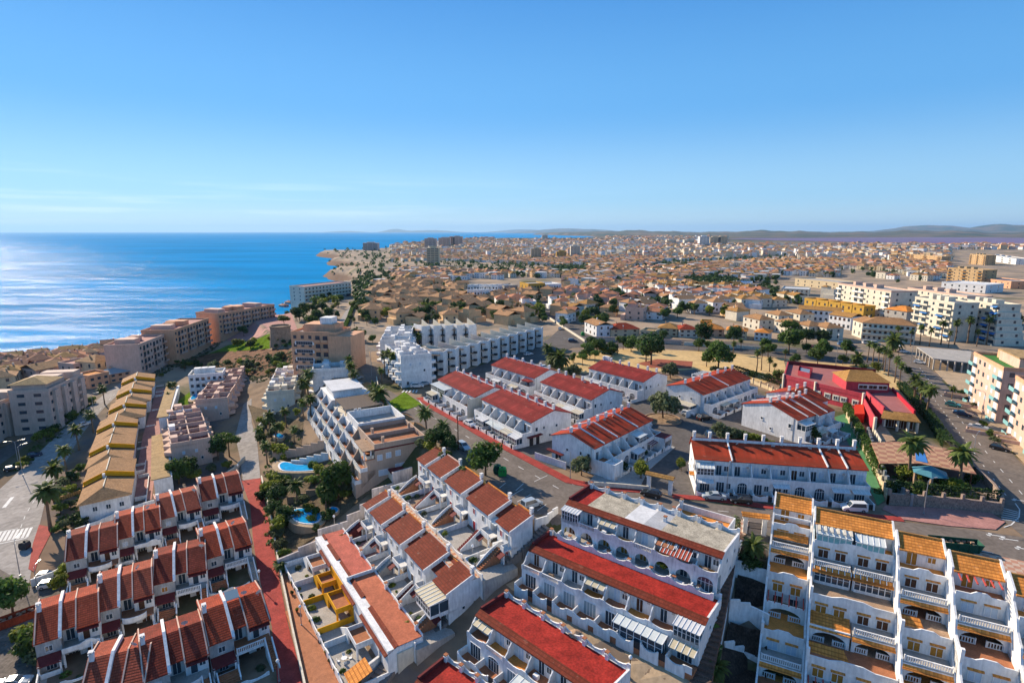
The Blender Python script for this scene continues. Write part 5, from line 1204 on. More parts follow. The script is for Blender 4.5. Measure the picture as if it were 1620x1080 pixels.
# ---------------------------------------------------------------- beige apartment building stepping down beside the street
def beige():
    he = 10.5; o, ang, L, zb = frame_px((592, 703), (657, 681), he); ang = R(29.8); L = 13.0
    t = thing('apartment_building', 'large beige and white apartment building with roof terraces and tiled bay roofs', 'apartment building', (o.x, o.y, zb), ang)
    D = [0, 15, 30, 45, 62]; mats = [BEIGE, WHITE, WARMWHITE, WHITE]
    z = [he - 1.1, he - 1.6, he - 2.2, he - .8]
    for i in range(4):
        MB().box(0, D[i], -8, L, D[i + 1], z[i]).go('wall', mats[i], t)
    # near section: two terraces enclosed by high parapets
    b = MB()
    for x0, y0, x1, y1 in ((0, 0, L, .3), (0, .3, .3, 15), (L - .3, .3, L, 15), (0, 14.7, L, 15), (.3, 7.2, L - .3, 7.5)): b.box(x0, y0, z[0], x1, y1, he)
    b.go('parapet', BEIGE, t)
    MB().box(.3, .3, z[0], L - .3, 14.7, z[0] + .05).go('terrace_floor', TERRA, t)
    MB().box(-.1, -.12, he - 1.6, L + .1, 0, he - 1.3).go('cornice', DARKRED, t)
    for x, y in ((2.5, 1.2), (2.0, 8.4), (L - 1.5, 7.9)): chimney(t, x, y, he - .4, 1.5, .6, BEIGE, BEIGE)
    b = MB()
    for x0, y0, x1, y1 in ((.2, 15.1, L, 15.4), (.2, 15.4, .5, 27), (L - .3, 15.4, L, 27), (.2, 26.7, L, 27)): b.box(x0, y0, z[1], x1, y1, z[1] + 2.2)
    b.go('parapet', WHITE, t); MB().box(0.5, 15.4, z[1], L - .3, 26.7, z[1] + .05).go('terrace_floor', CONC, t)
    chimney(t, 1.5, 16.4, z[1] + .6, 1.2, .6)
    for k in range(2): aircon(t, 2.6 + k * 1.1, 27, z[1] + 2.2)
    b = MB()
    for k in range(24): b.box(.6, 31 + k * .54, z[2] + 2.1, L - 1, 31.3 + k * .54, z[2] + 2.3)
    b.go('pergola', plain('grey brown slats', (.24, .19, .15), .8, .15, 2), t)
    b = MB(); [b.box(x - .1, y - .1, z[2], x + .1, y + .1, z[2] + 2.1) for x in (.8, L - 1.2) for y in (31.2, 43.4)]; b.go('pergola_post', BEIGE, t)
    MB().box(1.0, 47, z[3], L - 3, 58, z[3] + 2.4).go('penthouse', WHITE, t)
    MB().slab((.4, 46.4, z[3] + 2.5), (L - 2.4, 46.4, z[3] + 2.4), (L - 2.4, 58.6, z[3] + 2.9), (.4, 58.6, z[3] + 3.0), .15).go('penthouse_roof', LIGHTROOF, t)
    # left side: floors stepping outwards with balconies
    n = 8; d = 60 / n
    for i in range(n):
        y0, y1 = i * d, (i + 1) * d - .2; m = BEIGE if i < 2 else WHITE
        for k, (out, zt) in enumerate(((1.9, he - 3.6), (3.6, he - 6.4), (5.0, he - 9.2))):
            MB().box(-out, y0, -9, 0, y1, zt).go('wing', m, t)
            MB().box(-out + .1, y0 + .1, zt, -out + 1.8, y1 - .1, zt + .05).go('terrace_floor', TERRA, t)
            b = MB(); b.box(-out - .05, y0, zt - .25, -out + .12, y1, zt + .95); b.box(-out + .12, y0, zt, -out + 1.7, y0 + .14, zt + .95); b.go('terrace_parapet', WHITE if (i + k) % 3 else WARMWHITE, t)
            MB().box(-out - .08, y0 + .3, zt + .95, -out + .1, y1 - .3, zt + 1.15).go('rail', METAL, t)
            win(t, -out, (y0 + y1) / 2, zt - 2.5, 2.2, 2.0, 270, bars=2)
        MB().ex([(-5.0, -9), (0, -9), (0, he - .6), (-1.7, he - 2.6), (-2, he - 3.2), (-3.6, he - 5.6), (-5.1, he - 8.3)], y1 - .1, y1 + .2, 'y').go('side_wall', BEIGE if i < 2 else WHITE, t)
    MB().ex([(-5, -9), (0, -9), (0, 3.0), (-5, -1)], -.05, .1, 'y').go('side_wall', BEIGE, t)
    b = MB(); b.box(-2.6, -.1, he - 3.7, 0, 3, he - 3.5); b.go('balcony_floor', TERRA, t)
    for x in (-2.5, -.9): MB().box(x - .14, .0, he - 3.5, x + .14, .28, he - 1.2).go('pillar', WHITE, t)
    MB().slab((-2.8, -.2, he - 1.2), (0, -.2, he - 1.1), (0, 8, he - 1.0), (-2.8, 8, he - 1.1), .2).go('porch_roof', SANDST, t)
    # end wall windows
    for x, zz, w_, h_, pn in ((1.2, he - 4.2, 1.2, 1.3, SHUTW), (3.4, he - 4.0, 1.2, 1.3, SHUTW), (5.8, he - 3.9, 1.2, 1.3, SHUTW), (11.2, he - 3.6, 1.3, 1.1, GLASS), (11.2, he - 7.0, 1.3, 1.1, GLASS), (6.3, he - 7.4, 2.6, 1.4, SHUTW), (2.0, he - 8.2, 2.4, 1.4, SHUTW)):
        win(t, min(x, L - 1), 0, zz, w_, h_, pane=pn)
    # bays with hip roofs on the street side
    for i, y in enumerate((1.0, 8.5, 17.5, 26, 36, 45, 54)):
        h2 = (he - 3.2, he - 1.8, he - 1.9, he - 2.5, he - 2.6, he - 2.2, he - 1.2)[i]; x0 = L - .8; w_ = 4.6; l_ = 5.4
        MB().box(L, y, -6, L + 3.4, y + l_, h2).go('bay', BEIGE if i % 2 else PINKW, t)
        b = MB(); c = (L + 1.3, y + l_ / 2, h2 + 1.7); q = [(x0, y - .5, h2), (L + 4, y - .5, h2), (L + 4, y + l_ + .5, h2), (x0, y + l_ + .5, h2)]
        b.add(q + [c], [(0, 1, 4), (1, 2, 4), (2, 3, 4), (3, 0, 4), (3, 2, 1, 0)]); b.go('bay_roof', BROWNT, t)
    MB().slab((3, -6.6, 3.4), (L + 2, -6.6, 3.4), (L + 2, -.1, 3.7), (3, -.1, 3.7), .25).go('garage_roof', DARKRED, t); MB().box(3.1, -6.4, -6, L + 1.8, -.1, 3.3).go('garage', WARMWHITE, t)
    for x in (6, 7.2): MB().box(x - .4, -4, 3.6, x + .4, -3, 3.72).go('skylight', DARKM, t)
beige()

# ---------------------------------------------------------------- generic storeyed apartment building
def apartments(A, B, he, depth, floors, cols, label, wall, seed, trim=None, roof=None, balc=None, pane=None, recess=True, side=2, bal_cols=None, cat='apartment building', steps=0, parapet=True, group=None, awn=None, zb=None):
    r = random.Random(seed); o, ang, L, zb = frame_px(A, B, he, zb); trim = trim or wall; balc = balc or trim
    t = thing('apartment_building', label, cat, (o.x, o.y, zb), ang, group); fh = he / floors
    for k in range(floors if steps else 1):
        x1 = L - steps * k if steps else L
        MB().box(0, steps * k * .6, (k * fh if k else -12), x1, depth, (k + 1) * fh if steps else he).go('wall', wall, t)
    if parapet:
        x1 = L - steps * (floors - 1) if steps else L
        b = MB(); b.box(-.1, -.1 + steps * .6 * (floors - 1), he - .15, x1 + .1, .2 + steps * .6 * (floors - 1), he + .8); b.box(-.1, .2, he - .15, .2, depth, he + .8); b.box(x1 - .2, .2, he - .15, x1 + .1, depth, he + .8); b.box(-.1, depth - .2, he - .15, x1 + .1, depth + .1, he + .8); b.go('parapet', trim, t)
        MB().box(.2, .2 + steps * .6 * (floors - 1), he, x1 - .2, depth - .2, he + .06).go('roof', roof or CONC, t)
        for k in range(3): MB().box(L * (.12 + .2 * k), depth * .4, he, L * (.12 + .2 * k) + 2.6, depth * .7, he + 2.3).go('stair_head', trim, t)
    for k in range(floors):
        yy = steps * k * .6; x1 = L - steps * k
        u = x1 / cols; z = k * fh
        for i in range(cols):
            isb = (i in bal_cols) if bal_cols is not None else (i % 2 == 0)
            if isb:
                win(t, (i + .5) * u, yy, z + .25, u * .6, fh * .68, pane=pane or GLASS, bars=2, fr=False)
                b = MB(); b.box(i * u + .15, yy - 1.1, z + .05, (i + 1) * u - .15, yy, z + .2); b.box(i * u + .15, yy - 1.15, z + .05, (i + 1) * u - .15, yy - 1.0, z + 1.05); b.go('balcony', balc, t)
                if awn and r.random() < .35: awning(t, i * u + .2, (i + 1) * u - .2, yy - 1.1, yy, z + fh * .72, z + fh * .95, awn)
            else: win(t, (i + .5) * u, yy, z + fh * .36, min(1.3, u * .5), fh * .42, pane=r.choice([pane or GLASS, GLASS]), bars=1, fr=False)
    for k in range(floors):
        for j in range(side):
            win(t, L - steps * k, depth * (j + .5) / side, k * fh + fh * .36, 1.1, fh * .42, 90, fr=False); win(t, 0, depth * (j + .5) / side, k * fh + fh * .36, 1.1, fh * .42, 270, fr=False)
    return t, L
LG = 'apartment blocks along the coast road on the left'
t, L = apartments((77, 618), (131, 593), 14.5, 12, 5, 10, 'grey pink apartment block with hipped penthouse and lit peach end wall beside the left road', GREYPINK, 110, bal_cols=[1, 4, 7], roof=TANROOF, side=2, group=LG)
MB().box(-.12, 0, -10, 0, 12, 14.4).go('sunlit_end_skin', PINKW, t)  # thin skin: sunlight on the end wall put into its peach colour
for j in (1.5, 6.5):
    for k in range(5): win(t, -.12, j + 2, k * 2.9 + 1, 2.2, 1.1, 270, bars=1, fr=False)
MB().box(.5, 1, 14.5, 9, 11, 17.0).go('penthouse', GREYPINK, t); b = MB(); b.add([(-.5, 0, 17), (10, 0, 17), (10, 12, 17), (-.5, 12, 17), (4, 6, 18.8), (6, 6, 18.8)], [(0, 1, 5, 4), (1, 2, 5), (2, 3, 4, 5), (3, 0, 4), (3, 2, 1, 0)]); b.go('penthouse_roof', TANROOF, t)
MB().box(L * .45, 2, 14.5, L * .62, 11, 17.4).go('penthouse', GREYPINK, t); MB().box(L * .75, .2, 14.5, L * .95, 11, 17.2).go('penthouse', GREYPINK, t)
for k in range(4): MB().box(L * (.08 + .25 * k), -1.0, -10, L * (.08 + .25 * k) + 2.6, 0, 14.2).go('stair_bay', GREYPINK, t)
t, L = apartments((-75, 664), (38, 624), 14.5, 13, 5, 14, 'grey pink apartment block cut off by the left edge', GREYPINK, 111, roof=TANROOF, bal_cols=[1, 4, 7, 10, 12], group=LG)
for k in range(5): MB().box(L * (.06 + .2 * k), -1.0, -10, L * (.06 + .2 * k) + 2.6, 0, 14.2).go('stair_bay', GREYPINK, t)
MB().box(L * .8, 1, 14.5, L * .95, 11, 17).go('penthouse', GREYPINK, t)
for a, c, h, d, f, n, l, sd in (((219, 547), (260, 531), 12, 14, 4, 8, 'salmon coast block with long balconies, nearest of three along the shore road', 112), ((275, 524), (330, 505), 12, 15, 4, 12, 'salmon coast block with bright orange end wall, middle of three along the shore road', 113),
                                ((345, 498), (434, 483), 11, 16, 4, 18, 'salmon coast block beside the sea, farthest of three along the shore road', 114)):
    t, L = apartments(a, c, h, d, f, n, l, SALMON if sd != 112 else PINKW, sd, bal_cols=[k for k in range(n) if k % 3], side=0, roof=PINKPAVE, group=LG, balc=PINKW, zb={112: -9, 113: -7, 114: -4}[sd])
    for j in range(int(L / 14)): MB().box(3 + j * 14, 3, h, 8 + j * 14, d - 3, h + 2.4).go('stair_head', SALMON if j % 2 else PINKW, t)
t, L = apartments((460, 527), (532, 529), 19, 13, 6, 6, 'orange apartment building with white window bands, beside the round stone tower', SALMON, 115, bal_cols=[3, 4, 5], balc=SALMON, group=None)
MB().box(4, 3, 19, L - 2, 11, 22.2).go('penthouse', SALMON, t); MB().box(L * .55, 4, 22.2, L * .8, 9, 24.6).go('water_tank_room', WHITE, t); MB().box(L - 3, -1, -8, L + 6, 12, 18.5).go('wing', SALMON, t)
for k in range(4):
    MB().box(1.5, -.12, 5.2 + k * 3.15, L * .5, 0, 6.6 + k * 3.15).go('window_band', FRAMEW, t)
    for j in range(7): win(t, 2.4 + j * (L * .5 - 2.5) / 7, -.12, 5.3 + k * 3.15, .9, 1.2, fr=False)
p = at(445, 541)
t = thing('watchtower', 'round sandstone watchtower on the lawn beside the orange apartments', 'tower', (p.x, p.y, p.z)); MB().lathe([(5.4, -2), (5.2, 0), (4.6, 7.2), (4.9, 7.3), (4.9, 8.2), (4.3, 8.2), (4.3, 7.4), (.1, 7.4)], 24).go('wall', SANDST, t)
apartments((298, 596), (352, 592), 8, 9, 3, 6, 'white apartment house with balconies facing the small lawn', WHITE, 116, bal_cols=[1, 2], side=2)
# right-hand side of the picture
t, L = apartments((1541, 560), (1588, 585), 15, 12, 5, 6, 'peach apartment building with turquoise balconies and green roof terrace at the right edge', PINKW, 120, trim=SALMON, balc=TEALP, roof=GRASS if False else plain('green roof felt', (.06, .20, .05), .9, .2, .6), bal_cols=[0, 5], pane=SHUTW, side=3)
MB().box(L * .3, 4, 15, L * .9, 11, 18).go('penthouse', OCHRE if False else PINKW, t); MB().box(L * .28, 3.6, 18, L * .92, 11.5, 18.3).go('penthouse_roof', TANROOF, t)
apartments((1607, 598), (1690, 650), 15, 12, 5, 8, 'peach apartment building mostly beyond the right edge, turquoise balconies', PINKW, 121, trim=SALMON, balc=TEALP, pane=SHUTW, bal_cols=[0, 4, 7])
t, L = apartments((1448, 471), (1510, 481), 18, 12, 6, 5, 'cream stepped apartment block with blue awnings behind the palms, left of its twin', WARMWHITE, 122, steps=.0, bal_cols=[0, 1, 3, 4], balc=WARMWHITE, awn=BLUEP)
t, L = apartments((1518, 475), (1583, 486), 18, 13, 6, 5, 'cream stepped apartment block with blue awnings behind the palms, right hand twin', WARMWHITE, 123, steps=1.1, bal_cols=[0, 1, 3, 4], balc=WARMWHITE, awn=BLUEP)
apartments((1326, 449), (1410, 462), 17, 16, 5, 9, 'long white and pink apartment block behind the ochre row houses', WARMWHITE, 124, trim=PINKW, balc=WHITE, bal_cols=[0, 3, 4, 8]); apartments((1436, 456), (1530, 470), 16, 14, 5, 9, 'white and pink apartment block behind the cream stepped twins', WARMWHITE, 125, trim=PINKW, balc=WHITE, bal_cols=[1, 4, 7])
apartments((1562, 403), (1608, 410), 30, 22, 8, 8, 'tall white apartment slab with ribbed balconies at the far right', WHITE, 126, bal_cols=[0, 2, 4, 6], balc=WHITE)
DULLO = plain('dull ochre render', (.50, .34, .18), .85, .2, .3)
for a, c, l, sd in (((1500, 424), (1555, 428), 'ochre apartment block left of the tall white slab, nearest of its group', 127), ((1440, 402), (1490, 406), 'ochre apartment block farthest left of the ochre group', 128), ((1535, 402), (1560, 404), 'bright yellow tower block touching the tall white slab', 129)):
    apartments(a, c, 16 if sd < 129 else 19, 16, 5, 7, l, DULLO, sd, bal_cols=[0, 3, 6], balc=OCHRET)
# flat canopy on columns
w = [P(a, c, 4.2) for a, c in ((1476, 567), (1534, 574), (1537, 556), (1450, 549))]
t = thing('car_port', 'open concrete canopy on columns beside the avenue', 'canopy', (w[0].x, w[0].y, 0)); pl = [((q - w[0]).x, (q - w[0]).y) for q in w]
MB().prism(pl, 4.0, 4.35).go('roof', CONC, t)
for i in range(4):
    a, c = Vector(pl[i]), Vector(pl[(i + 1) % 4])
    for k in range(5): q = a.lerp(c, (k + .2) / 5) * .97; MB().box(q.x - .2, q.y - .2, -1, q.x + .2, q.y + .2, 4.0).go('column', CONC, t)

# ---------------------------------------------------------------- raspberry coloured restaurant
def restaurant():
    o = P(1240, 597, 4.6); o.z = 0
    t = thing('restaurant', 'raspberry painted restaurant with flat roofs and an ochre tiled pavilion', 'restaurant', o)
    def pl(px, z): return [(P(a, c, z) - o).xy for a, c in px]
    PR = MATS.get('pinkish roof tiles') or plain('pinkish roof tiles', (.36, .14, .13), .9, .12, .6); CR = plain('crimson paint', (.52, .03, .05), .7, .12, .5)
    def inset(p, k): c = sum(p, Vector((0, 0))) / len(p); return [q + (c - q).normalized() * k for q in p]
    def edge(name, mat, p, q, f0, f1, z0, z1, t0=-.14, t1=.02):
        d = q - p; L = d.length; an = math.atan2(d.y, d.x)
        return MB().box(L * f0, t0, z0, L * f1, t1, z1).go(name, mat, t, (p.x, p.y, 0), an)
    def wins(p, q, fs, z, w, h, out=.16, pane=None):
        d = q - p; an = math.atan2(d.y, d.x); n = Vector((d.y, -d.x)).normalized() * out
        for f in fs: c = p.lerp(q, f) + n; win(t, c.x, c.y, z, w, h, math.degrees(an), pane=pane)
    m = pl([(1240, 597), (1290, 610), (1366, 628), (1374, 621), (1412, 617), (1385, 590), (1246, 576)], 4.6)
    MB().prism(m, -1, 4.6).go('wall', MAGENTA, t); MB().prism(inset(m, .5), 4.6, 4.66).go('roof', PR, t)
    for p, q, z in ((m[0], m[1], 5.7), (m[1], m[2], 5.6), (m[5], m[6], 5.9), (m[6], m[0], 5.5)): edge('parapet', MAGENTA if z != 5.9 else DARKRED, p, q, 0, 1, 4.4, z, -.1, .3)
    for f in (.06, .28, .46, .62, .86): edge('window_surround', WARMWHITE, m[1], m[2], f - .07, f + .07, 1.5, 3.3)
    wins(m[1], m[2], (.06, .28, .46, .62, .86), 1.9, 1.2, 1.0); edge('window_surround', WARMWHITE, m[0], m[1], .55, .8, .8, 2.8); wins(m[0], m[1], (.68,), 1.0, 1.6, 1.5)
    for p in (m[0], m[1], m[2]): MB().box(p.x - .3, p.y - .3, -1, p.x + .3, p.y + .3, 5.9).go('pilaster', WARMWHITE, t)
    c = pl([(1262, 592), (1281, 597), (1285, 588), (1264, 584)], 5)
    b = MB(); [b.prism([c[i], c[(i + 1) % 4], c[(i + 1) % 4] + Vector((.15, .15)), c[i] + Vector((.15, .15))], 4.6, 6.4) for i in range(4)]; b.go('roof_plant_room', MAGENTA, t); MB().prism(inset(c, 1.2), 4.66, 6.0).go('plant', METAL, t)
    v = pl([(1338, 603), (1411, 606), (1382, 590), (1315, 588)], 7.6)
    MB().prism(inset(v, .6), 0, 7.6).go('pavilion', MAGENTA, t); z = 7.6; c1 = v[0].lerp(v[3], .5).lerp(v[1].lerp(v[2], .5), .25); c2 = v[0].lerp(v[3], .5).lerp(v[1].lerp(v[2], .5), .75)
    b = MB(); b.add([(*q, z) for q in v] + [(*c1, z + 2.3), (*c2, z + 2.3)], [(0, 1, 5, 4), (1, 2, 5), (2, 3, 4, 5), (3, 0, 4), (3, 2, 1, 0)]); b.go('pavilion_roof', OCHRET, t)
    iv = inset(v, .6); edge('window_surround', WARMWHITE, iv[0], iv[1], .28, .96, 5.3, 6.9); wins(iv[0], iv[1], (.39, .62, .85), 5.6, (iv[1] - iv[0]).length * .19, .95, pane=DARKW)
    w = pl([(1370, 624), (1412, 618), (1447, 655), (1398, 649)], 4.4); w = [w[0], w[3], w[2], w[1]]
    MB().prism(w, -1, 4.4).go('wing', MAGENTA, t); MB().prism(inset(w, .5), 4.4, 4.47).go('roof', PR, t)
    edge('parapet', MAGENTA, w[0], w[1], 0, 1, 4.2, 5.4, -.1, .3); edge('parapet', CR, w[2], w[3], 0, 1, 4.2, 5.5, -.1, .3)
    e = pl([(1393, 661), (1457, 668)], 3.2); q = [e[0], e[1], w[2], w[1]]
    b = MB(); b.slab((*q[0], 3.2), (*q[1], 3.2), (*q[2], 4.5), (*q[3], 4.5), .2); b.go('eave_roof', OCHRET, t)
    for f in (.1, .45, .72, .95): p = e[0].lerp(e[1], f).lerp(w[1].lerp(w[2], f), .15); MB().box(p.x - .25, p.y - .25, -1, p.x + .25, p.y + .25, 3.2).go('porch_column', WARMWHITE, t)
    wins(w[1], w[2], (.2, .5, .8), .1, 2.6, 2.8, .03, DARKW)
    f = pl([(1366, 628), (1385, 662)], 4.4); g = pl([(1393, 700)], 1.0)[0]
    b = MB(); n = Vector((.35, .2)); b.prism([f[0], f[1], f[1] + n, f[0] + n], -1, 4.4); b.go('side_facade', MAGENTA, t)
    MB().box(f[1].x - .3, f[1].y - .3, -1, f[1].x + .3, f[1].y + .3, 4.8).go('pilaster', WARMWHITE, t); MB().prism([f[1], f[1] + n, g + n, g], -1, 1.6).go('ramp_wall', WARMWHITE, t); MB().prism([f[1] + n, w[1], g + Vector((5, 2)), g + n], -1, .9).go('ramp', SANDST, t)
    p = pl([(1352, 655), (1368, 655), (1366, 640), (1352, 640)], 2.5); MB().prism(p, 0, 2.6).go('entrance_porch', plain('bright red canvas', (.62, .05, .02), .7, .1, 2), t)
restaurant()
# garden bar: pergola roof, gazebo, stone wall
w = [P(a, c, 3.0) for a, c in ((1392, 733), (1455, 733), (1545, 750), (1520, 715), (1440, 698), (1378, 700))]
t = thing('bar_canopy', 'large tan tiled canopy over the garden bar with a blue patch', 'canopy', (w[0].x, w[0].y, 0)); pl = [((q - w[0]).x, (q - w[0]).y) for q in w]
def lattice(name, c1, c2):
    m = checker(name, c1, c2, 1.6, 30); return m
MB().prism(pl, 2.85, 3.05).go('roof', lattice('patterned canopy tiles', (.33, .15, .09), (.46, .27, .15)), t)
MB().prism([((P(a, c, 3.1) - w[0]).x, (P(a, c, 3.1) - w[0]).y) for a, c in ((1449, 728), (1468, 732), (1462, 714), (1448, 712))], 3.06, 3.12).go('skylight', BLUEP, t)
for q in pl: MB().box(q[0] * .96 - .12, q[1] * .96 + .1, -1, q[0] * .96 + .12, q[1] * .96 + .34, 2.85).go('post', DARKW, t)
p = at(1468, 768)
t = thing('gazebo', 'blue hexagonal gazebo on brick pillars in the bar garden', 'gazebo', (p.x, p.y, 0))
b = MB(); b.lathe([(3.4, 2.9), (.08, 4.3)], 6); b.go('roof', plain('blue grey roofing', (.08, .24, .30), .6, .1, 1), t)
for k in range(6): a = math.pi * k / 3; MB().box(3 * math.cos(a) - .22, 3 * math.sin(a) - .22, 0, 3 * math.cos(a) + .22, 3 * math.sin(a) + .22, 2.9).go('pillar', SANDST, t)

for a in (((116, 578), (150, 571), 7, 10, 'peach house with flat roof between the left blocks and the shore', PINKW, PINKPAVE, 130, 'flat'), ((150, 573), (184, 565), 8, 11, 'ochre balconied house with hipped roof left of the nearest salmon block', CREAM, BROWNT, 131, 'hip'), ((140, 597), (172, 590), 5, 9, 'low orange house behind the farthest brown roofed pair', SALMON, ORANGET, 132, 'flat'), ((173, 592), (206, 586), 4, 9, 'low house with blue grey awning roof beside the nearest salmon block', SALMON, PALEGLASS, 133, 'gable'), ((56, 586), (104, 577), 6, 12, 'long pink hall with tan roof behind the grey pink block', PINKW, BROWNT, 134, 'gable')):
    LATE_VILLAS = globals().get('LATE_VILLAS', []); LATE_VILLAS.append(a)
# ---------------------------------------------------------------- landmarks and labels
LANDMARKS = []                                # (x, y, phrase)
def mark(px, py, phrase): p = at(px, py); LANDMARKS.append((p.x, p.y, phrase))
for a in (((1268, 615, 'by the raspberry restaurant'), (1450, 640, 'along the avenue beside the restaurant'), (1470, 770, 'in the garden bar'), (1047, 664, 'on the large round planter'), (905, 597, 'near the small planted roundabout'), (1020, 580, 'in the middle of the sandy park'),
           (940, 566, 'at the left end of the sandy park'), (1140, 575, 'in the sandy park left of the palms'), (1290, 572, 'in the right part of the sandy park'), (1160, 700, 'beside the blank white gable'), (1010, 742, 'on the pale gravel by the entrance arch'), (768, 750, 'beside the parking bays'),
           (690, 690, 'beside the beige apartments'), (440, 700, 'along the steep path left of the beige apartments'), (500, 800, 'around the garden pools'), (330, 735, 'in the walled garden behind the red rows'), (85, 790, 'beside the zebra crossing road'), (130, 700, 'along the left road beside the brown roofs'), (60, 690, 'on the left road verge'),
           (20, 960, 'at the bottom left parking ground'), (165, 805, 'beside the nearest brown roofed pair'), (280, 640, 'on the small lawn beside the pink block'), (380, 530, 'on the lawn above the shore road'), (420, 570, 'on the scrub slope below the watchtower'), (490, 500, 'behind the orange apartment building'), (610, 600, 'on the lawn before the sawtooth houses'),
           (485, 640, 'between the two white parapet blocks'), (560, 600, 'along the shaded side street'), (650, 540, 'among the far sawtooth houses'), (872, 578, 'at the right end of the sawtooth row'), (1385, 575, 'in the avenue palm row'), (1530, 610, 'before the peach apartments'), (1480, 530, 'before the cream stepped blocks'), (1150, 850, 'beside the stairs to the sunken gardens'),
           (1360, 700, 'along the green court hedge'), (1570, 850, 'on the lower right road'), (760, 470, 'among the tan hip roofed houses'), (640, 450, 'in the tan quarter near the shore'), (960, 500, 'in the quarter across the boulevard'), (1100, 480, 'in the dense white quarter'), (1250, 520, 'among the brown roofed villas on the right'), (1300, 470, 'beside the ochre row houses'), (860, 460, 'near the yellow striped warehouse'), (1480, 490, 'around the cream stepped blocks'), (960, 430, 'in the far white quarter'), (1180, 430, 'by the dry field on the right'), (700, 420, 'towards the headland'), (780, 710, 'on the main street'))):
    mark(*a)
def near(x, y): return min(LANDMARKS, key=lambda l: (l[0] - x) ** 2 + (l[1] - y) ** 2)[2]

# ---------------------------------------------------------------- trees and plants
def palm_meshes(seed, h, dense=1.0, fl=2.1):
    r = random.Random(seed); k = MB()
    lean = r.uniform(-.3, .3); pts = [(lean * (z / h) ** 2, .1 * math.sin(z), z) for z in np.linspace(-.5, h, 7)]
    k.tube(pts, [.30, .26, .22, .2, .2, .22, .3], 8)
    tx, ty = pts[-1][0], pts[-1][1]
    tr = k.mesh('trunk', PALMB, True)
    c = MB()
    for i in range(int(46 * dense)):
        az = r.uniform(0, 2 * math.pi); el = r.uniform(-.75, 1.2); L = fl * r.uniform(.75, 1.1)
        p = Vector((tx, ty, h)); d = Vector((math.cos(az) * math.cos(el), math.sin(az) * math.cos(el), math.sin(el))); prev = None
        side = Vector((-math.sin(az), math.cos(az), 0)); n = 6
        for s_ in range(n + 1):
            f = s_ / n; w = .30 * math.sin(math.pi * min(1, f * .9 + .12)) * fl / 2.1; q = d.cross(side).normalized() * .10
            cur = (p - side * w + q * -.9 * w * 3, p, p + side * w + q * -.9 * w * 3)
            if prev:
                o = len(c.v); c.v += [tuple(x) for x in prev + cur]
                c.f += [(o, o + 1, o + 4, o + 3), (o + 1, o + 2, o + 5, o + 4)]; c.m += [0, 0]
            prev = cur; p = p + d * (L / n); d = (d + Vector((0, 0, -.23 - .1 * f))).normalized()
    # skirt of dry fronds
    for i in range(16):
        a = r.uniform(0, 6.28); z = h - r.uniform(.3, 1.1); q = Vector((tx + .25 * math.cos(a), ty + .25 * math.sin(a), z)); e = q + Vector((.45 * math.cos(a), .45 * math.sin(a), -.8))
        s2 = Vector((-math.sin(a), math.cos(a), 0)) * .14; c.add([q - s2, q + s2, e + s2, e - s2], [(0, 1, 2, 3)], 1)
    return tr, c.mesh('crown', [PALML, PALMB])
def leafy_meshes(seed, h, rx, rz, mat, trunk=.35, n=1500, leaf=.34, lobes=9, base=.35):
    """tapered trunk with limbs and a crown of many leaf clumps of uneven outline"""
    r = random.Random(seed); k = MB(); zc = h - rz * .95; cl = []
    for i in range(lobes):
        a = 6.283 * i / lobes + r.uniform(-.5, .5); d = rx * r.uniform(.25, .72); z = zc + rz * r.uniform(-.45, .55)
        cl.append((Vector((d * math.cos(a), d * math.sin(a), z)), rx * r.uniform(.30, .52)))
    cl.append((Vector((0, 0, zc + rz * .4)), rx * .5))
    top = Vector((r.uniform(-.15, .15), r.uniform(-.15, .15), max(.5, h * base)))
    k.tube([(0, 0, -.5), (top.x * .5, top.y * .5, top.z * .5), tuple(top)], [trunk * .6, trunk * .45, trunk * .38], 7)
    for c, q in cl[::2]: k.tube([tuple(top), tuple(top.lerp(c, .5) + Vector((0, 0, .15))), tuple(c)], [trunk * .3, trunk * .2, trunk * .06], 5)
    tr = k.mesh('trunk', BARK, True)
    b = MB()
    for i in range(n):
        c, q = cl[r.randrange(len(cl))]
        v = Vector((r.gauss(0, 1), r.gauss(0, 1), r.gauss(0, 1))).normalized(); f = r.uniform(.55, 1.08) if r.random() < .85 else r.uniform(.2, 1.3)
        p = c + Vector((v.x * q * f, v.y * q * f, v.z * q * f * min(1, rz / rx + .15)))
        nrm = (v + Vector((r.uniform(-.8, .8), r.uniform(-.8, .8), r.uniform(-.5, .9)))).normalized(); u = nrm.orthogonal().normalized(); w = nrm.cross(u)
        a = r.uniform(0, 6.28); u, w = u * math.cos(a) + w * math.sin(a), w * math.cos(a) - u * math.sin(a); s_ = leaf * r.uniform(.6, 1.25)
        b.add([p - u * s_, p - w * s_ * .6, p + u * s_, p + w * s_ * .6], [(0, 1, 2, 3)])
    return tr, b.mesh('crown', mat)
PK = {'palm': [palm_meshes(i, 6.2, 1.15, 2.7) for i in range(4)], 'date': [palm_meshes(20 + i, 2.6, 1.5, 3.1) for i in range(2)], 'tall': [palm_meshes(30 + i, 9.3, 1.1, 2.5) for i in range(3)]}
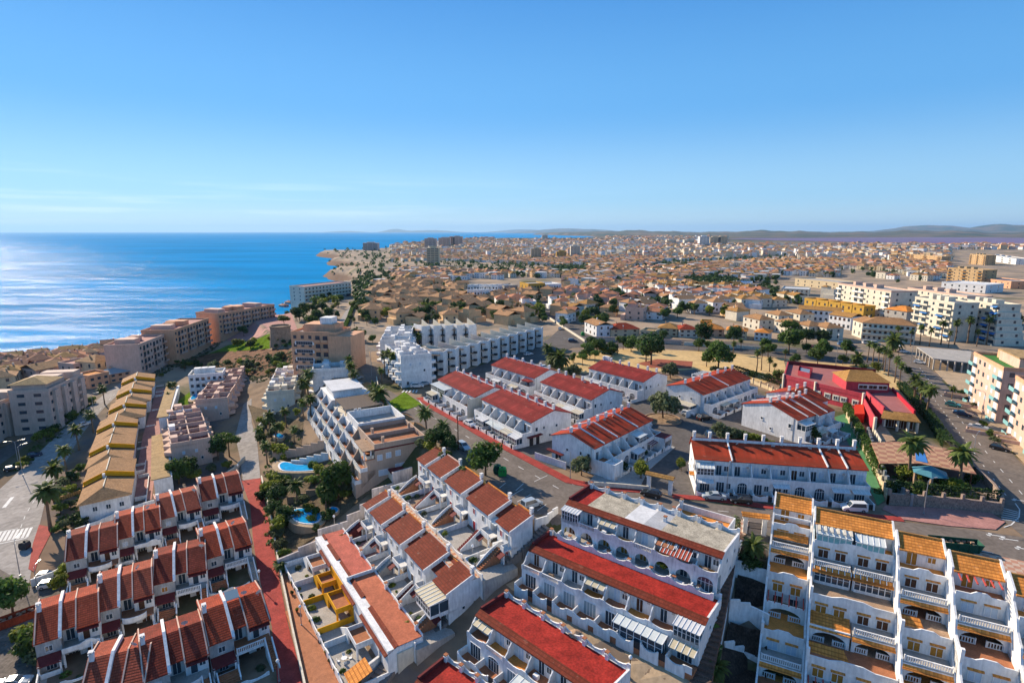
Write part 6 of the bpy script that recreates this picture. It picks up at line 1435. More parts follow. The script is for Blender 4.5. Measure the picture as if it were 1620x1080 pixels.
TK = {'broad': [leafy_meshes(40 + i, 6, 2.9, 2.3, LEAF) for i in range(4)], 'dark': [leafy_meshes(50 + i, 6.5, 3.0, 2.5, LEAFD) for i in range(3)], 'olive': [leafy_meshes(60 + i, 5, 2.9, 2.0, LEAFO) for i in range(3)],
      'shrub': [leafy_meshes(70 + i, 1.9, 1.35, .95, m, .12, 700, .2, 7, .2) for i, m in enumerate((LEAF, LEAFD, LEAFY, LEAFO))], 'yellow': [leafy_meshes(80 + i, 3.6, 1.7, 1.5, LEAFY, .2, 900, .25) for i in range(2)],
      'cypress': [leafy_meshes(90 + i, 5.2, .85, 2.6, LEAFD, .2, 900, .2, 8, .1) for i in range(2)], 'small': [leafy_meshes(100 + i, 3.0, 1.25, 1.1, LEAFD, .14, 700, .2, 8, .45) for i in range(2)], 'pine': [leafy_meshes(110 + i, 6.5, 3.4, 1.4, LEAF, .35, 1500, .3, 10, .62) for i in range(2)]}
PN = {'palm': ('palm_tree', 'palm', 'fan palm with a round green crown'), 'date': ('palm_tree', 'palm', 'low date palm with long arching fronds'), 'tall': ('palm_tree', 'palm', 'tall slender palm'), 'broad': ('broadleaf_tree', 'tree', 'round green tree'), 'dark': ('broadleaf_tree', 'tree', 'dense dark green tree'),
      'olive': ('olive_tree', 'tree', 'grey green olive tree'), 'shrub': ('shrub', 'shrub', 'leafy shrub'), 'yellow': ('broadleaf_tree', 'tree', 'yellow green bushy tree'), 'cypress': ('cypress_tree', 'tree', 'narrow dark cypress'), 'small': ('young_tree', 'tree', 'small clipped tree'), 'pine': ('pine_tree', 'tree', 'flat topped pine tree')}
def plant(kind, px, py, h=None, world=None, desc=None):
    p = world if world else at(px, py); ms = (PK.get(kind) or TK[kind]); m = rnd.randrange(len(ms)); base = {'palm': 8.2, 'date': 4.4, 'tall': 10.6, 'broad': 6, 'dark': 6.5, 'olive': 5, 'shrub': 1.9, 'yellow': 3.6, 'cypress': 5.2, 'small': 3, 'pine': 6.5}[kind]
    s_ = (h or base * rnd.uniform(.85, 1.15)) / base * (1.0 if kind in ('tall', 'cypress', 'small') else 1.22); n_, c_, d_ = PN[kind]
    t = thing(n_, None, c_, (p.x, p.y, p.z), rnd.uniform(0, 6.28), {'palm': 'palm trees', 'shrub': 'shrubs'}.get(c_, 'trees of streets and gardens')); t.scale = (s_ * rnd.uniform(.92, 1.08), s_ * rnd.uniform(.92, 1.08), s_)
    inst('trunk', ms[m][0], t); inst('crown', ms[m][1], t)
    later(t, desc or d_); return t
for k, l in (('palm', [(105, 748, 8), (92, 786, 9), (80, 838, 11), (125, 712, 7.5), (148, 684, 7), (166, 640, 7), (675, 692, 7.5), (703, 706, 6), (868, 579, 8), (1445, 637, 8), (1455, 648, 8), (1466, 658, 8.6), (1435, 760, 9.5), (1516, 775, 9), (428, 690, 7.5), (412, 706, 6), (423, 735, 6.5), (437, 700, 6), (471, 806, 7.2), (516, 806, 5), (453, 676, 6), (466, 700, 5), (1505, 632, 4), (1217, 588, 5),
                        (485, 642, 9), (492, 660, 7), (480, 662, 6), (488, 626, 9), (556, 606, 7), (562, 616, 6), (553, 596, 7), (604, 606, 5), (1225, 590, 3.5), (700, 640, 3.5), (270, 625, 5), (276, 622, 4.5), (268, 638, 4), (1160, 560, 5), (1172, 553, 4.6), (760, 551, 6), (655, 548, 8), (662, 553, 7), (668, 566, 5)]),
             ('tall', [(1372, 573, 9), (1380, 578, 9.5), (1388, 584, 9), (1396, 584, 9.4), (1399, 588, 9), (1405, 595, 9.6), (1415, 605, 9.4), (1422, 615, 9.2), (1197, 590, 9), (1204, 586, 9.5), (609, 597, 10), (615, 600, 11), (623, 605, 11), (977, 560, 8), (1488, 545, 12), (1510, 545, 12), (1530, 543, 13), (1560, 545, 14), (1608, 540, 13), (1500, 550, 8), (1455, 545, 10), (1470, 548, 9), (1545, 548, 8), (1418, 545, 9), (656, 545, 10), (1440, 548, 8)]),
             ('date', [(1354, 579, 5), (885, 583, 6.5), (877, 580, 6), (1412, 555, 7), (600, 640, 5), (594, 633, 4.5), (444, 905, 2.2), (1190, 880, 3), (1130, 1075, 3), (620, 590, 4)]),
             ('broad', [(768, 752, 6.4), (1136, 583, 9), (945, 562, 6), (1000, 551, 5), (1257, 578, 4), (1293, 578, 6), (1302, 563, 6), (1338, 563, 6), (1333, 577, 3.5), (1248, 560, 9.5), (1120, 556, 4), (20, 968, 6), (283, 765, 6), (535, 788, 8), (520, 800, 5), (310, 700, 4), (1545, 610, 3), (590, 680, 3), (1105, 556, 5), (1210, 556, 5), (1215, 565, 5), (735, 760, 2.6), (1275, 560, 4), (430, 650, 3)]),
             ('dark', [(1030, 577, 11), (1022, 572, 8), (345, 728, 6.5), (300, 755, 5), (440, 800, 5), (450, 830, 4), (432, 820, 4), (700, 715, 4.5), (690, 712, 5), (715, 720, 4), (950, 556, 5), (936, 553, 5), (933, 568, 4.5), (395, 524, 5), (403, 520, 6), (412, 518, 5), (386, 532, 5), (405, 512, 5), (425, 516, 5), (440, 510, 6), (455, 505, 7), (470, 508, 7), (480, 500, 7), (495, 497, 6), (510, 495, 6), (500, 510, 6), (520, 505, 6), (570, 540, 5), (562, 536, 4), (1160, 545, 7), (1110, 545, 8), (1050, 538, 4), (1275, 545, 6), (1300, 547, 6)]),
             ('pine', [(363, 722, 6), (928, 566, 5), (941, 573, 4), (1250, 540, 8), (470, 490, 7), (450, 520, 6)]), ('olive', [(1049, 664, 6.6), (907, 600, 4.6), (1060, 600, 4.8), (1140, 694, 3.4), (1160, 697, 2.8), (920, 752, 3.6)]),
             ('small', [(984, 750, 3), (1003, 728, 1.8), (1020, 722, 1.8), (1015, 757, 3.6), (1286, 700, 4.2), (1078, 745, 2.4)]), ('yellow', [(1013, 757, 3.4), (1076, 742, 2.2), (268, 650, 3), (1385, 590, 3.5), (60, 700, 3), (88, 672, 3), (42, 735, 2.4), (105, 915, 3), (95, 935, 3), (180, 1050, 2), (470, 660, 2.5)]),
             ('cypress', [(142, 818, 5.2), (156, 814, 4.6), (182, 800, 5), (192, 796, 5.6), (173, 803, 3.6), (293, 588, 7), (206, 794, 4), (245, 610, 6)]),
             ('shrub', [(1150, 694, 2), (1165, 697, 2), (1180, 698, 2.2), (1192, 700, 2), (1205, 704, 1.8), (1218, 708, 1.5), (100, 770, 2.4), (112, 782, 2.2), (108, 805, 2), (96, 812, 2.2), (120, 826, 2), (130, 832, 1.8), (104, 836, 2), (90, 842, 1.6), (115, 760, 2.4), (128, 745, 2), (36, 740, 1.8), (70, 690, 2), (80, 680, 2.2), (92, 668, 2), (105, 652, 2), (47, 1040, 3.6), (40, 1020, 3), (60, 1050, 2.4), (330, 650, 2), (345, 705, 2), (335, 745, 2), (360, 742, 2), (310, 760, 2.4),
                         (455, 745, 2), (445, 770, 2), (500, 815, 1.8), (440, 850, 2.4), (445, 870, 2.2), (452, 880, 1.6), (520, 820, 2), (545, 790, 2), (560, 765, 2.4), (575, 770, 2.2), (590, 760, 2), (560, 560, 3), (1440, 610, 1.6), (1180, 895, 2), (1195, 905, 1.8), (1050, 900, 1.6), (415, 790, 2.2), (430, 790, 2), (425, 780, 2.4), (1230, 598, 2.6), (1215, 600, 2), (1190, 596, 2), (1150, 590, 2), (1130, 588, 2), (1365, 585, 2), (1380, 600, 2), (690, 725, 2), (705, 730, 2.2), (680, 715, 2.2), (665, 708, 2), (1435, 590, 2), (1555, 676, 1.5), (1565, 690, 1.5), (1572, 700, 1.5), (1520, 625, 1.5), (1532, 635, 1.5), (1542, 645, 1.5)])):
    for a in l: plant(k, a[0], a[1], a[2])
def pt_in(p, poly):
    c = False; n = len(poly)
    for i in range(n):
        (ax, ay), (bx, by) = poly[i], poly[(i + 1) % n]
        if (ay > p[1]) != (by > p[1]) and p[0] < ax + (p[1] - ay) / (by - ay) * (bx - ax): c = not c
    return c
def scatter(poly, n, kinds, seed, hs=None):
    r = random.Random(seed); xs = [p[0] for p in poly]; ys = [p[1] for p in poly]; k = 0
    while k < n:
        q = (r.uniform(min(xs), max(xs)), r.uniform(min(ys), max(ys)))
        if pt_in(q, poly): plant(r.choice(kinds), q[0], q[1], hs and r.uniform(*hs)); k += 1
scatter([(330, 575), (400, 566), (450, 560), (462, 585), (452, 600), (405, 600), (350, 595)], 22, ['shrub', 'shrub', 'dark', 'yellow'], 3, (1.6, 3.5))
scatter([(230, 590), (300, 570), (330, 575), (300, 592), (262, 604)], 8, ['shrub'], 4, (1.5, 2.6))
scatter([(1392, 770), (1430, 750), (1530, 760), (1575, 790), (1500, 785), (1410, 783)], 20, ['shrub', 'shrub', 'yellow', 'small'], 5, (1.3, 2.6))
scatter([(446, 770), (470, 800), (520, 780), (550, 775), (560, 790), (510, 840), (455, 862)], 16, ['shrub', 'shrub', 'yellow', 'small'], 16, (1.2, 2.6)); scatter([(425, 745), (500, 735), (530, 760), (450, 790), (430, 780)], 12, ['shrub', 'shrub', 'palm', 'yellow'], 17, (1.4, 3.4))
scatter([(440, 770), (455, 850), (430, 850), (418, 780)], 8, ['shrub', 'dark', 'yellow'], 6, (1.6, 3.6))
scatter([(75, 690), (150, 630), (158, 636), (82, 700)], 7, ['shrub', 'yellow'], 8, (1.5, 3))
scatter([(408, 690), (425, 660), (460, 690), (450, 740), (412, 740)], 9, ['shrub', 'yellow', 'dark'], 9, (1.6, 3.6))
scatter([(455, 505), (478, 482), (490, 474), (545, 468), (545, 505), (520, 515), (470, 515)], 42, ['dark', 'broad', 'palm', 'shrub', 'yellow'], 21, (3, 6))
scatter([(372, 548), (462, 536), (468, 552), (420, 556), (350, 560)], 14, ['shrub', 'dark', 'yellow', 'shrub'], 31, (1.6, 4))
scatter([(560, 480), (580, 500), (600, 515), (590, 545), (560, 545), (552, 530)], 10, ['dark', 'broad', 'shrub', 'palm'], 22, (2.5, 5))
scatter([(900, 555), (1000, 553), (1150, 560), (1280, 575), (1260, 584), (1100, 582), (900, 586)], 14, ['broad', 'dark', 'shrub', 'palm', 'pine'], 23, (2.5, 6))
# low ground cover nobody could count
def ground_cover(polys, n, seed, name, mat, h=.5):
    r = random.Random(seed); b = MB()
    for poly in polys:
        xs = [p[0] for p in poly]; ys = [p[1] for p in poly]; k = 0
        while k < n:
            q = (r.uniform(min(xs), max(xs)), r.uniform(min(ys), max(ys)))
            if not pt_in(q, poly): continue
            c = at(*q); k += 1; R_ = r.uniform(.4, 1.1)
            for j in range(16):
                v = Vector((r.gauss(0, 1), r.gauss(0, 1), abs(r.gauss(0, 1)))).normalized(); p = c + Vector((v.x * R_, v.y * R_, v.z * h * R_)); u = v.orthogonal().normalized() * .28; w = v.cross(u)
                b.add([p - u, p - w, p + u, p + w], [(0, 1, 2, 3)])
    tag(b.go(name, mat), kind='stuff')
ground_cover([[(330, 575), (400, 560), (462, 556), (470, 600), (405, 604), (300, 600)], [(262, 556), (330, 548), (372, 516), (390, 510), (330, 560), (225, 606)]], 420, 1, 'ground_cover', LEAFO)
ground_cover([[(70, 690), (150, 628), (158, 634), (80, 704), (30, 750), (10, 748)], [(90, 760), (120, 740), (135, 830), (88, 850)], [(1380, 780), (1420, 745), (1440, 775), (1580, 795), (1500, 790)], [(410, 690), (480, 668), (470, 760), (440, 900), (420, 850)]], 70, 2, 'ground_cover', LEAF)
ground_cover([[(1150, 870), (1160, 850), (1130, 1060), (1112, 1080)]], 45, 3, 'ground_cover', LEAF)

# ---------------------------------------------------------------- hedges
def hedge(px, w, h, label, mat=LEAFD, seed=0, posts=None):
    r = random.Random(seed); pts = resample([Vector((p.x, p.y, p.z)) for p in W_(px)], .55); b = MB()
    for i, p in enumerate(pts):
        d = (pts[min(i + 1, len(pts) - 1)] - pts[max(i - 1, 0)]).normalized(); n = Vector((-d.y, d.x, 0)).normalized()
        for k in range(34):
            s_ = r.uniform(-1, 1); z = r.uniform(0, 1); f = r.choice((0, 1, 2))
            q = p + d * r.uniform(-.35, .35) + n * (w / 2 * (s_ if f == 2 else (1 if f else -1)) * r.uniform(.9, 1.1)); q.z = p.z + h * (1.0 if f == 2 else z) * r.uniform(.94, 1.05)
            v = Vector((r.gauss(0, 1), r.gauss(0, 1), r.gauss(.4, 1))).normalized(); u = v.orthogonal().normalized() * .2; x = v.cross(u)
            b.add([q - u, q - x, q + u, q + x], [(0, 1, 2, 3)])
    t = thing('hedge', label, 'hedge', pts[0], 0, 'clipped hedges'); 
    b.v = [(x - pts[0].x, y - pts[0].y, z - pts[0].z) for x, y, z in b.v]; b.go('leaves', mat, t)
    core = MB(); core.add(*drape(strip(pts, w * .8), h * .85, 3)); c2 = MB(); vs, fs = drape(strip(pts, w * .8), .1, 3)
    core.v = [(x - pts[0].x, y - pts[0].y, z - pts[0].z) for x, y, z in core.v]; core.go('inner_branches', LEAFD, t)
    return t
hedge([(1160, 586), (1185, 594), (1225, 606), (1243, 612)], 1.2, 2.0, 'clipped hedge behind cream posts left of the raspberry restaurant', LEAFD, 1)
hedge([(1338, 648), (1352, 675), (1370, 712), (1392, 756)], 1.7, 2.2, 'long clipped hedge beside the green court', LEAF, 2)
hedge([(1425, 612), (1445, 636), (1468, 662), (1500, 708)], 2.4, 2.0, 'dark hedge between the restaurant and the avenue', LEAFD, 3)
hedge([(1412, 786), (1460, 789), (1520, 795), (1580, 801)], .8, 3.2, 'hedge on top of the rubble stone wall', LEAFD, 4)
hedge([(1150, 865), (1157, 850), (1163, 838)], 1.4, 2.6, 'reddish green hedge beside the top of the stair path', LEAFO, 5)
hedge([(560, 480), (552, 505), (545, 520)], 2.0, 1.6, 'hedge beside the pale road behind the orange apartments', LEAF, 6)
TOWNR = tiles('terracotta roof tiles', (.50, .22, .12), (.30, .12, .065)); SALR = plain('salmon flat roof', (.50, .30, .21), .9, .2, .4)
# ---------------------------------------------------------------- single villas and larger buildings of the middle distance
def hip(b, x0, y0, x1, y1, z, rise, e=.5, mi=0):
    w, d = x1 - x0, y1 - y0; q = [(x0 - e, y0 - e, z), (x1 + e, y0 - e, z), (x1 + e, y1 + e, z), (x0 - e, y1 + e, z)]
    if w >= d: m = [(x0 + d / 2, (y0 + y1) / 2, z + rise), (x1 - d / 2, (y0 + y1) / 2, z + rise)]; f = [(0, 1, 5, 4), (1, 2, 5), (2, 3, 4, 5), (3, 0, 4), (3, 2, 1, 0)]
    else: m = [((x0 + x1) / 2, y0 + w / 2, z + rise), ((x0 + x1) / 2, y1 - w / 2, z + rise)]; f = [(0, 1, 4), (1, 2, 5, 4), (2, 3, 5), (3, 0, 4, 5), (3, 2, 1, 0)]
    b.add(q + m, f, mi)
def villa(A, B, he, depth, label, wall, roof, seed=0, kind='hip', cat='house', n=3, fl=2, name='villa', zb=None):
    o, ang, L, zb = frame_px(A, B, he, zb); r = random.Random(seed); t = thing(name, label, cat, (o.x, o.y, zb), ang)
    MB().box(0, 0, -6, L, depth, he).go('wall', wall, t); b = MB()
    if kind == 'hip': hip(b, 0, 0, L, depth, he, min(L, depth) * .22)
    elif kind == 'gable':
        b.slab((-.3, -.4, he), (L + .3, -.4, he), (L + .3, depth / 2, he + depth * .17), (-.3, depth / 2, he + depth * .17)); b.slab((-.3, depth / 2, he + depth * .17), (L + .3, depth / 2, he + depth * .17), (L + .3, depth + .4, he), (-.3, depth + .4, he))
    else:
        b.box(0.25, .25, he, L - .25, depth - .25, he + .06); c = MB(); c.box(-.1, -.1, he - .1, L + .1, .22, he + .8); c.box(-.1, .22, he - .1, .22, depth, he + .8); c.box(L - .22, .22, he - .1, L + .1, depth, he + .8); c.box(-.1, depth - .2, he - .1, L + .1, depth + .1, he + .8); c.go('parapet', wall, t)
    b.go('roof', roof, t); fh = he / fl
    for k in range(fl):
        for i in range(n): win(t, L * (i + .5) / n, 0, k * fh + fh * .3, min(1.3, L / n * .5), fh * .45, fr=False, pane=r.choice([GLASS, GLASS, DARKW]))
        for j in (.3, .7): win(t, L, depth * j, k * fh + fh * .32, 1.0, fh * .42, 90, fr=False); win(t, 0, depth * j, k * fh + fh * .32, 1.0, fh * .42, 270, fr=False)
    if kind != 'flat': chimney(t, L * .3, depth * .55, he + depth * .1, 1.5, .5, wall, roof)
    return t, L
for a in (((925, 508), (944, 515), 6, 9, 'white corner house with brown roof where the boulevard meets the side road', WHITE, BROWNT, 1, 'gable'), ((967, 521), (1012, 520), 4, 11, 'yellow bungalow with red roof behind the long boulevard wall', CREAM, REDT, 2, 'hip'), ((1041, 518), (1072, 520), 4, 10, 'bungalow with tan roof behind the long boulevard wall', CREAM, OCHRET, 3, 'hip'),
          ((1075, 521), (1104, 521), 4, 10, 'pale bungalow with bright red roof beside the boulevard', WARMWHITE, REDT, 4, 'hip'), ((1110, 520), (1146, 521), 4, 11, 'bungalow with bright orange roof and terrace room', SALMON, ORANGET, 5, 'hip'), ((1150, 522), (1182, 524), 4, 10, 'low orange roofed bungalow right of the terrace room', CREAM, ORANGET, 6, 'hip'),
          ((1194, 525), (1217, 527), 4, 9, 'small orange roofed bungalow at the boulevard bend', WHITE, ORANGET, 7, 'hip'), ((1108, 510), (1125, 511), 6, 7, 'ochre terrace room on top of the orange roofed bungalow row', OCHRE, TERRA, 8, 'flat'), ((1013, 524), (1036, 526), 3, 9, 'tan flat roofed annexe behind the long boulevard wall', CREAM, TANROOF, 9, 'flat')):
    villa(*a)
for i in range(5):
    villa((1273 + i * 19, 473 + i * 2.6), (1291 + i * 19, 475.6 + i * 2.6), 7, 9, 'ochre row house, ' + ORD[i] + ' from the left in the bright ochre row', OCHRE, ORANGET, 20 + i, 'flat', n=2)
for i, (a, c) in enumerate((((1176, 500), (1202, 506)), ((1226, 507), (1251, 513)), ((1258, 511), (1280, 516)), ((1284, 513), (1308, 519)), ((1211, 494), (1232, 499)), ((1243, 492), (1266, 497)))):
    villa(a, c, 6, 9, 'cream villa with brown hipped roof, ' + ORD[i] + ' of the brown roofed group behind the boulevard palms', WARMWHITE, BROWNT, 30 + i, 'hip')
villa((1312, 497), (1347, 502), 7, 10, 'white apartment house with brown roof and balconies above the brown villas', WHITE, OCHRET, 40, 'gable', n=5); villa((1350, 505), (1365, 510), 8, 11, 'cream gabled end of the long brown roofed apartments', WARMWHITE, BROWNT, 41, 'gable', n=2)
t, L = villa((1365, 510), (1450, 516), 8.5, 12, 'long cream apartments with brown roof and dark balcony bands facing the avenue palms', WARMWHITE, BROWNT, 42, 'hip', n=10, fl=3)
for z in (2.9, 5.7): MB().box(.5, -1.3, z - .2, L - .5, 0, z + .9).go('balcony', WARMWHITE, t)
villa((1262, 488), (1330, 493), 7, 10, 'white row of houses with one long brown roof below the ochre row', WHITE, OCHRET, 43, 'gable', n=8); villa((1400, 488), (1435, 493), 7, 12, 'grey house with wide orange roof left of the cream stepped blocks', CONC, ORANGET, 44, 'hip')
for a in (((836, 450), (862, 449), 10, 18, 'yellow striped warehouse with flat roof in the middle distance', OCHRE, CONC, 50), ((798, 453), (819, 452), 8, 14, 'grey cube building with one large dark window', CONC, CONC, 51), ((863, 451), (888, 450), 9, 18, 'white flat building right of the striped warehouse', WHITE, LIGHTROOF, 52), ((1236, 457), (1280, 459), 5, 22, 'long pale supermarket hall beside the dry field', WARMWHITE, LIGHTROOF, 53),
          ((1258, 441), (1326, 448), 7, 25, 'long sandy commercial hall behind the supermarket', CREAM, CONC, 54), ((1490, 447), (1560, 452), 7, 30, 'white industrial shed with blue shaded side', WHITE, LIGHTROOF, 55), ((1545, 440), (1600, 446), 7, 24, 'industrial shed with orange front beyond the cream twins', SALMON, CONC, 56), ((1160, 447), (1190, 448), 5, 14, 'long blue roofed shed at the left of the dry field', WHITE, BLUEP, 58)):
    villa(*a, kind='flat', cat='building', n=6, fl=2, name='flat_roofed_building')
t, L = villa((481, 455), (555, 447), 11, 16, 'long cream hotel on the low cliff by the sea', WARMWHITE, PINKPAVE, 57, 'flat', 'hotel', 14, 4, 'hotel', -1)
for z in (2.6, 5.3, 8.1): MB().box(.5, -1.2, z - .2, L - .5, 0, z + .8).go('balcony', WARMWHITE, t)
for i in range(5): villa((440 + i * 9, 488 - i * 5), (448 + i * 9, 487 - i * 5), 5, 9, 'pink shore house, ' + ORD[i] + ' from the left below the car park of the hotel', PINKW, TOWNR, 140 + i, 'hip', n=2) if i in (1, 2) else None
for i in range(11):
    r = random.Random(300 + i); x = 738 + (i % 6) * 10 + r.uniform(0, 3); y = 452 + (i // 6) * 8
    villa((x, y), (x + 9, y + .4), r.choice((6, 9, 8)), 8, 'white cube house, ' + ORD[i] + ' of the bluish white cluster in the middle distance', WHITE, LIGHTROOF, 60 + i, 'flat', n=2)
def tower(px, py, w, h, d, label, wall, ang=0, fl=10):
    p = at(px, py); t = thing('tower_block', label, 'tower block', (p.x, p.y, p.z), R(ang)); MB().box(-w / 2, 0, -3, w / 2, d, h).go('wall', wall, t)
    MB().box(-w / 4, d * .3, h, w / 4, d * .7, h + 3).go('roof_room', wall, t); n = fl
    for k in range(n): MB().box(-w / 2 + .8, -.25, h * (k + .25) / n, w / 2 - .8, 0, h * (k + .7) / n).go('window', GLASS, t) if k % 1 == 0 else 0
    for s_ in (-1, 1): MB().box(s_ * w / 6 - .5, -.5, 0, s_ * w / 6 + .5, -.25, h).go('pier', wall, t)
for a in ((586, 396, 52, 26, 30, 'dark pair of hotel blocks on the headland by the sea', GREYPINK), (681, 397, 40, 42, 26, 'tall tower block above the town, left of the triple towers', GREYPINK), (703, 394, 44, 42, 26, 'left one of the three close towers on the skyline', GREYPINK), (714, 393, 28, 44, 24, 'middle one of the three close towers on the skyline', PINKW), (723, 393, 44, 46, 26, 'right one of the three close towers on the skyline', GREYPINK),
          (685, 420, 22, 32, 16, 'slim pale block standing alone in the town below the towers', CREAM), (848, 411, 24, 26, 16, 'cream block in the far centre of the town, left of its twin', CREAM), (910, 408, 24, 30, 16, 'cream slim block in the far centre of the town, tallest there', WARMWHITE), (888, 410, 24, 18, 16, 'low yellow block beside the slim cream block', OCHRE), (1114, 392, 40, 46, 26, 'white tower at the left of the far apartment cluster on the right', WHITE),
          (1131, 391, 46, 42, 24, 'sand coloured tower, second of the far apartment cluster on the right', CREAM), (1143, 391, 40, 44, 24, 'sand coloured tower at the right end of the far apartment cluster', CREAM), (1090, 389, 46, 28, 24, 'pale block left of the white tower in the far apartment cluster', WARMWHITE), (1062, 388, 46, 26, 24, 'pale block at the left end of the far apartment cluster', WARMWHITE), (862, 381, 40, 40, 26, 'lone tower near the far harbour', WARMWHITE)):
    tower(*a)
for a in LATE_VILLAS: villa(*a, n=3)
# long wall along the boulevard, walls of the quarter
def wall_run(px, h, w, label, mat, name='boundary_wall', base=2.0, piers=0, pmat=None, cat='wall', top=None, step=3.0):
    pts = resample([Vector((p.x, p.y, p.z)) for p in W_(px)], step); o = pts[0].copy(); t = thing(name, label, cat, o); b = MB()
    for p, q in zip(pts, pts[1:]):
        d = (q - p); d.z = 0; d.normalize(); n = Vector((-d.y, d.x, 0)) * w / 2; zt = max(p.z, q.z) + h if top is None else top
        b.prism([((p + n - o).x, (p + n - o).y), ((p - n - o).x, (p - n - o).y), ((q - n - o).x, (q - n - o).y), ((q + n - o).x, (q + n - o).y)], min(p.z, q.z) - base - o.z, zt - o.z)
    b.go('wall', mat, t)
    if piers:
        for p in resample([Vector((p.x, p.y, p.z)) for p in W_(px)], piers): MB().box(p.x - o.x - .25, p.y - o.y - .25, p.z - o.z - 1, p.x - o.x + .25, p.y - o.y + .25, p.z - o.z + h + piers * 0 + .9).go('pier', pmat or mat, t)
    return t
wall_run([(935, 539), (1000, 541), (1078, 545)], 2.2, .3, 'long beige wall in front of the boulevard bungalows', PINKW); wall_run([(800 + 70, 505), (925, 541)], 1.2, .3, 'low pale wall along the side road to the boulevard', WARMWHITE)
wall_run([(1082, 546), (1180, 552), (1260, 558)], 1.6, .3, 'pale garden wall behind the boulevard trees', WARMWHITE)

# ---------------------------------------------------------------- small houses of the town, one by one where they show largest
rt = np.random.RandomState(11)
FIELDS = [[(1180, 448), (1235, 440), (1330, 455), (1325, 470), (1250, 474), (1170, 462)], [(560, 416), (700, 412), (860, 420), (900, 428), (800, 434), (690, 430), (590, 424)], [(1100, 452), (1165, 446), (1190, 456), (1110, 462)], [(1330, 425), (1420, 430), (1440, 442), (1340, 438)], [(1490, 428), (1620, 436), (1700, 445), (1700, 462), (1560, 452)]]
GREENS = [[(990, 428), (1060, 414), (1130, 411), (1240, 404), (1245, 410), (1140, 418), (1060, 424)], [(1080, 448), (1120, 440), (1180, 445), (1160, 455), (1100, 456)], [(870, 425), (930, 420), (930, 432), (880, 436)], [(560, 440), (590, 430), (590, 480), (560, 500)], [(1600, 440), (1700, 445), (1700, 460), (1600, 455)]]
KEEP = [[(545, 440), (560, 440), (566, 505), (544, 505)]]
MASK = [[(660, 512), (870, 512), (880, 470), (850, 470), (862, 500), (905, 530), (1010, 540), (1230, 558), (1440, 560), (1480, 580), (1490, 700), (600, 700), (590, 640), (560, 560), (400, 600), (380, 505), (480, 470), (545, 470), (566, 505), (600, 520), (650, 512)], [(915, 495), (965, 500), (965, 535), (915, 535)], [(960, 505), (1225, 508), (1225, 545), (960, 545)],
        [(1170, 488), (1260, 484), (1300, 486), (1400, 485), (1460, 500), (1470, 545), (1340, 545), (1170, 525)], [(1268, 466), (1375, 478), (1375, 495), (1268, 486)], [(1322, 430), (1420, 445), (1425, 486), (1322, 470)], [(1420, 440), (1540, 455), (1640, 470), (1640, 600), (1430, 560)], [(1500, 395), (1640, 395), (1640, 445), (1500, 436)], [(1230, 435), (1335, 440), (1335, 470), (1230, 470)], [(735, 440), (805, 444), (805, 472), (735, 470)], [(795, 440), (895, 440), (895, 462), (795, 464)], [(476, 440), (562, 440), (562, 475), (476, 475)], [(1480, 440), (1640, 440), (1640, 470), (1480, 460)]]
def in_any(px, py, polys):
    m = np.zeros(px.shape, bool)
    for poly in polys:
        c = np.zeros(px.shape, bool); n = len(poly)
        for i in range(n):
            (ax, ay), (bx, by) = poly[i], poly[(i + 1) % n]
            if ay != by: c ^= ((ay > py) != (by > py)) & (px < ax + (py - ay) / (by - ay) * (bx - ax))
        m |= c
    return m
def project_np(X, Y, Z):
    z = Z - CAMZ; w = Y * cP - z * sP
    return 810 + X / w * FPX, 540 - (Y * sP + z * cP) / w * FPX
C_ = []
for k in range(420):
    rr = 230 * math.exp(rt.uniform(0, 3.5)); aa = R(rt.uniform(-46, 46)); C_.append((rr * math.sin(aa), rr * math.cos(aa), rt.choice([20, 50, -30, 5, 65, 35]) + rt.uniform(-6, 6), (0 if aa < R(2) and rr < 620 else int(rt.choice([1, 1, 2, 3, 5, 0, 4])))))
C_ = np.array(C_); HOUSES = []
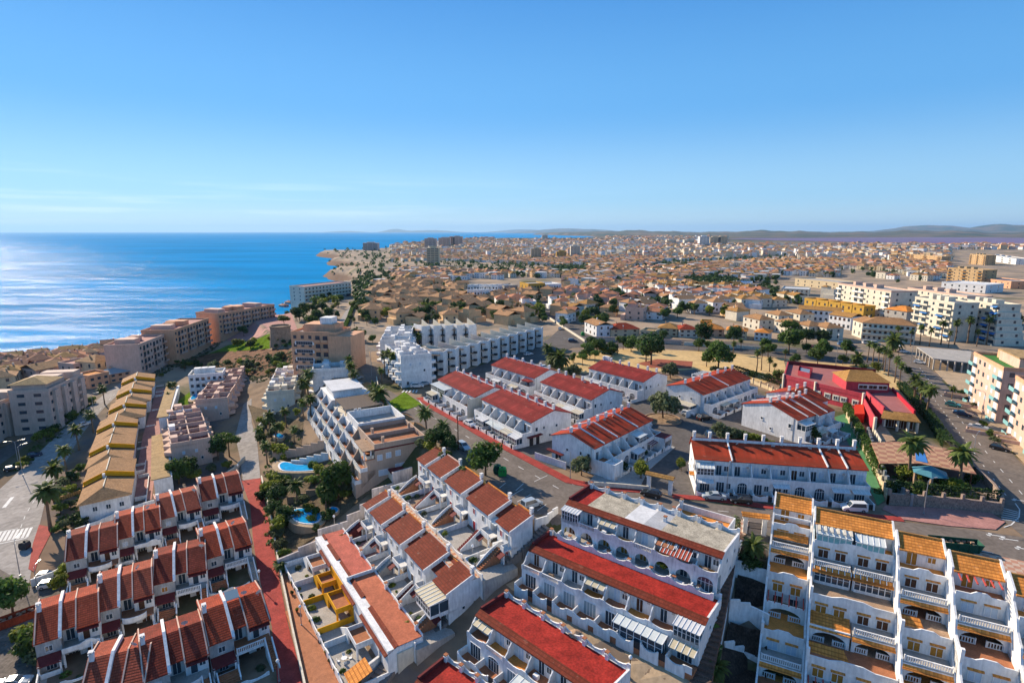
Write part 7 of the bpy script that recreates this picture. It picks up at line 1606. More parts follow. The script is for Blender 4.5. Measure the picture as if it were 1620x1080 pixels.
for i in range(len(C_)):
    cx, cy, an, sty = C_[i]; rr = math.hypot(cx, cy); big = rr > 2200
    sp = np.interp(rr, [200, 700, 1500, 3000, 7000], [12.6, 13.2, 16.5, 28, 60]); rad_ = rr * .32 + 40; n = int(rad_ / sp)
    gx, gy = np.meshgrid(np.arange(-n, n + 1), np.arange(-n, n + 1)); gx = gx.ravel().astype(float); gy = gy.ravel()
    keep = (gx % 9 != 0); gyy = gy * sp * .95 + (gy // 2) * sp * .42
    x = gx * sp + rt.uniform(-.12, .12, gx.shape) * sp; y = gyy - 0 + rt.uniform(-.1, .1, gx.shape) * sp
    y = y - y.mean(); ca, sa = math.cos(R(an)), math.sin(R(an)); X = cx + x * ca - y * sa; Y = cy + x * sa + y * ca
    d2 = (X[:, None] - C_[None, :, 0]) ** 2 + (Y[:, None] - C_[None, :, 1]) ** 2; w2 = (C_[:, 0] ** 2 + C_[:, 1] ** 2)[None, :]
    keep &= (np.argmin(d2 / w2, 1) == i); X, Y = X[keep], Y[keep]
    if len(X) == 0: continue
    R2 = np.hypot(X, Y); ok = (R2 > 205) & (R2 < 7400) & (Y > 150); X, Y = X[ok], Y[ok]
    if len(X) == 0: continue
    ok = coast_dist(X, Y) > np.where(np.hypot(X, Y) > 900, 45, 24); X, Y = X[ok], Y[ok]; Z = T(X, Y); px, py = project_np(X, Y, Z)
    ok = (px > -40) & (px < 1660) & ~in_any(px, py, FIELDS + GREENS + KEEP + MASK) & (rt.uniform(0, 1, px.shape) < np.where(R2.mean() > 3500, .62, .97)) & (py < 520)
    ok &= ~((px < 560) & (py > 430)) & ~((px < 620) & (py < 448))  & ~((px > 1150) & (py < 388.5)) & ~((px > 780) & (px < 960) & (py < 379.5))
    for q in range(len(X)):
        if ok[q]: HOUSES.append((X[q], Y[q], Z[q], an + rt.choice([0, 0, 90]), sty, sp, px[q], py[q]))
# the low quarter by the sea on the left
for k in range(22):
    for j in range(6):
        px, py = -30 + k * 13 + j * 2 + rt.uniform(-2, 2), 583 + j * 7.0 - k * 1.6 + rt.uniform(-1, 1)
        if (px > 182 and py > 553 - (px - 182) * .3) or (py > 590 and px > 30) or py > 618 - px * .3: continue
        p = at(px, py); HOUSES.append((p.x, p.y, p.z, 32 + rt.uniform(-5, 5), int(rt.choice([6, 3, 3, 1, 4])), 12.5, px, py))
HOUSES.sort(key=lambda h: h[0] ** 2 + h[1] ** 2)
TANT = tiles('tan roof tiles', (.50, .28, .14), (.30, .16, .08))
STY = [('tan', plain('tan render', (.72, .48, .26), .8, .12, .4), TANT), ('cream', WARMWHITE, OCHRET), ('white', WHITE, TOWNR), ('pinkish', PINKW, TOWNR), ('yellow', CREAM, TANT), ('white', WHITE, TANT), ('salmon', SALMON, TOWNR)]
HM = {}
def house_proto(sty, var):
    k = (sty, var)
    if k in HM: return HM[k]
    nm, wm, rm = STY[sty]; r = random.Random(sty * 10 + var); w, d, h = r.uniform(8.5, 10.5), r.uniform(8, 9.5), r.uniform(5.2, 6.4); P_ = []
    fl = var == 3
    b = MB(); b.box(-w / 2, -d / 2, -3, w / 2, d / 2, h); b.box(-w / 2 - 2.2, -d / 2 - 1.5, -3, -w / 2, d / 6, 2.9); P_.append(('wall', b.mesh('wall', wm), (0, 0, 0)))
    b = MB()
    if var in (0, 1): hip(b, -w / 2, -d / 2, w / 2, d / 2, h, 2.0)
    elif var == 2: b.slab((-w / 2 - .3, -d / 2 - .4, h), (w / 2 + .3, -d / 2 - .4, h), (w / 2 + .3, 0, h + 1.9), (-w / 2 - .3, 0, h + 1.9)); b.slab((-w / 2 - .3, 0, h + 1.9), (w / 2 + .3, 0, h + 1.9), (w / 2 + .3, d / 2 + .4, h), (-w / 2 - .3, d / 2 + .4, h))
    else: b.box(-w / 2 + .2, -d / 2 + .2, h, w / 2 - .2, d / 2 - .2, h + .06); hip(b, -w / 2, 0, 0, d / 2, h + 2.2, 1.3, .3)
    P_.append(('roof', b.mesh('roof', rm), (0, 0, 0)))
    if fl:
        b = MB(); b.box(-w / 2, -d / 2, h, w / 2, -d / 2 + .2, h + .8); b.box(w / 2 - .2, -d / 2 + .2, h, w / 2, d / 2, h + .8); b.box(-w / 2, -d / 2 + .2, h, -w / 2 + .2, 0, h + .8); P_.append(('parapet', b.mesh('parapet', wm), (0, 0, 0))); P_.append(('stair_head', MB().box(-w / 2, 0, h, 0, d / 2, h + 2.2).mesh('stair_head', wm), (0, 0, 0)))
    wmesh = MB().box(-.5, -.04, 0, .5, .06, 1.2).mesh('window', GLASS)
    for x, z in ((-w * .25, 3.4), (w * .25, 3.4), (-w * .2, .8), (w * .25, .8)): P_.append(('window', wmesh, (x, -d / 2, z)))
    w2 = MB().box(-.04, -.5, 0, .06, .5, 1.2).mesh('window', GLASS)
    for y, z in ((-d * .2, 3.4), (d * .25, 3.4), (0, .9)): P_.append(('window', w2, (w / 2, y, z)))
    P_.append(('chimney', MB().box(-.3, -.3, -1, .3, .3, 1.2).mesh('chimney', wm), (w * .2, d * .1, h + 1.2)))
    HM[k] = (P_, ['hipped roof', 'hipped roof', 'gabled roof', 'roof terrace'][var], {TOWNR: 'terracotta', TANT: 'tan', OCHRET: 'ochre'}[rm]); return HM[k]
NEARH = HOUSES[:300]
for h in NEARH:
    var = int(rt.choice([0, 0, 1, 2, 2, 3])); P_, rn, rc = house_proto(int(h[4]), var)
    t = thing('small_house', None, 'house', (h[0], h[1], h[2]), R(h[3]), 'small houses of the town quarters'); s_ = h[5] / 12.6 * rt.uniform(.95, 1.12); t.scale = (s_, s_, s_ * rt.uniform(.9, 1.1))
    for nm, me_, lc in P_: inst(nm, me_, t, lc)
    later(t, '%s house with %s %s' % (STY[int(h[4])][0], rc, rn))
# everything beyond reads as one mass
def far_town(hs):
    wallm = [STY[i][1] for i in range(7)] + [WARMWHITE, GREYPINK]; roofm = [TANT, TOWNR, OCHRET, SALR, LIGHTROOF]
    n = len(hs); V = np.zeros((n, 14, 3)); F = []; M = []
    for i, h in enumerate(hs):
        rr = math.hypot(h[0], h[1]); sp = h[5]; flat = rt.uniform() < (.35 if rr < 2000 else .55)
        w, d = sp * rt.uniform(.6, .92), sp * rt.uniform(.5, .8); hh = rt.uniform(4.5, 7.5) if rr < 1500 else rt.choice([5, 6, 7, 9, 12, 15]) * rt.uniform(.8, 1.2)
        a = R(h[3]); ca, sa = math.cos(a), math.sin(a); q = np.array([(-w, -d), (w, -d), (w, d), (-w, d)]) / 2; e = np.array([(-w - 1, -d - 1), (w + 1, -d - 1), (w + 1, d + 1), (-w - 1, d + 1)]) / 2
        for j in range(4):
            V[i, j] = (h[0] + q[j, 0] * ca - q[j, 1] * sa, h[1] + q[j, 0] * sa + q[j, 1] * ca, h[2] - 3); V[i, 4 + j] = V[i, j] + (0, 0, hh + 3); V[i, 8 + j] = (h[0] + e[j, 0] * ca - e[j, 1] * sa, h[1] + e[j, 0] * sa + e[j, 1] * ca, h[2] + hh + (0 if not flat else .5))
        rs = 0 if flat else w * .2
        for j, sx_ in ((12, -.25), (13, .25)): V[i, j] = (h[0] + sx_ * w * ca, h[1] + sx_ * w * sa, h[2] + hh + rs + (.5 if flat else 0))
        o = i * 14; F += [(o, o + 1, o + 5, o + 4), (o + 1, o + 2, o + 6, o + 5), (o + 2, o + 3, o + 7, o + 6), (o + 3, o, o + 4, o + 7), (o + 8, o + 9, o + 13, o + 12), (o + 9, o + 10, o + 13), (o + 10, o + 11, o + 12, o + 13), (o + 11, o + 8, o + 12)]
        wi = int(rt.choice([int(h[4]), int(h[4]), 2, 7, 1])) if rr < 2500 else int(rt.choice([1, 2, 2, 7, 3, 8, 0])); ri = 9 + (int(rt.choice([3, 3, 4])) if flat else int(rt.choice([0, 0, 1, 2])))
        M += [wi] * 4 + [ri] * 4
    me_ = bpy.data.meshes.new('distant_houses'); me_.from_pydata(V.reshape(-1, 3).tolist(), [], F)
    for m in wallm + roofm: me_.materials.append(m)
    me_.polygons.foreach_set('material_index', M); tag(inst('distant_houses', me_), kind='stuff')
    # dark openings on the houses that are still legible
    b = MB()
    for h, v in zip(hs, V):
        if math.hypot(h[0], h[1]) > 1300: continue
        for j in range(4):
            p, q2 = Vector(v[j]), Vector(v[(j + 1) % 4]); dd = q2 - p; nn = Vector((dd.y, -dd.x, 0)).normalized()
            if nn.y > .2: continue
            for f in (.28, .7):
                for z in (.9, 3.6):
                    c = p.lerp(q2, f) + nn * .06; c.z = h[2] + z; u = dd.normalized() * .55
                    b.add([c - u, c + u, c + u + Vector((0, 0, 1.3)), c - u + Vector((0, 0, 1.3))], [(0, 1, 2, 3)])
    tag(b.go('distant_windows', GLASS), kind='stuff')
far_town(HOUSES[300:])
# trees of the town: single ones where they show, one mass beyond
cnt = 0
TP = []
for k in range(7500):
    rr = 240 * math.exp(rt.uniform(0, 3.25)); aa = R(rt.uniform(-44, 44)); TP.append((rr * math.sin(aa), rr * math.cos(aa)))
for poly in GREENS:
    xs = [p[0] for p in poly]; ys = [p[1] for p in poly]
    for k in range(160):
        q = (rt.uniform(min(xs), max(xs)), rt.uniform(min(ys), max(ys)))
        if pt_in(q, poly): p = at(*q); TP.append((p.x, p.y))
TP = np.array(TP); TX, TY = TP[:, 0], TP[:, 1]; TZ = T(TX, TY); tx, ty = project_np(TX, TY, TZ)
ok = (coast_dist(TX, TY) > 15) & (tx > -20) & (tx < 1640) & (ty < 520) & (ty > 386) & ~in_any(tx, ty, KEEP + [MASK[0]] + MASK[2:]) & ~((tx < 540) & (ty > 480)) & ~((tx > 1150) & (ty < 389))
order = [i for i in np.argsort(np.hypot(TX, TY)) if ok[i]]
far = []
for i in order:
    if cnt < 170: plant(['broad', 'dark', 'palm', 'dark', 'broad', 'yellow'][cnt % 6], 0, 0, world=Vector((TX[i], TY[i], TZ[i])), h=rt.uniform(3.5, 6.5)); cnt += 1
    else: far.append(i)
b = MB(); r = random.Random(5)
for i in far:
    dist = math.hypot(TX[i], TY[i]); s_ = r.uniform(2.0, 3.6) * (1 + dist / 3500); m = 26 if dist < 900 else 12
    for k in range(m):
        v = Vector((r.gauss(0, 1), r.gauss(0, 1), r.gauss(0, 1))).normalized(); p = Vector((TX[i], TY[i], TZ[i] + s_ * .9)) + Vector((v.x * s_, v.y * s_, v.z * s_ * .85)) * r.uniform(.5, 1.05); u = v.orthogonal().normalized() * s_ * .42; w = v.cross(u)
        b.add([p - u, p - w, p + u, p + w], [(0, 1, 2, 3)])
tag(b.go('distant_trees', LEAFD), kind='stuff')
# ---------------------------------------------------------------- cars
CARP = {}
def paint(name, c):
    if name in MATS: return MATS[name]
    m, t, b = new_mat(name); b.inputs['Base Color'].default_value = (*c, 1); b.inputs['Roughness'].default_value = .25; b.inputs['Metallic'].default_value = .15; b.inputs['Coat Weight'].default_value = .25; return m
TYRE = plain('tyre rubber', (.025, .025, .027), .9, .1, 4)
LAMPG, _t, _b = new_mat('headlight glass'); _b.inputs['Base Color'].default_value = (.7, .72, .74, 1); _b.inputs['Roughness'].default_value = .15
REDG, _t, _b = new_mat('red light glass'); _b.inputs['Base Color'].default_value = (.4, .01, .01, 1); _b.inputs['Roughness'].default_value = .2
def car(px, py, head, col, cname, kind, label, world=None):
    """kind: hatch, saloon, van, suv; head in degrees, the direction of its nose"""
    p = world or at(px, py); k = (kind, cname)
    if k not in CARP:
        L, H, bn = {'hatch': (4.0, 1.48, .95), 'saloon': (4.5, 1.42, .98), 'van': (4.4, 1.82, 1.0), 'suv': (4.5, 1.72, 1.08)}[kind]; W2 = .86; h = L / 2
        low = [(-h, .38), (-h + .08, .3), (h - .08, .28), (h, .42), (h - .02, .7), (h - .25, .82), (h - 1.05, bn)]; rear = [(-h + .1, bn + .02), (-h, .85)] if kind == 'saloon' else [(-h + .04, bn), (-h, .7)]
        body = MB()
        def sec(out, w0, w1):                                   # side outline lofted between half-widths
            n = len(out); o = len(body.v)
            for s_ in (-1, 1):
                for x, z in out: body.v.append((x, s_ * (w0 if z < .75 else w1), z))
            body.f += [tuple(o + i for i in range(n))[::-1], tuple(o + n + i for i in range(n))] + [(o + i, o + (i + 1) % n, o + n + (i + 1) % n, o + n + i) for i in range(n)]; body.m += [0] * (n + 2)
        sec(low + rear, W2, W2 - .03)
        if kind == 'saloon': cab = [(-h + .75, bn), (h - 1.25, bn), (h - 2.0, H - .03), (-h + 1.45, H)]
        elif kind == 'van': cab = [(-h + .05, bn), (h - 1.05, bn), (h - 1.75, H - .05), (-h + .2, H)]
        else: cab = [(-h + .08, bn), (h - 1.15, bn), (h - 1.95, H - .03), (-h + .55, H)]
        n = 4; o = len(body.v)
        for s_ in (-1, 1):
            for (x, z) in cab: body.v.append((x, s_ * (W2 - .05 if z == bn else W2 - .2), z))
        body.f += [(o + 3, o + 2, o + 1, o), (o + 4, o + 5, o + 6, o + 7)] + [(o + i, o + (i + 1) % n, o + n + (i + 1) % n, o + n + i) for i in range(n)]; body.m += [0] * 6
        parts = [('body', body.mesh('body', paint(cname, col)), (0, 0, 0))]
        def pane(quad, off):
            b = MB(); a = Vector(quad[0]); nn = (Vector(quad[1]) - a).cross(Vector(quad[3]) - a).normalized() * off; c = sum((Vector(q) for q in quad), Vector()) / 4
            b.add([c + (Vector(q) - c) * .86 + nn for q in quad], [(0, 1, 2, 3)]); return b
        v = [Vector(q) for q in body.v[o:]]
        parts.append(('windscreen', pane([v[1], v[5], v[6], v[2]], .012).mesh('windscreen', GLASS), (0, 0, 0))); parts.append(('rear_window', pane([v[4], v[0], v[3], v[7]], .012).mesh('rear_window', GLASS), (0, 0, 0)))
        for s_, q in ((-1, (0, 1, 2, 3)), (1, (5, 4, 7, 6))): parts.append(('side_window', pane([v[i] for i in q], .012).mesh('side_window', GLASS), (0, 0, 0)))
        wm = MB(); wm.tube([(0, -.1, 0), (0, .1, 0)], .32, 14); hub = MB(); hub.tube([(0, -.115, 0), (0, .115, 0)], .19, 10); wmesh, hmesh = wm.mesh('wheel', TYRE), hub.mesh('rim', METAL)
        for x in (-h + .8, h - .8):
            for y in (-.78, .78): parts.append(('wheel', wmesh, (x, y, .32), hmesh))
        hl = MB().box(-.04, -.16, -.06, .04, .16, .07).mesh('headlight', LAMPG); rl = MB().box(-.04, -.12, -.1, .04, .12, .12).mesh('tail_light', REDG)
        for y in (-.62, .62): parts.append(('headlight', hl, (h - .02, y, .64))); parts.append(('tail_light', rl, (-h + .01, y, .72)))
        parts.append(('number_plate', MB().box(-.02, -.25, -.05, .02, .25, .05).mesh('number_plate', FRAMEW), (h + .005, 0, .46)))
        CARP[k] = parts
    t = thing('parked_car', label, 'car', (p.x, p.y, p.z + .08), R(head), 'cars in the streets')
    for q in CARP[k]:
        o = inst(q[0], q[1], t, q[2])
        if len(q) > 3: inst('rim', q[3], o)
    return t
WH, SIL, BLK, DBL, LBL, TEA, RED = ((.75, .75, .74), 'white car paint'), ((.42, .47, .50), 'silver car paint'), ((.02, .02, .022), 'black car paint'), ((.02, .04, .09), 'dark blue car paint'), ((.12, .28, .48), 'blue car paint'), ((.04, .20, .20), 'teal car paint'), ((.4, .02, .02), 'red car paint')
SD = -56
for px, py, hd, c, kd, l in ((743, 673, SD, WH, 'saloon', 'white saloon parked along the red pavement of the main street'), (733, 710, SD, SIL, 'suv', 'silver grey estate car parked by the wooden pole on the main street'), (756, 722, SD, LBL, 'hatch', 'blue hatchback parked just above the round street tree'), (841, 802, 35, SIL, 'van', 'silver van with a red sticker in the parking bays'),
                             (1129, 789, 170, SIL, 'saloon', 'silver saloon parked below the long white terrace'), (1172, 795, 170, BLK, 'hatch', 'black hatchback parked behind the silver saloon'), (1350, 808, 172, WH, 'van', 'white van with glazed sides on the lower road'), (1088, 657, -20, WH, 'hatch', 'white hatchback by the glazed lean-to of the terrace'), (1114, 664, 25, BLK, 'suv', 'black off-road car parked at the end of a terrace'),
                             (1121, 692, 80, DBL, 'van', 'dark van just behind the ridge of the long terrace'), (1508, 643, -48, TEA, 'hatch', 'teal hatchback first in the avenue row below the peach flats'), (1523, 657, -48, DBL, 'saloon', 'dark blue saloon second in the avenue row'), (1548, 679, -48, SIL, 'saloon', 'silver blue saloon third in the avenue row'), (1582, 712, -50, BLK, 'hatch', 'black car parked alone further down the avenue'),
                             (906, 541, 5, DBL, 'suv', 'dark blue car crossing the boulevard junction'), (886, 521, 80, WH, 'hatch', 'white hatchback in the shaded side road'), (80, 928, 20, WH, 'hatch', 'white hatchback parked left of the back red row'), (76, 914, 20, DBL, 'hatch', 'dark blue car parked behind the white hatchback'), (24, 1084, 15, SIL, 'saloon', 'pale car cut off by the bottom left edge'), (135, 673, 65, WH, 'hatch', 'white car on the left road below the palms'),
                             (660, 613, 10, WH, 'suv', 'pale car parked beside the white parapet block, left of two'), (674, 609, 10, SIL, 'hatch', 'silver car parked beside the white parapet block, right of two'), (862, 583, 10, WH, 'hatch', 'white car in the shaded lane behind the terraces'), (814, 570, 35, LBL, 'hatch', 'blue car below the sawtooth row'), (836, 562, 35, WH, 'hatch', 'white car below the right half of the sawtooth row'),
                             (566, 600, 62, SIL, 'hatch', 'silver car in the shaded side street'), (572, 612, 62, WH, 'hatch', 'white car lower in the shaded side street'), (1333, 546, -8, LBL, 'van', 'blue and white van on the boulevard'), (1372, 544, -8, WH, 'van', 'white van left of the long cream apartments'), (1384, 545, -8, WH, 'van', 'second white van left of the long cream apartments'), (1430, 558, -8, WH, 'hatch', 'white car beside the wooden post at the avenue head'),
                             (1348, 549, -8, DBL, 'hatch', 'dark car following the blue and white van'), (1286, 552, -10, RED, 'hatch', 'red car on the boulevard behind the park trees'), (1030, 785, 150, BLK, 'hatch', 'dark car behind the top arcade roof'), (1238, 615, 60, TEA, 'hatch', 'dark green car at the end of the terrace by the hedge'), (55, 722, 40, DBL, 'hatch', 'blue car in the deep shade of the left blocks'), (20, 744, 40, BLK, 'hatch', 'black car in the deep shade of the left blocks'),
                             (1455, 575, -50, WH, 'hatch', 'white car at the head of the avenue'), (1400, 560, -10, SIL, 'hatch', 'silver car at the right end of the boulevard'), (1008, 541, -3, SIL, 'hatch', 'silver car on the boulevard before the beige wall')):
    car(px, py, hd, c[0], c[1], kd, l)
r = random.Random(9)
for i in range(14):
    px, py = 498 + i * 4.2 + r.uniform(-1, 1), 477 - i * .8 + r.uniform(-2, 2); c = r.choice((WH, SIL, BLK, DBL, RED, WH)); later(car(px, py, 80, c[0], c[1], 'hatch', None), 'tiny %s in the car park of the cliff hotel' % c[1].replace(' paint', ''))

# ---------------------------------------------------------------- street furniture
def lamp(px, py, h, label, arm=1.6, az=0, double=False, mat=None):
    p = at(px, py); t = thing('street_lamp', label, 'street lamp', (p.x, p.y, p.z), R(az), 'street lamps'); m = mat or METAL
    b = MB(); b.tube([(0, 0, -.3), (0, 0, h * .5), (0, 0, h)], [.10, .08, .06], 8); b.tube([(0, 0, -.1), (0, 0, .35)], .17, 8); b.go('pole', m, t)
    for s_ in ((1, -1) if double else (1,)):
        if arm:
            MB().tube([(0, 0, h), (s_ * arm * .4, 0, h + .4), (s_ * arm, 0, h + .45)], .045, 6).go('arm', m, t)
            hd = MB().box(min(s_ * arm, s_ * (arm + .7)), -.13, h + .38, max(s_ * arm, s_ * (arm + .7)), .13, h + .52).go('lamp_head', m, t)
        else: MB().lathe([(.05, h), (.22, h + .15), (.28, h + .4), (.16, h + .6), (.02, h + .66)], 10).go('lamp_globe', FRAMEW, t)
    return t
for a in ((1149, 784, 6.2, 'pale street lamp in front of the long white terrace', 1.3, 60), (1461, 813, 6.6, 'pale street lamp in front of the rubble stone wall', 1.6, 20), (1537, 735, 7, 'curved street lamp between garden bar and avenue', 2.2, 40), (1322, 578, 12, 'tall pale mast at the park edge behind the restaurant', .0, 0), (1441, 574, 11, 'tall lamp mast at the head of the avenue', 1.2, 160), (1419, 580, 8, 'wooden lamp post at the head of the avenue', .0, 0),
          (30, 738, 8, 'double armed lamp at the left edge, above the road junction', 1.8, 30, True), (149, 657, 8, 'double armed lamp by the left road palms', 1.6, 30, True), (36, 752, 9, 'leaning shade lamp on the left road verge', 1.6, 60), (32, 911, 8, 'lamp beside the zebra crossing', 1.6, 100), (64, 957, 8, 'lamp at the bottom left parking ground', 1.4, 100), (1551, 672, 9, 'thin lamp on the sandy pavement', 1.2, 120), (1606, 692, 9, 'thin lamp at the right edge of the sandy pavement', 1.2, 120),
          (588, 594, 9, 'lamp on the lawn corner of the shaded side street', 1.2, 0), (780, 690, 6, 'thin lamp on the red pavement beside the white car', 1.0, 200), (902, 757, 6, 'thin lamp at the bend of the red pavement', 1.0, 200), (862, 558, 7, 'lamp at the end of the sawtooth row', 1.2, 20), (948, 538, 8, 'tall lamp on the boulevard, left one', 0, 0), (985, 543, 8, 'tall lamp on the boulevard, right one', 0, 0), (255, 592, 8, 'lamp on the shore road behind the brown roofs', 1.4, 60), (298, 553, 9, 'lamp on the shore road beside the middle salmon block', 1.4, 60),
          (1174, 551, 9, 'lamp on the boulevard above the park palms', 1.2, 90), (800, 1010, 3.2, 'short black lamp on the sandy walkway, upper one', 0, 0), (996, 1074, 3.2, 'short black lamp on the sandy walkway, lower one', 0, 0), (530, 842, 3.6, 'white garden lamp behind the red flat roof', 0, 0), (477, 990, 3.6, 'white lamp on the terracotta walkway', 0, 0), (442, 1078, 3.4, 'globe lamp at the foot of the red alley', 0, 0), (412, 930, 3.4, 'globe lamp beside the red alley', 0, 0), (378, 755, 3.4, 'globe lamp at the top of the red alley', 0, 0), (748, 893, 3.4, 'white lamp at the end of the checkered walkway', 0, 0)):
    lamp(*a, mat=DARKM if 'black' in a[3] else (DARKW if 'wooden' in a[3] else None))
p = at(725, 712); t = thing('utility_pole', 'dark wooden utility pole beside the silver grey estate car', 'pole', p); MB().tube([(0, 0, -.5), (0, 0, 8)], [.16, .11], 8).go('pole', DARKW, t)
def skip(px, py, hd, mat, label, L=6.0, name='skip_container'):
    p = at(px, py); t = thing(name, label, 'skip', (p.x, p.y, p.z + .1), R(hd)); b = MB(); W2 = 1.1; o = [(-L / 2, 0), (L / 2, 0), (L / 2 + .7, 1.5), (-L / 2 - .7, 1.5)]
    for y in (-W2, W2 - .08): b.ex(o, y, y + .08, 'y')
    b.slab((-L / 2, -W2 + .08, .1), (L / 2, -W2 + .08, .1), (L / 2, W2 - .08, .1), (-L / 2, W2 - .08, .1), .1)
    for s_ in (-1, 1): b.slab((s_ * L / 2 - .05, -W2 + .08, .1), (s_ * L / 2 + .05, -W2 + .08, .1), (s_ * L / 2 + .05, W2 - .08, .1), (s_ * L / 2 - .05, W2 - .08, .1), .1); b.add([(s_ * L / 2, -W2 + .08, .1), (s_ * L / 2, W2 - .08, .1), (s_ * (L / 2 + .7), W2 - .08, 1.5), (s_ * (L / 2 + .7), -W2 + .08, 1.5)], [(0, 1, 2, 3)])
    b.go('body', mat, t); q = MB()
    for k in range(5): q.box(-L / 2 + k * L / 4 - .06, -W2 - .07, .1, -L / 2 + k * L / 4 + .06, -W2, 1.45)
    q.go('rib', mat, t)
    r = random.Random(3); d = MB()
    for k in range(60): x, y, z = r.uniform(-L / 2, L / 2), r.uniform(-.9, .9), r.uniform(.5, 1.0); s_ = r.uniform(.1, .3); d.box(x, y, z, x + s_ * 2, y + s_, z + s_)
    d.go('rubble', SANDST, t); return t
skip(1510, 868, -12, DGREEN, 'green waste skip standing on the lower right road'); skip(22, 985, 45, plain('rusty red steel', (.30, .05, .02), .7, .3, 1), 'rusty red waste skip under the bottom left tree')
def bottle_bank(px, py, mat, label, rz=0):
    p = at(px, py); t = thing('recycling_bin', label, 'recycling bin', (p.x, p.y, p.z), R(rz)); b = MB(); b.ex([(-.8, .15), (.8, .15), (.95, 1.0), (.7, 1.75), (0, 1.95), (-.7, 1.75), (-.95, 1.0)], -.7, .7, 'y'); b.go('body', mat, t); MB().lathe([(.22, 1.85), (.22, 2.1), (.05, 2.15)], 8).go('cap', mat, t)
    for s_ in (-.3, .3): MB().box(s_ - .16, -.74, 1.15, s_ + .16, -.7, 1.4).go('slot', DARKM, t)
bottle_bank(795, 752, GREENP, 'bright green recycling bin right of the round street tree'); bottle_bank(787, 748, DGREEN, 'dark green bin between the street tree and the recycling bin'); bottle_bank(922, 531, GREENP, 'green recycling bin at the boulevard corner'); bottle_bank(40, 868, DARKM, 'dark bin beside the zebra crossing')
# planted roundabouts
for px, py, rr, l in ((1048, 664, 5.2, 'large planted roundabout ring with an olive tree'), (907, 600, 4.6, 'planted roundabout ring before the sandy park'), (1060, 599, 4.6, 'planted roundabout ring behind the glazed terrace')):
    p = at(px, py); t = thing('planter', l, 'planter', (p.x, p.y, p.z)); b = MB(); b.lathe([(rr - .35, -.3), (rr - .35, .45), (rr, .45), (rr, -.3)], 32); b.v = b.v; b.f = b.f[:-2]; b.m = b.m[:-2]; b.go('kerb', SANDST, t); MB().lathe([(rr - .36, .1), (rr - 1, .38), (.2, .6)], 28).go('soil', EARTH, t)
for i, (px, py, L) in enumerate(((1515, 628, 7), (1533, 643, 9), (1566, 688, 10), (1600, 700, 6))):
    p = at(px, py); t = thing('planter', 'brick planter with shrubs on the sandy pavement, ' + ORD[i] + ' from the avenue head', 'planter', (p.x, p.y, p.z), R(-40)); b = MB(); b.box(-L / 2, -1.4, -.3, L / 2, -1.15, 1.0); b.box(-L / 2, 1.15, -.3, L / 2, 1.4, 1.0); b.box(-L / 2, -1.15, -.3, -L / 2 + .25, 1.15, 1.0); b.box(L / 2 - .25, -1.15, -.3, L / 2, 1.15, 1.0); b.go('brick_edge', PINKW, t); MB().box(-L / 2 + .25, -1.15, -.3, L / 2 - .25, 1.15, .8).go('soil', EARTH, t)
# ---------------------------------------------------------------- garden and retaining walls
wall_run([(842, 826), (800, 865), (760, 905), (722, 940), (680, 985), (640, 1020), (600, 1050), (558, 1090)], 1.5, .45, 'white wall stepping down beside the long stair', WHITE, 'retaining_wall', 9, step=5)
wall_run([(882, 812), (866, 826), (846, 838)], 1.4, .3, 'short white wall at the head of the long stair', WHITE, base=3)
wall_run([(440, 905), (505, 868), (550, 838), (590, 805), (652, 752)], 2.2, .4, 'pale stepped retaining wall between pool garden and sloping rows', plain('streaked pink white render', (.56, .50, .48), .85, .25, .35), 'retaining_wall', 6, step=7)
wall_run([(414, 758), (430, 825), (441, 895), (452, 945), (463, 1000), (484, 1095)], 1.2, .3, 'cream wall along the right side of the red alley', WARMWHITE, base=3)
wall_run([(120, 845), (160, 830), (200, 812), (238, 800), (262, 796)], 1.4, .25, 'white garden wall behind the back red row', WHITE); wall_run([(262, 796), (300, 778), (340, 765), (372, 745), (388, 728)], 1.3, .25, 'curved pale wall of the walled garden above the red rows', WARMWHITE); wall_run([(50, 928), (85, 915), (103, 905)], 1.6, .3, 'white wall beside the two cars at the left end of the back row', WHITE)
wall_run([(84, 795), (105, 788), (128, 780)], 1.0, .3, 'ochre garden wall below the nearest brown roof', OCHRET); wall_run([(405, 690), (418, 668), (436, 655)], 1.5, .3, 'white curved wall beside the steep path', WHITE); wall_run([(435, 748), (475, 738), (520, 727)], 2.0, .3, 'white wall behind the kidney shaped pool', WHITE); wall_run([(432, 766), (434, 752), (438, 746)], 1.6, .3, 'white wall at the left end of the kidney pool', WHITE)
wall_run([(432, 728), (470, 722), (515, 708), (540, 700)], 2.2, .3, 'beige terrace wall below the beige apartments', BEIGE); wall_run([(455, 798), (500, 782), (540, 768), (556, 762)], 1.4, .3, 'sandstone wall between the two pool terraces', SANDST)
wall_run([(598, 645), (640, 660)], .6, .3, 'low green topped wall at the lawn corner', SANDST, base=1) if False else None
wall_run([(596, 600), (600, 625), (626, 655)], 1.2, .25, 'cream wall round the lawn with tall palms', WARMWHITE); wall_run([(1405, 797), (1460, 801), (1520, 806), (1582, 813)], 2.3, .6, 'rubble stone wall with piers below the garden bar', STONE, 'stone_wall', piers=4.2, pmat=STONE); wall_run([(1582, 813), (1584, 798), (1570, 778), (1542, 752)], 2.0, .4, 'rubble stone wall turning along the avenue', STONE, 'stone_wall')
wall_run([(1405, 797), (1394, 765), (1372, 725), (1340, 662)], 1.0, .2, 'cream post and rail wall along the green court', CREAM, piers=4.5); wall_run([(1236, 628), (1215, 616), (1180, 602), (1160, 592)], 1.1, .2, 'cream post wall below the hedge by the restaurant', CREAM, piers=4.0); wall_run([(1440, 612), (1470, 655), (1500, 700), (1540, 752)], 1.2, .2, 'dark fence between restaurant garden and avenue', DARKM, 'fence', piers=6)
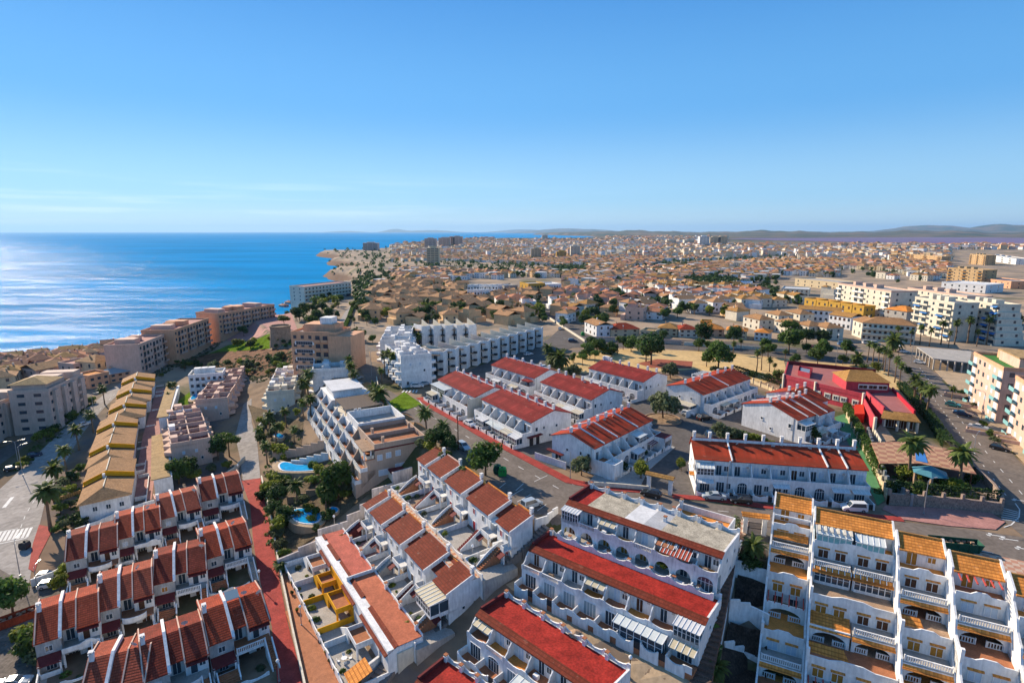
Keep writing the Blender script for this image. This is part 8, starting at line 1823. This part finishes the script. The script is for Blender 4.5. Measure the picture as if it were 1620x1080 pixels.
wall_run([(1372, 690), (1384, 730), (1402, 770), (1440, 800)], 1.6, .12, 'metal fence along the left side of the garden bar', METAL, 'fence', piers=3); wall_run([(930, 768), (985, 772), (1026, 776)], 1.0, .3, 'low white wall below the pale gravel', WARMWHITE, base=1)
sheet('gravel', [[(932, 764), (1012, 772), (1025, 745), (1068, 708), (1056, 703), (985, 725), (945, 742)]], plain('pale gravel', (.40, .39, .37), .95, .2, 2), .16, .12); sheet('court', [[(1320, 660), (1336, 655), (1372, 720), (1400, 792), (1388, 800), (1352, 720)]], plain('green court paint', (.10, .26, .11), .9, .2, .5), .12); sheet('court', [[(600, 632), (616, 627), (650, 655), (640, 662)]], plain('green verge paint', (.12, .25, .10), .9, .2, .5), .16) if False else None
# tiled arches over two entrances
def tile_arch(px0, px1, label, iron=False):
    a, c = at(*px0), at(*px1); d = c - a; L = d.length; t = thing('entrance_arch', label, 'gateway', a, math.atan2(d.y, d.x)); z = 3.4
    for x in (0, L): MB().box(x - .35, -.35, -.5, x + .35, .35, z).go('pillar', WHITE, t)
    MB().ex([(-.5, z - .7), (L * .25, z - .1), (L * .5, z + .1), (L * .75, z - .1), (L + .5, z - .7), (L + .5, z + .1), (-.5, z + .1)], -.25, .25, 'y').go('lintel', WHITE, t)
    b = MB(); b.slab((-.7, -.7, z + .1), (L + .7, -.7, z + .1), (L + .7, 0, z + .6), (-.7, 0, z + .6)); b.slab((-.7, 0, z + .6), (L + .7, 0, z + .6), (L + .7, .7, z + .1), (-.7, .7, z + .1)); b.go('tile_cap', ORANGET if iron else OCHRET, t)
    if iron:
        g = MB(); [g.box(.5 + k * (L - 1) / 14 - .03, -.03, .1, .5 + k * (L - 1) / 14 + .03, .03, 2.1) for k in range(15)]; g.box(.4, -.04, 1.0, L - .4, .04, 1.1); g.box(.4, -.04, 2.05, L - .4, .04, 2.13); g.go('iron_gate', DARKM, t)
tile_arch((1026, 774), (1060, 782), 'tiled arch over the entrance of the inner street'); tile_arch((1178, 842), (1208, 846), 'orange tiled arch with an iron gate beside the stepped flats', True)
# ---------------------------------------------------------------- pools
def pool(px, label, cover=.35):
    w = [at(*q) for q in px]; c = sum(w, Vector()) / len(w); z = max(q.z for q in w) + .35; t = thing('swimming_pool', label, 'pool', (c.x, c.y, z)); n = len(w); pts = []
    for i in range(n):                                     # smooth closed outline
        a, b_, c_, d = (w[(i + k - 1) % n] - c for k in range(4))
        for f in (0, .25, .5, .75): pts.append(.5 * ((2 * b_) + (c_ - a) * f + (2 * a - 5 * b_ + 4 * c_ - d) * f * f + (3 * b_ - a - 3 * c_ + d) * f ** 3))
    MB().prism([(p.x * 1.45 + 0, p.y * 1.45) for p in pts], -4, -.03).go('paving', SANDPAVE, t); MB().prism([(p.x * 1.10, p.y * 1.10) for p in pts], -.5, .1).go('coping', WHITE, t); MB().prism([(p.x, p.y) for p in pts], -.3, .13).go('water', POOLW, t)
pool([(444, 752), (452, 744), (470, 744), (485, 740), (496, 740), (498, 745), (482, 752), (462, 758), (448, 760)], 'kidney shaped blue pool in the upper garden below the beige apartments'); pool([(463, 828), (468, 818), (484, 812), (504, 812), (506, 824), (494, 836), (472, 838)], 'round bright blue pool beside the retaining wall'); pool([(522, 812), (526, 806), (534, 806), (534, 812), (528, 815)], 'tiny round children pool beside the bright blue pool')
pool([(434, 693), (440, 688), (448, 690), (446, 696), (438, 697)], 'small blue pool among the palms of the steep path'); pool([(302, 634), (314, 620), (318, 624), (308, 636)], 'narrow blue pool on the small lawn by the pink block')
# ---------------------------------------------------------------- the stair paths
def stair_path(px, w, label, mat):
    pts = resample([Vector((p.x, p.y, p.z)) for p in W_(px)], .9); o = pts[0].copy(); t = thing('stair_path', label, 'stairs', o); b = MB()
    for p, q in zip(pts, pts[1:]):
        d = q - p; d.z = 0; d.normalize(); n = Vector((-d.y, d.x, 0)) * w / 2; z = p.z + .3 - o.z
        b.prism([((p + n - o).x, (p + n - o).y), ((p - n - o).x, (p - n - o).y), ((q - n - o).x, (q - n - o).y), ((q + n - o).x, (q + n - o).y)], z - 2.0, z)
    b.go('steps', mat, t); return t
stair_path([(862, 832), (820, 868), (780, 903), (740, 938), (700, 980), (664, 1012), (620, 1050), (585, 1095)], 3.0, 'long grey stair between the white wall and the red flat roofs', STEPM); stair_path([(1165, 846), (1152, 880), (1140, 930), (1128, 990), (1112, 1065), (1106, 1090)], 2.6, 'dark brick stair path beside the sunken gardens', plain('brown brick steps', (.16, .10, .075), .9, .25, 1))
stair_path([(462, 965), (478, 1010), (492, 1060), (500, 1095)], 2.4, 'brown tiled stair beside the terracotta walkway', TERRA)
for px, h, l in (([(1172, 862), (1163, 900), (1152, 950), (1143, 1000), (1130, 1075)], 1.0, 'white wall between the stair path and the sunken gardens'), ([(1163, 905), (1190, 915), (1212, 925)], 2.2, 'white wall across the upper sunken garden'), ([(1153, 968), (1185, 978), (1215, 992)], 2.2, 'white wall across the lower sunken garden'), ([(1145, 1030), (1175, 1045), (1210, 1062)], 1.6, 'white wall closing the lowest sunken garden')):
    wall_run(px, h, .35, l, WHITE, base=5)
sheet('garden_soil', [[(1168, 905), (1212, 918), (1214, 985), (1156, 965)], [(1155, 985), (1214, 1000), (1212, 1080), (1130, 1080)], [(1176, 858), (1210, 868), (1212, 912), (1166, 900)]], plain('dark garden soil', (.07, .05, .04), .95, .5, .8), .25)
# the trees' beds and dry yards round the pool garden, parking ground lower left
sheet('ground_patch', [[(0, 900), (60, 935), (100, 925), (108, 960), (60, 1010), (45, 1090), (-60, 1090), (-60, 920)]], plain('worn dusty asphalt', (.17, .145, .125), .95, .35, .35), .06)
sheet('garden_soil', [[(418, 770), (440, 745), (520, 725), (560, 760), (600, 770), (560, 800), (505, 845), (445, 880)], [(392, 640), (425, 650), (480, 668), (475, 720), (432, 740), (412, 700)]], plain('garden earth', (.15, .11, .065), .95, .45, .6), .1)
sheet('pavement', [[(62, 830), (85, 835), (62, 880), (55, 905), (45, 900), (52, 860)]], REDPAVE, .12, .1)
# garden furniture: tables, chairs, pots, parasols seen on the terraces
def pot(px, py, z, label):
    p = P(px, py, z); t = thing('flower_pot', None, 'flower pot', (p.x, p.y, z), 0, 'flower pots on walls and walkways'); MB().lathe([(.16, 0), (.26, .4), (.28, .42), (.2, .4), (.02, .38)], 10).go('pot', TERRA, t); m = TK['shrub'][len(LATER) % 4]; f = inst('plant', m[1], t, (0, 0, .2)); f.scale = (.3, .3, .35); later(t, label)
for i, (px, py) in enumerate(((462, 925), (468, 935), (476, 945), (480, 958), (486, 970), (492, 985), (503, 1004), (510, 1020), (516, 1035), (522, 1048), (530, 1062), (462, 940), (470, 968), (455, 912), (627, 940), (640, 960), (650, 975), (660, 990), (845, 870))):
    g = at(px, py); pot(px, py, g.z + .3, 'terracotta flower pot with green plant')
def umbrella(px, py, z, label, mat):
    p = P(px, py, z); t = thing('parasol', label, 'parasol', (p.x, p.y, z)); MB().tube([(0, 0, 0), (0, 0, 2.3)], .03, 6).go('pole', METAL, t); MB().lathe([(1.1, 1.95), (.6, 2.2), (.03, 2.42)], 8).go('canopy', mat, t)
g = at(910, 1020); umbrella(910, 1020, g.z + .1, 'tan parasol on the sandy walkway', SANDST)
def table_set(px, py, z, label):
    p = P(px, py, z); t = thing('garden_table', label, 'garden furniture', (p.x, p.y, z)); b = MB(); b.lathe([(.5, .7), (.5, .74), (.02, .74)], 14); b.go('table_top', FRAMEW, t); MB().tube([(0, 0, 0), (0, 0, .7)], .05, 6).go('leg', FRAMEW, t)
    for k in range(4):
        a = k * 1.57 + .4; c = thing('garden_chair', 'white chair at the ' + label, 'garden chair', (p.x + .95 * math.cos(a), p.y + .95 * math.sin(a), z), a + math.pi / 2, 'white chairs round ' + label.split(' on ')[0]); MB().box(-.22, -.22, .4, .22, .22, .45).go('seat', FRAMEW, c); MB().box(-.22, -.24, .45, .22, -.19, .9).go('backrest', FRAMEW, c)
        for x in (-.2, .2):
            for y in (-.2, .2): MB().box(x - .02, y - .02, 0, x + .02, y + .02, .4).go('leg', FRAMEW, c)
g = at(545, 1048); table_set(545, 1046, g.z + .2, 'round white table on the lowest sloping patio')
# ---------------------------------------------------------------- finish the labels of the many: what it is, the landmark it stands by, its place there
NUM = {1: 'one', 2: 'two', 3: 'three', 4: 'four', 5: 'five', 6: 'six', 7: 'seven', 8: 'eight', 9: 'nine', 10: 'ten'}
bunch = {}
for o, d in LATER: bunch.setdefault((d, near(o.location.x, o.location.y)), []).append(o)
def ordinal(i):
    if i < 20: return ORD[i]
    n = i + 1; tens = {2: 'twenty', 3: 'thirty', 4: 'forty', 5: 'fifty', 6: 'sixty', 7: 'seventy', 8: 'eighty', 9: 'ninety'}.get(n // 10, 'hundred')
    return tens if n % 10 == 0 else tens + ' ' + ORD[n % 10 - 1]
for (d, ph), os_ in bunch.items():
    os_.sort(key=lambda o: proj(o.location)[0])
    for i, o in enumerate(os_):
        s_ = '%s %s' % (d, ph)
        if len(os_) > 1: s_ += ', ' + ordinal(i) + ' from left'
        w_ = s_.split()
        o['label'] = s_ if len(w_) <= 16 else ' '.join(w_[:16])
# ---------------------------------------------------------------- air
hz_ = bpy.data.materials.new('haze'); hz_.use_nodes = True; _t = hz_.node_tree; _t.nodes.clear()
_o = N(_t, 'ShaderNodeOutputMaterial'); _v = N(_t, 'ShaderNodeVolumePrincipled'); _v.inputs['Color'].default_value = (.38, .66, 1, 1); _v.inputs['Density'].default_value = 2.7e-5; _v.inputs['Anisotropy'].default_value = .2
_t.links.new(_v.outputs[0], _o.inputs['Volume'])
tag(MB().box(-61000, -61000, -120, 61000, 61000, 620).go('haze', hz_), kind='stuff')
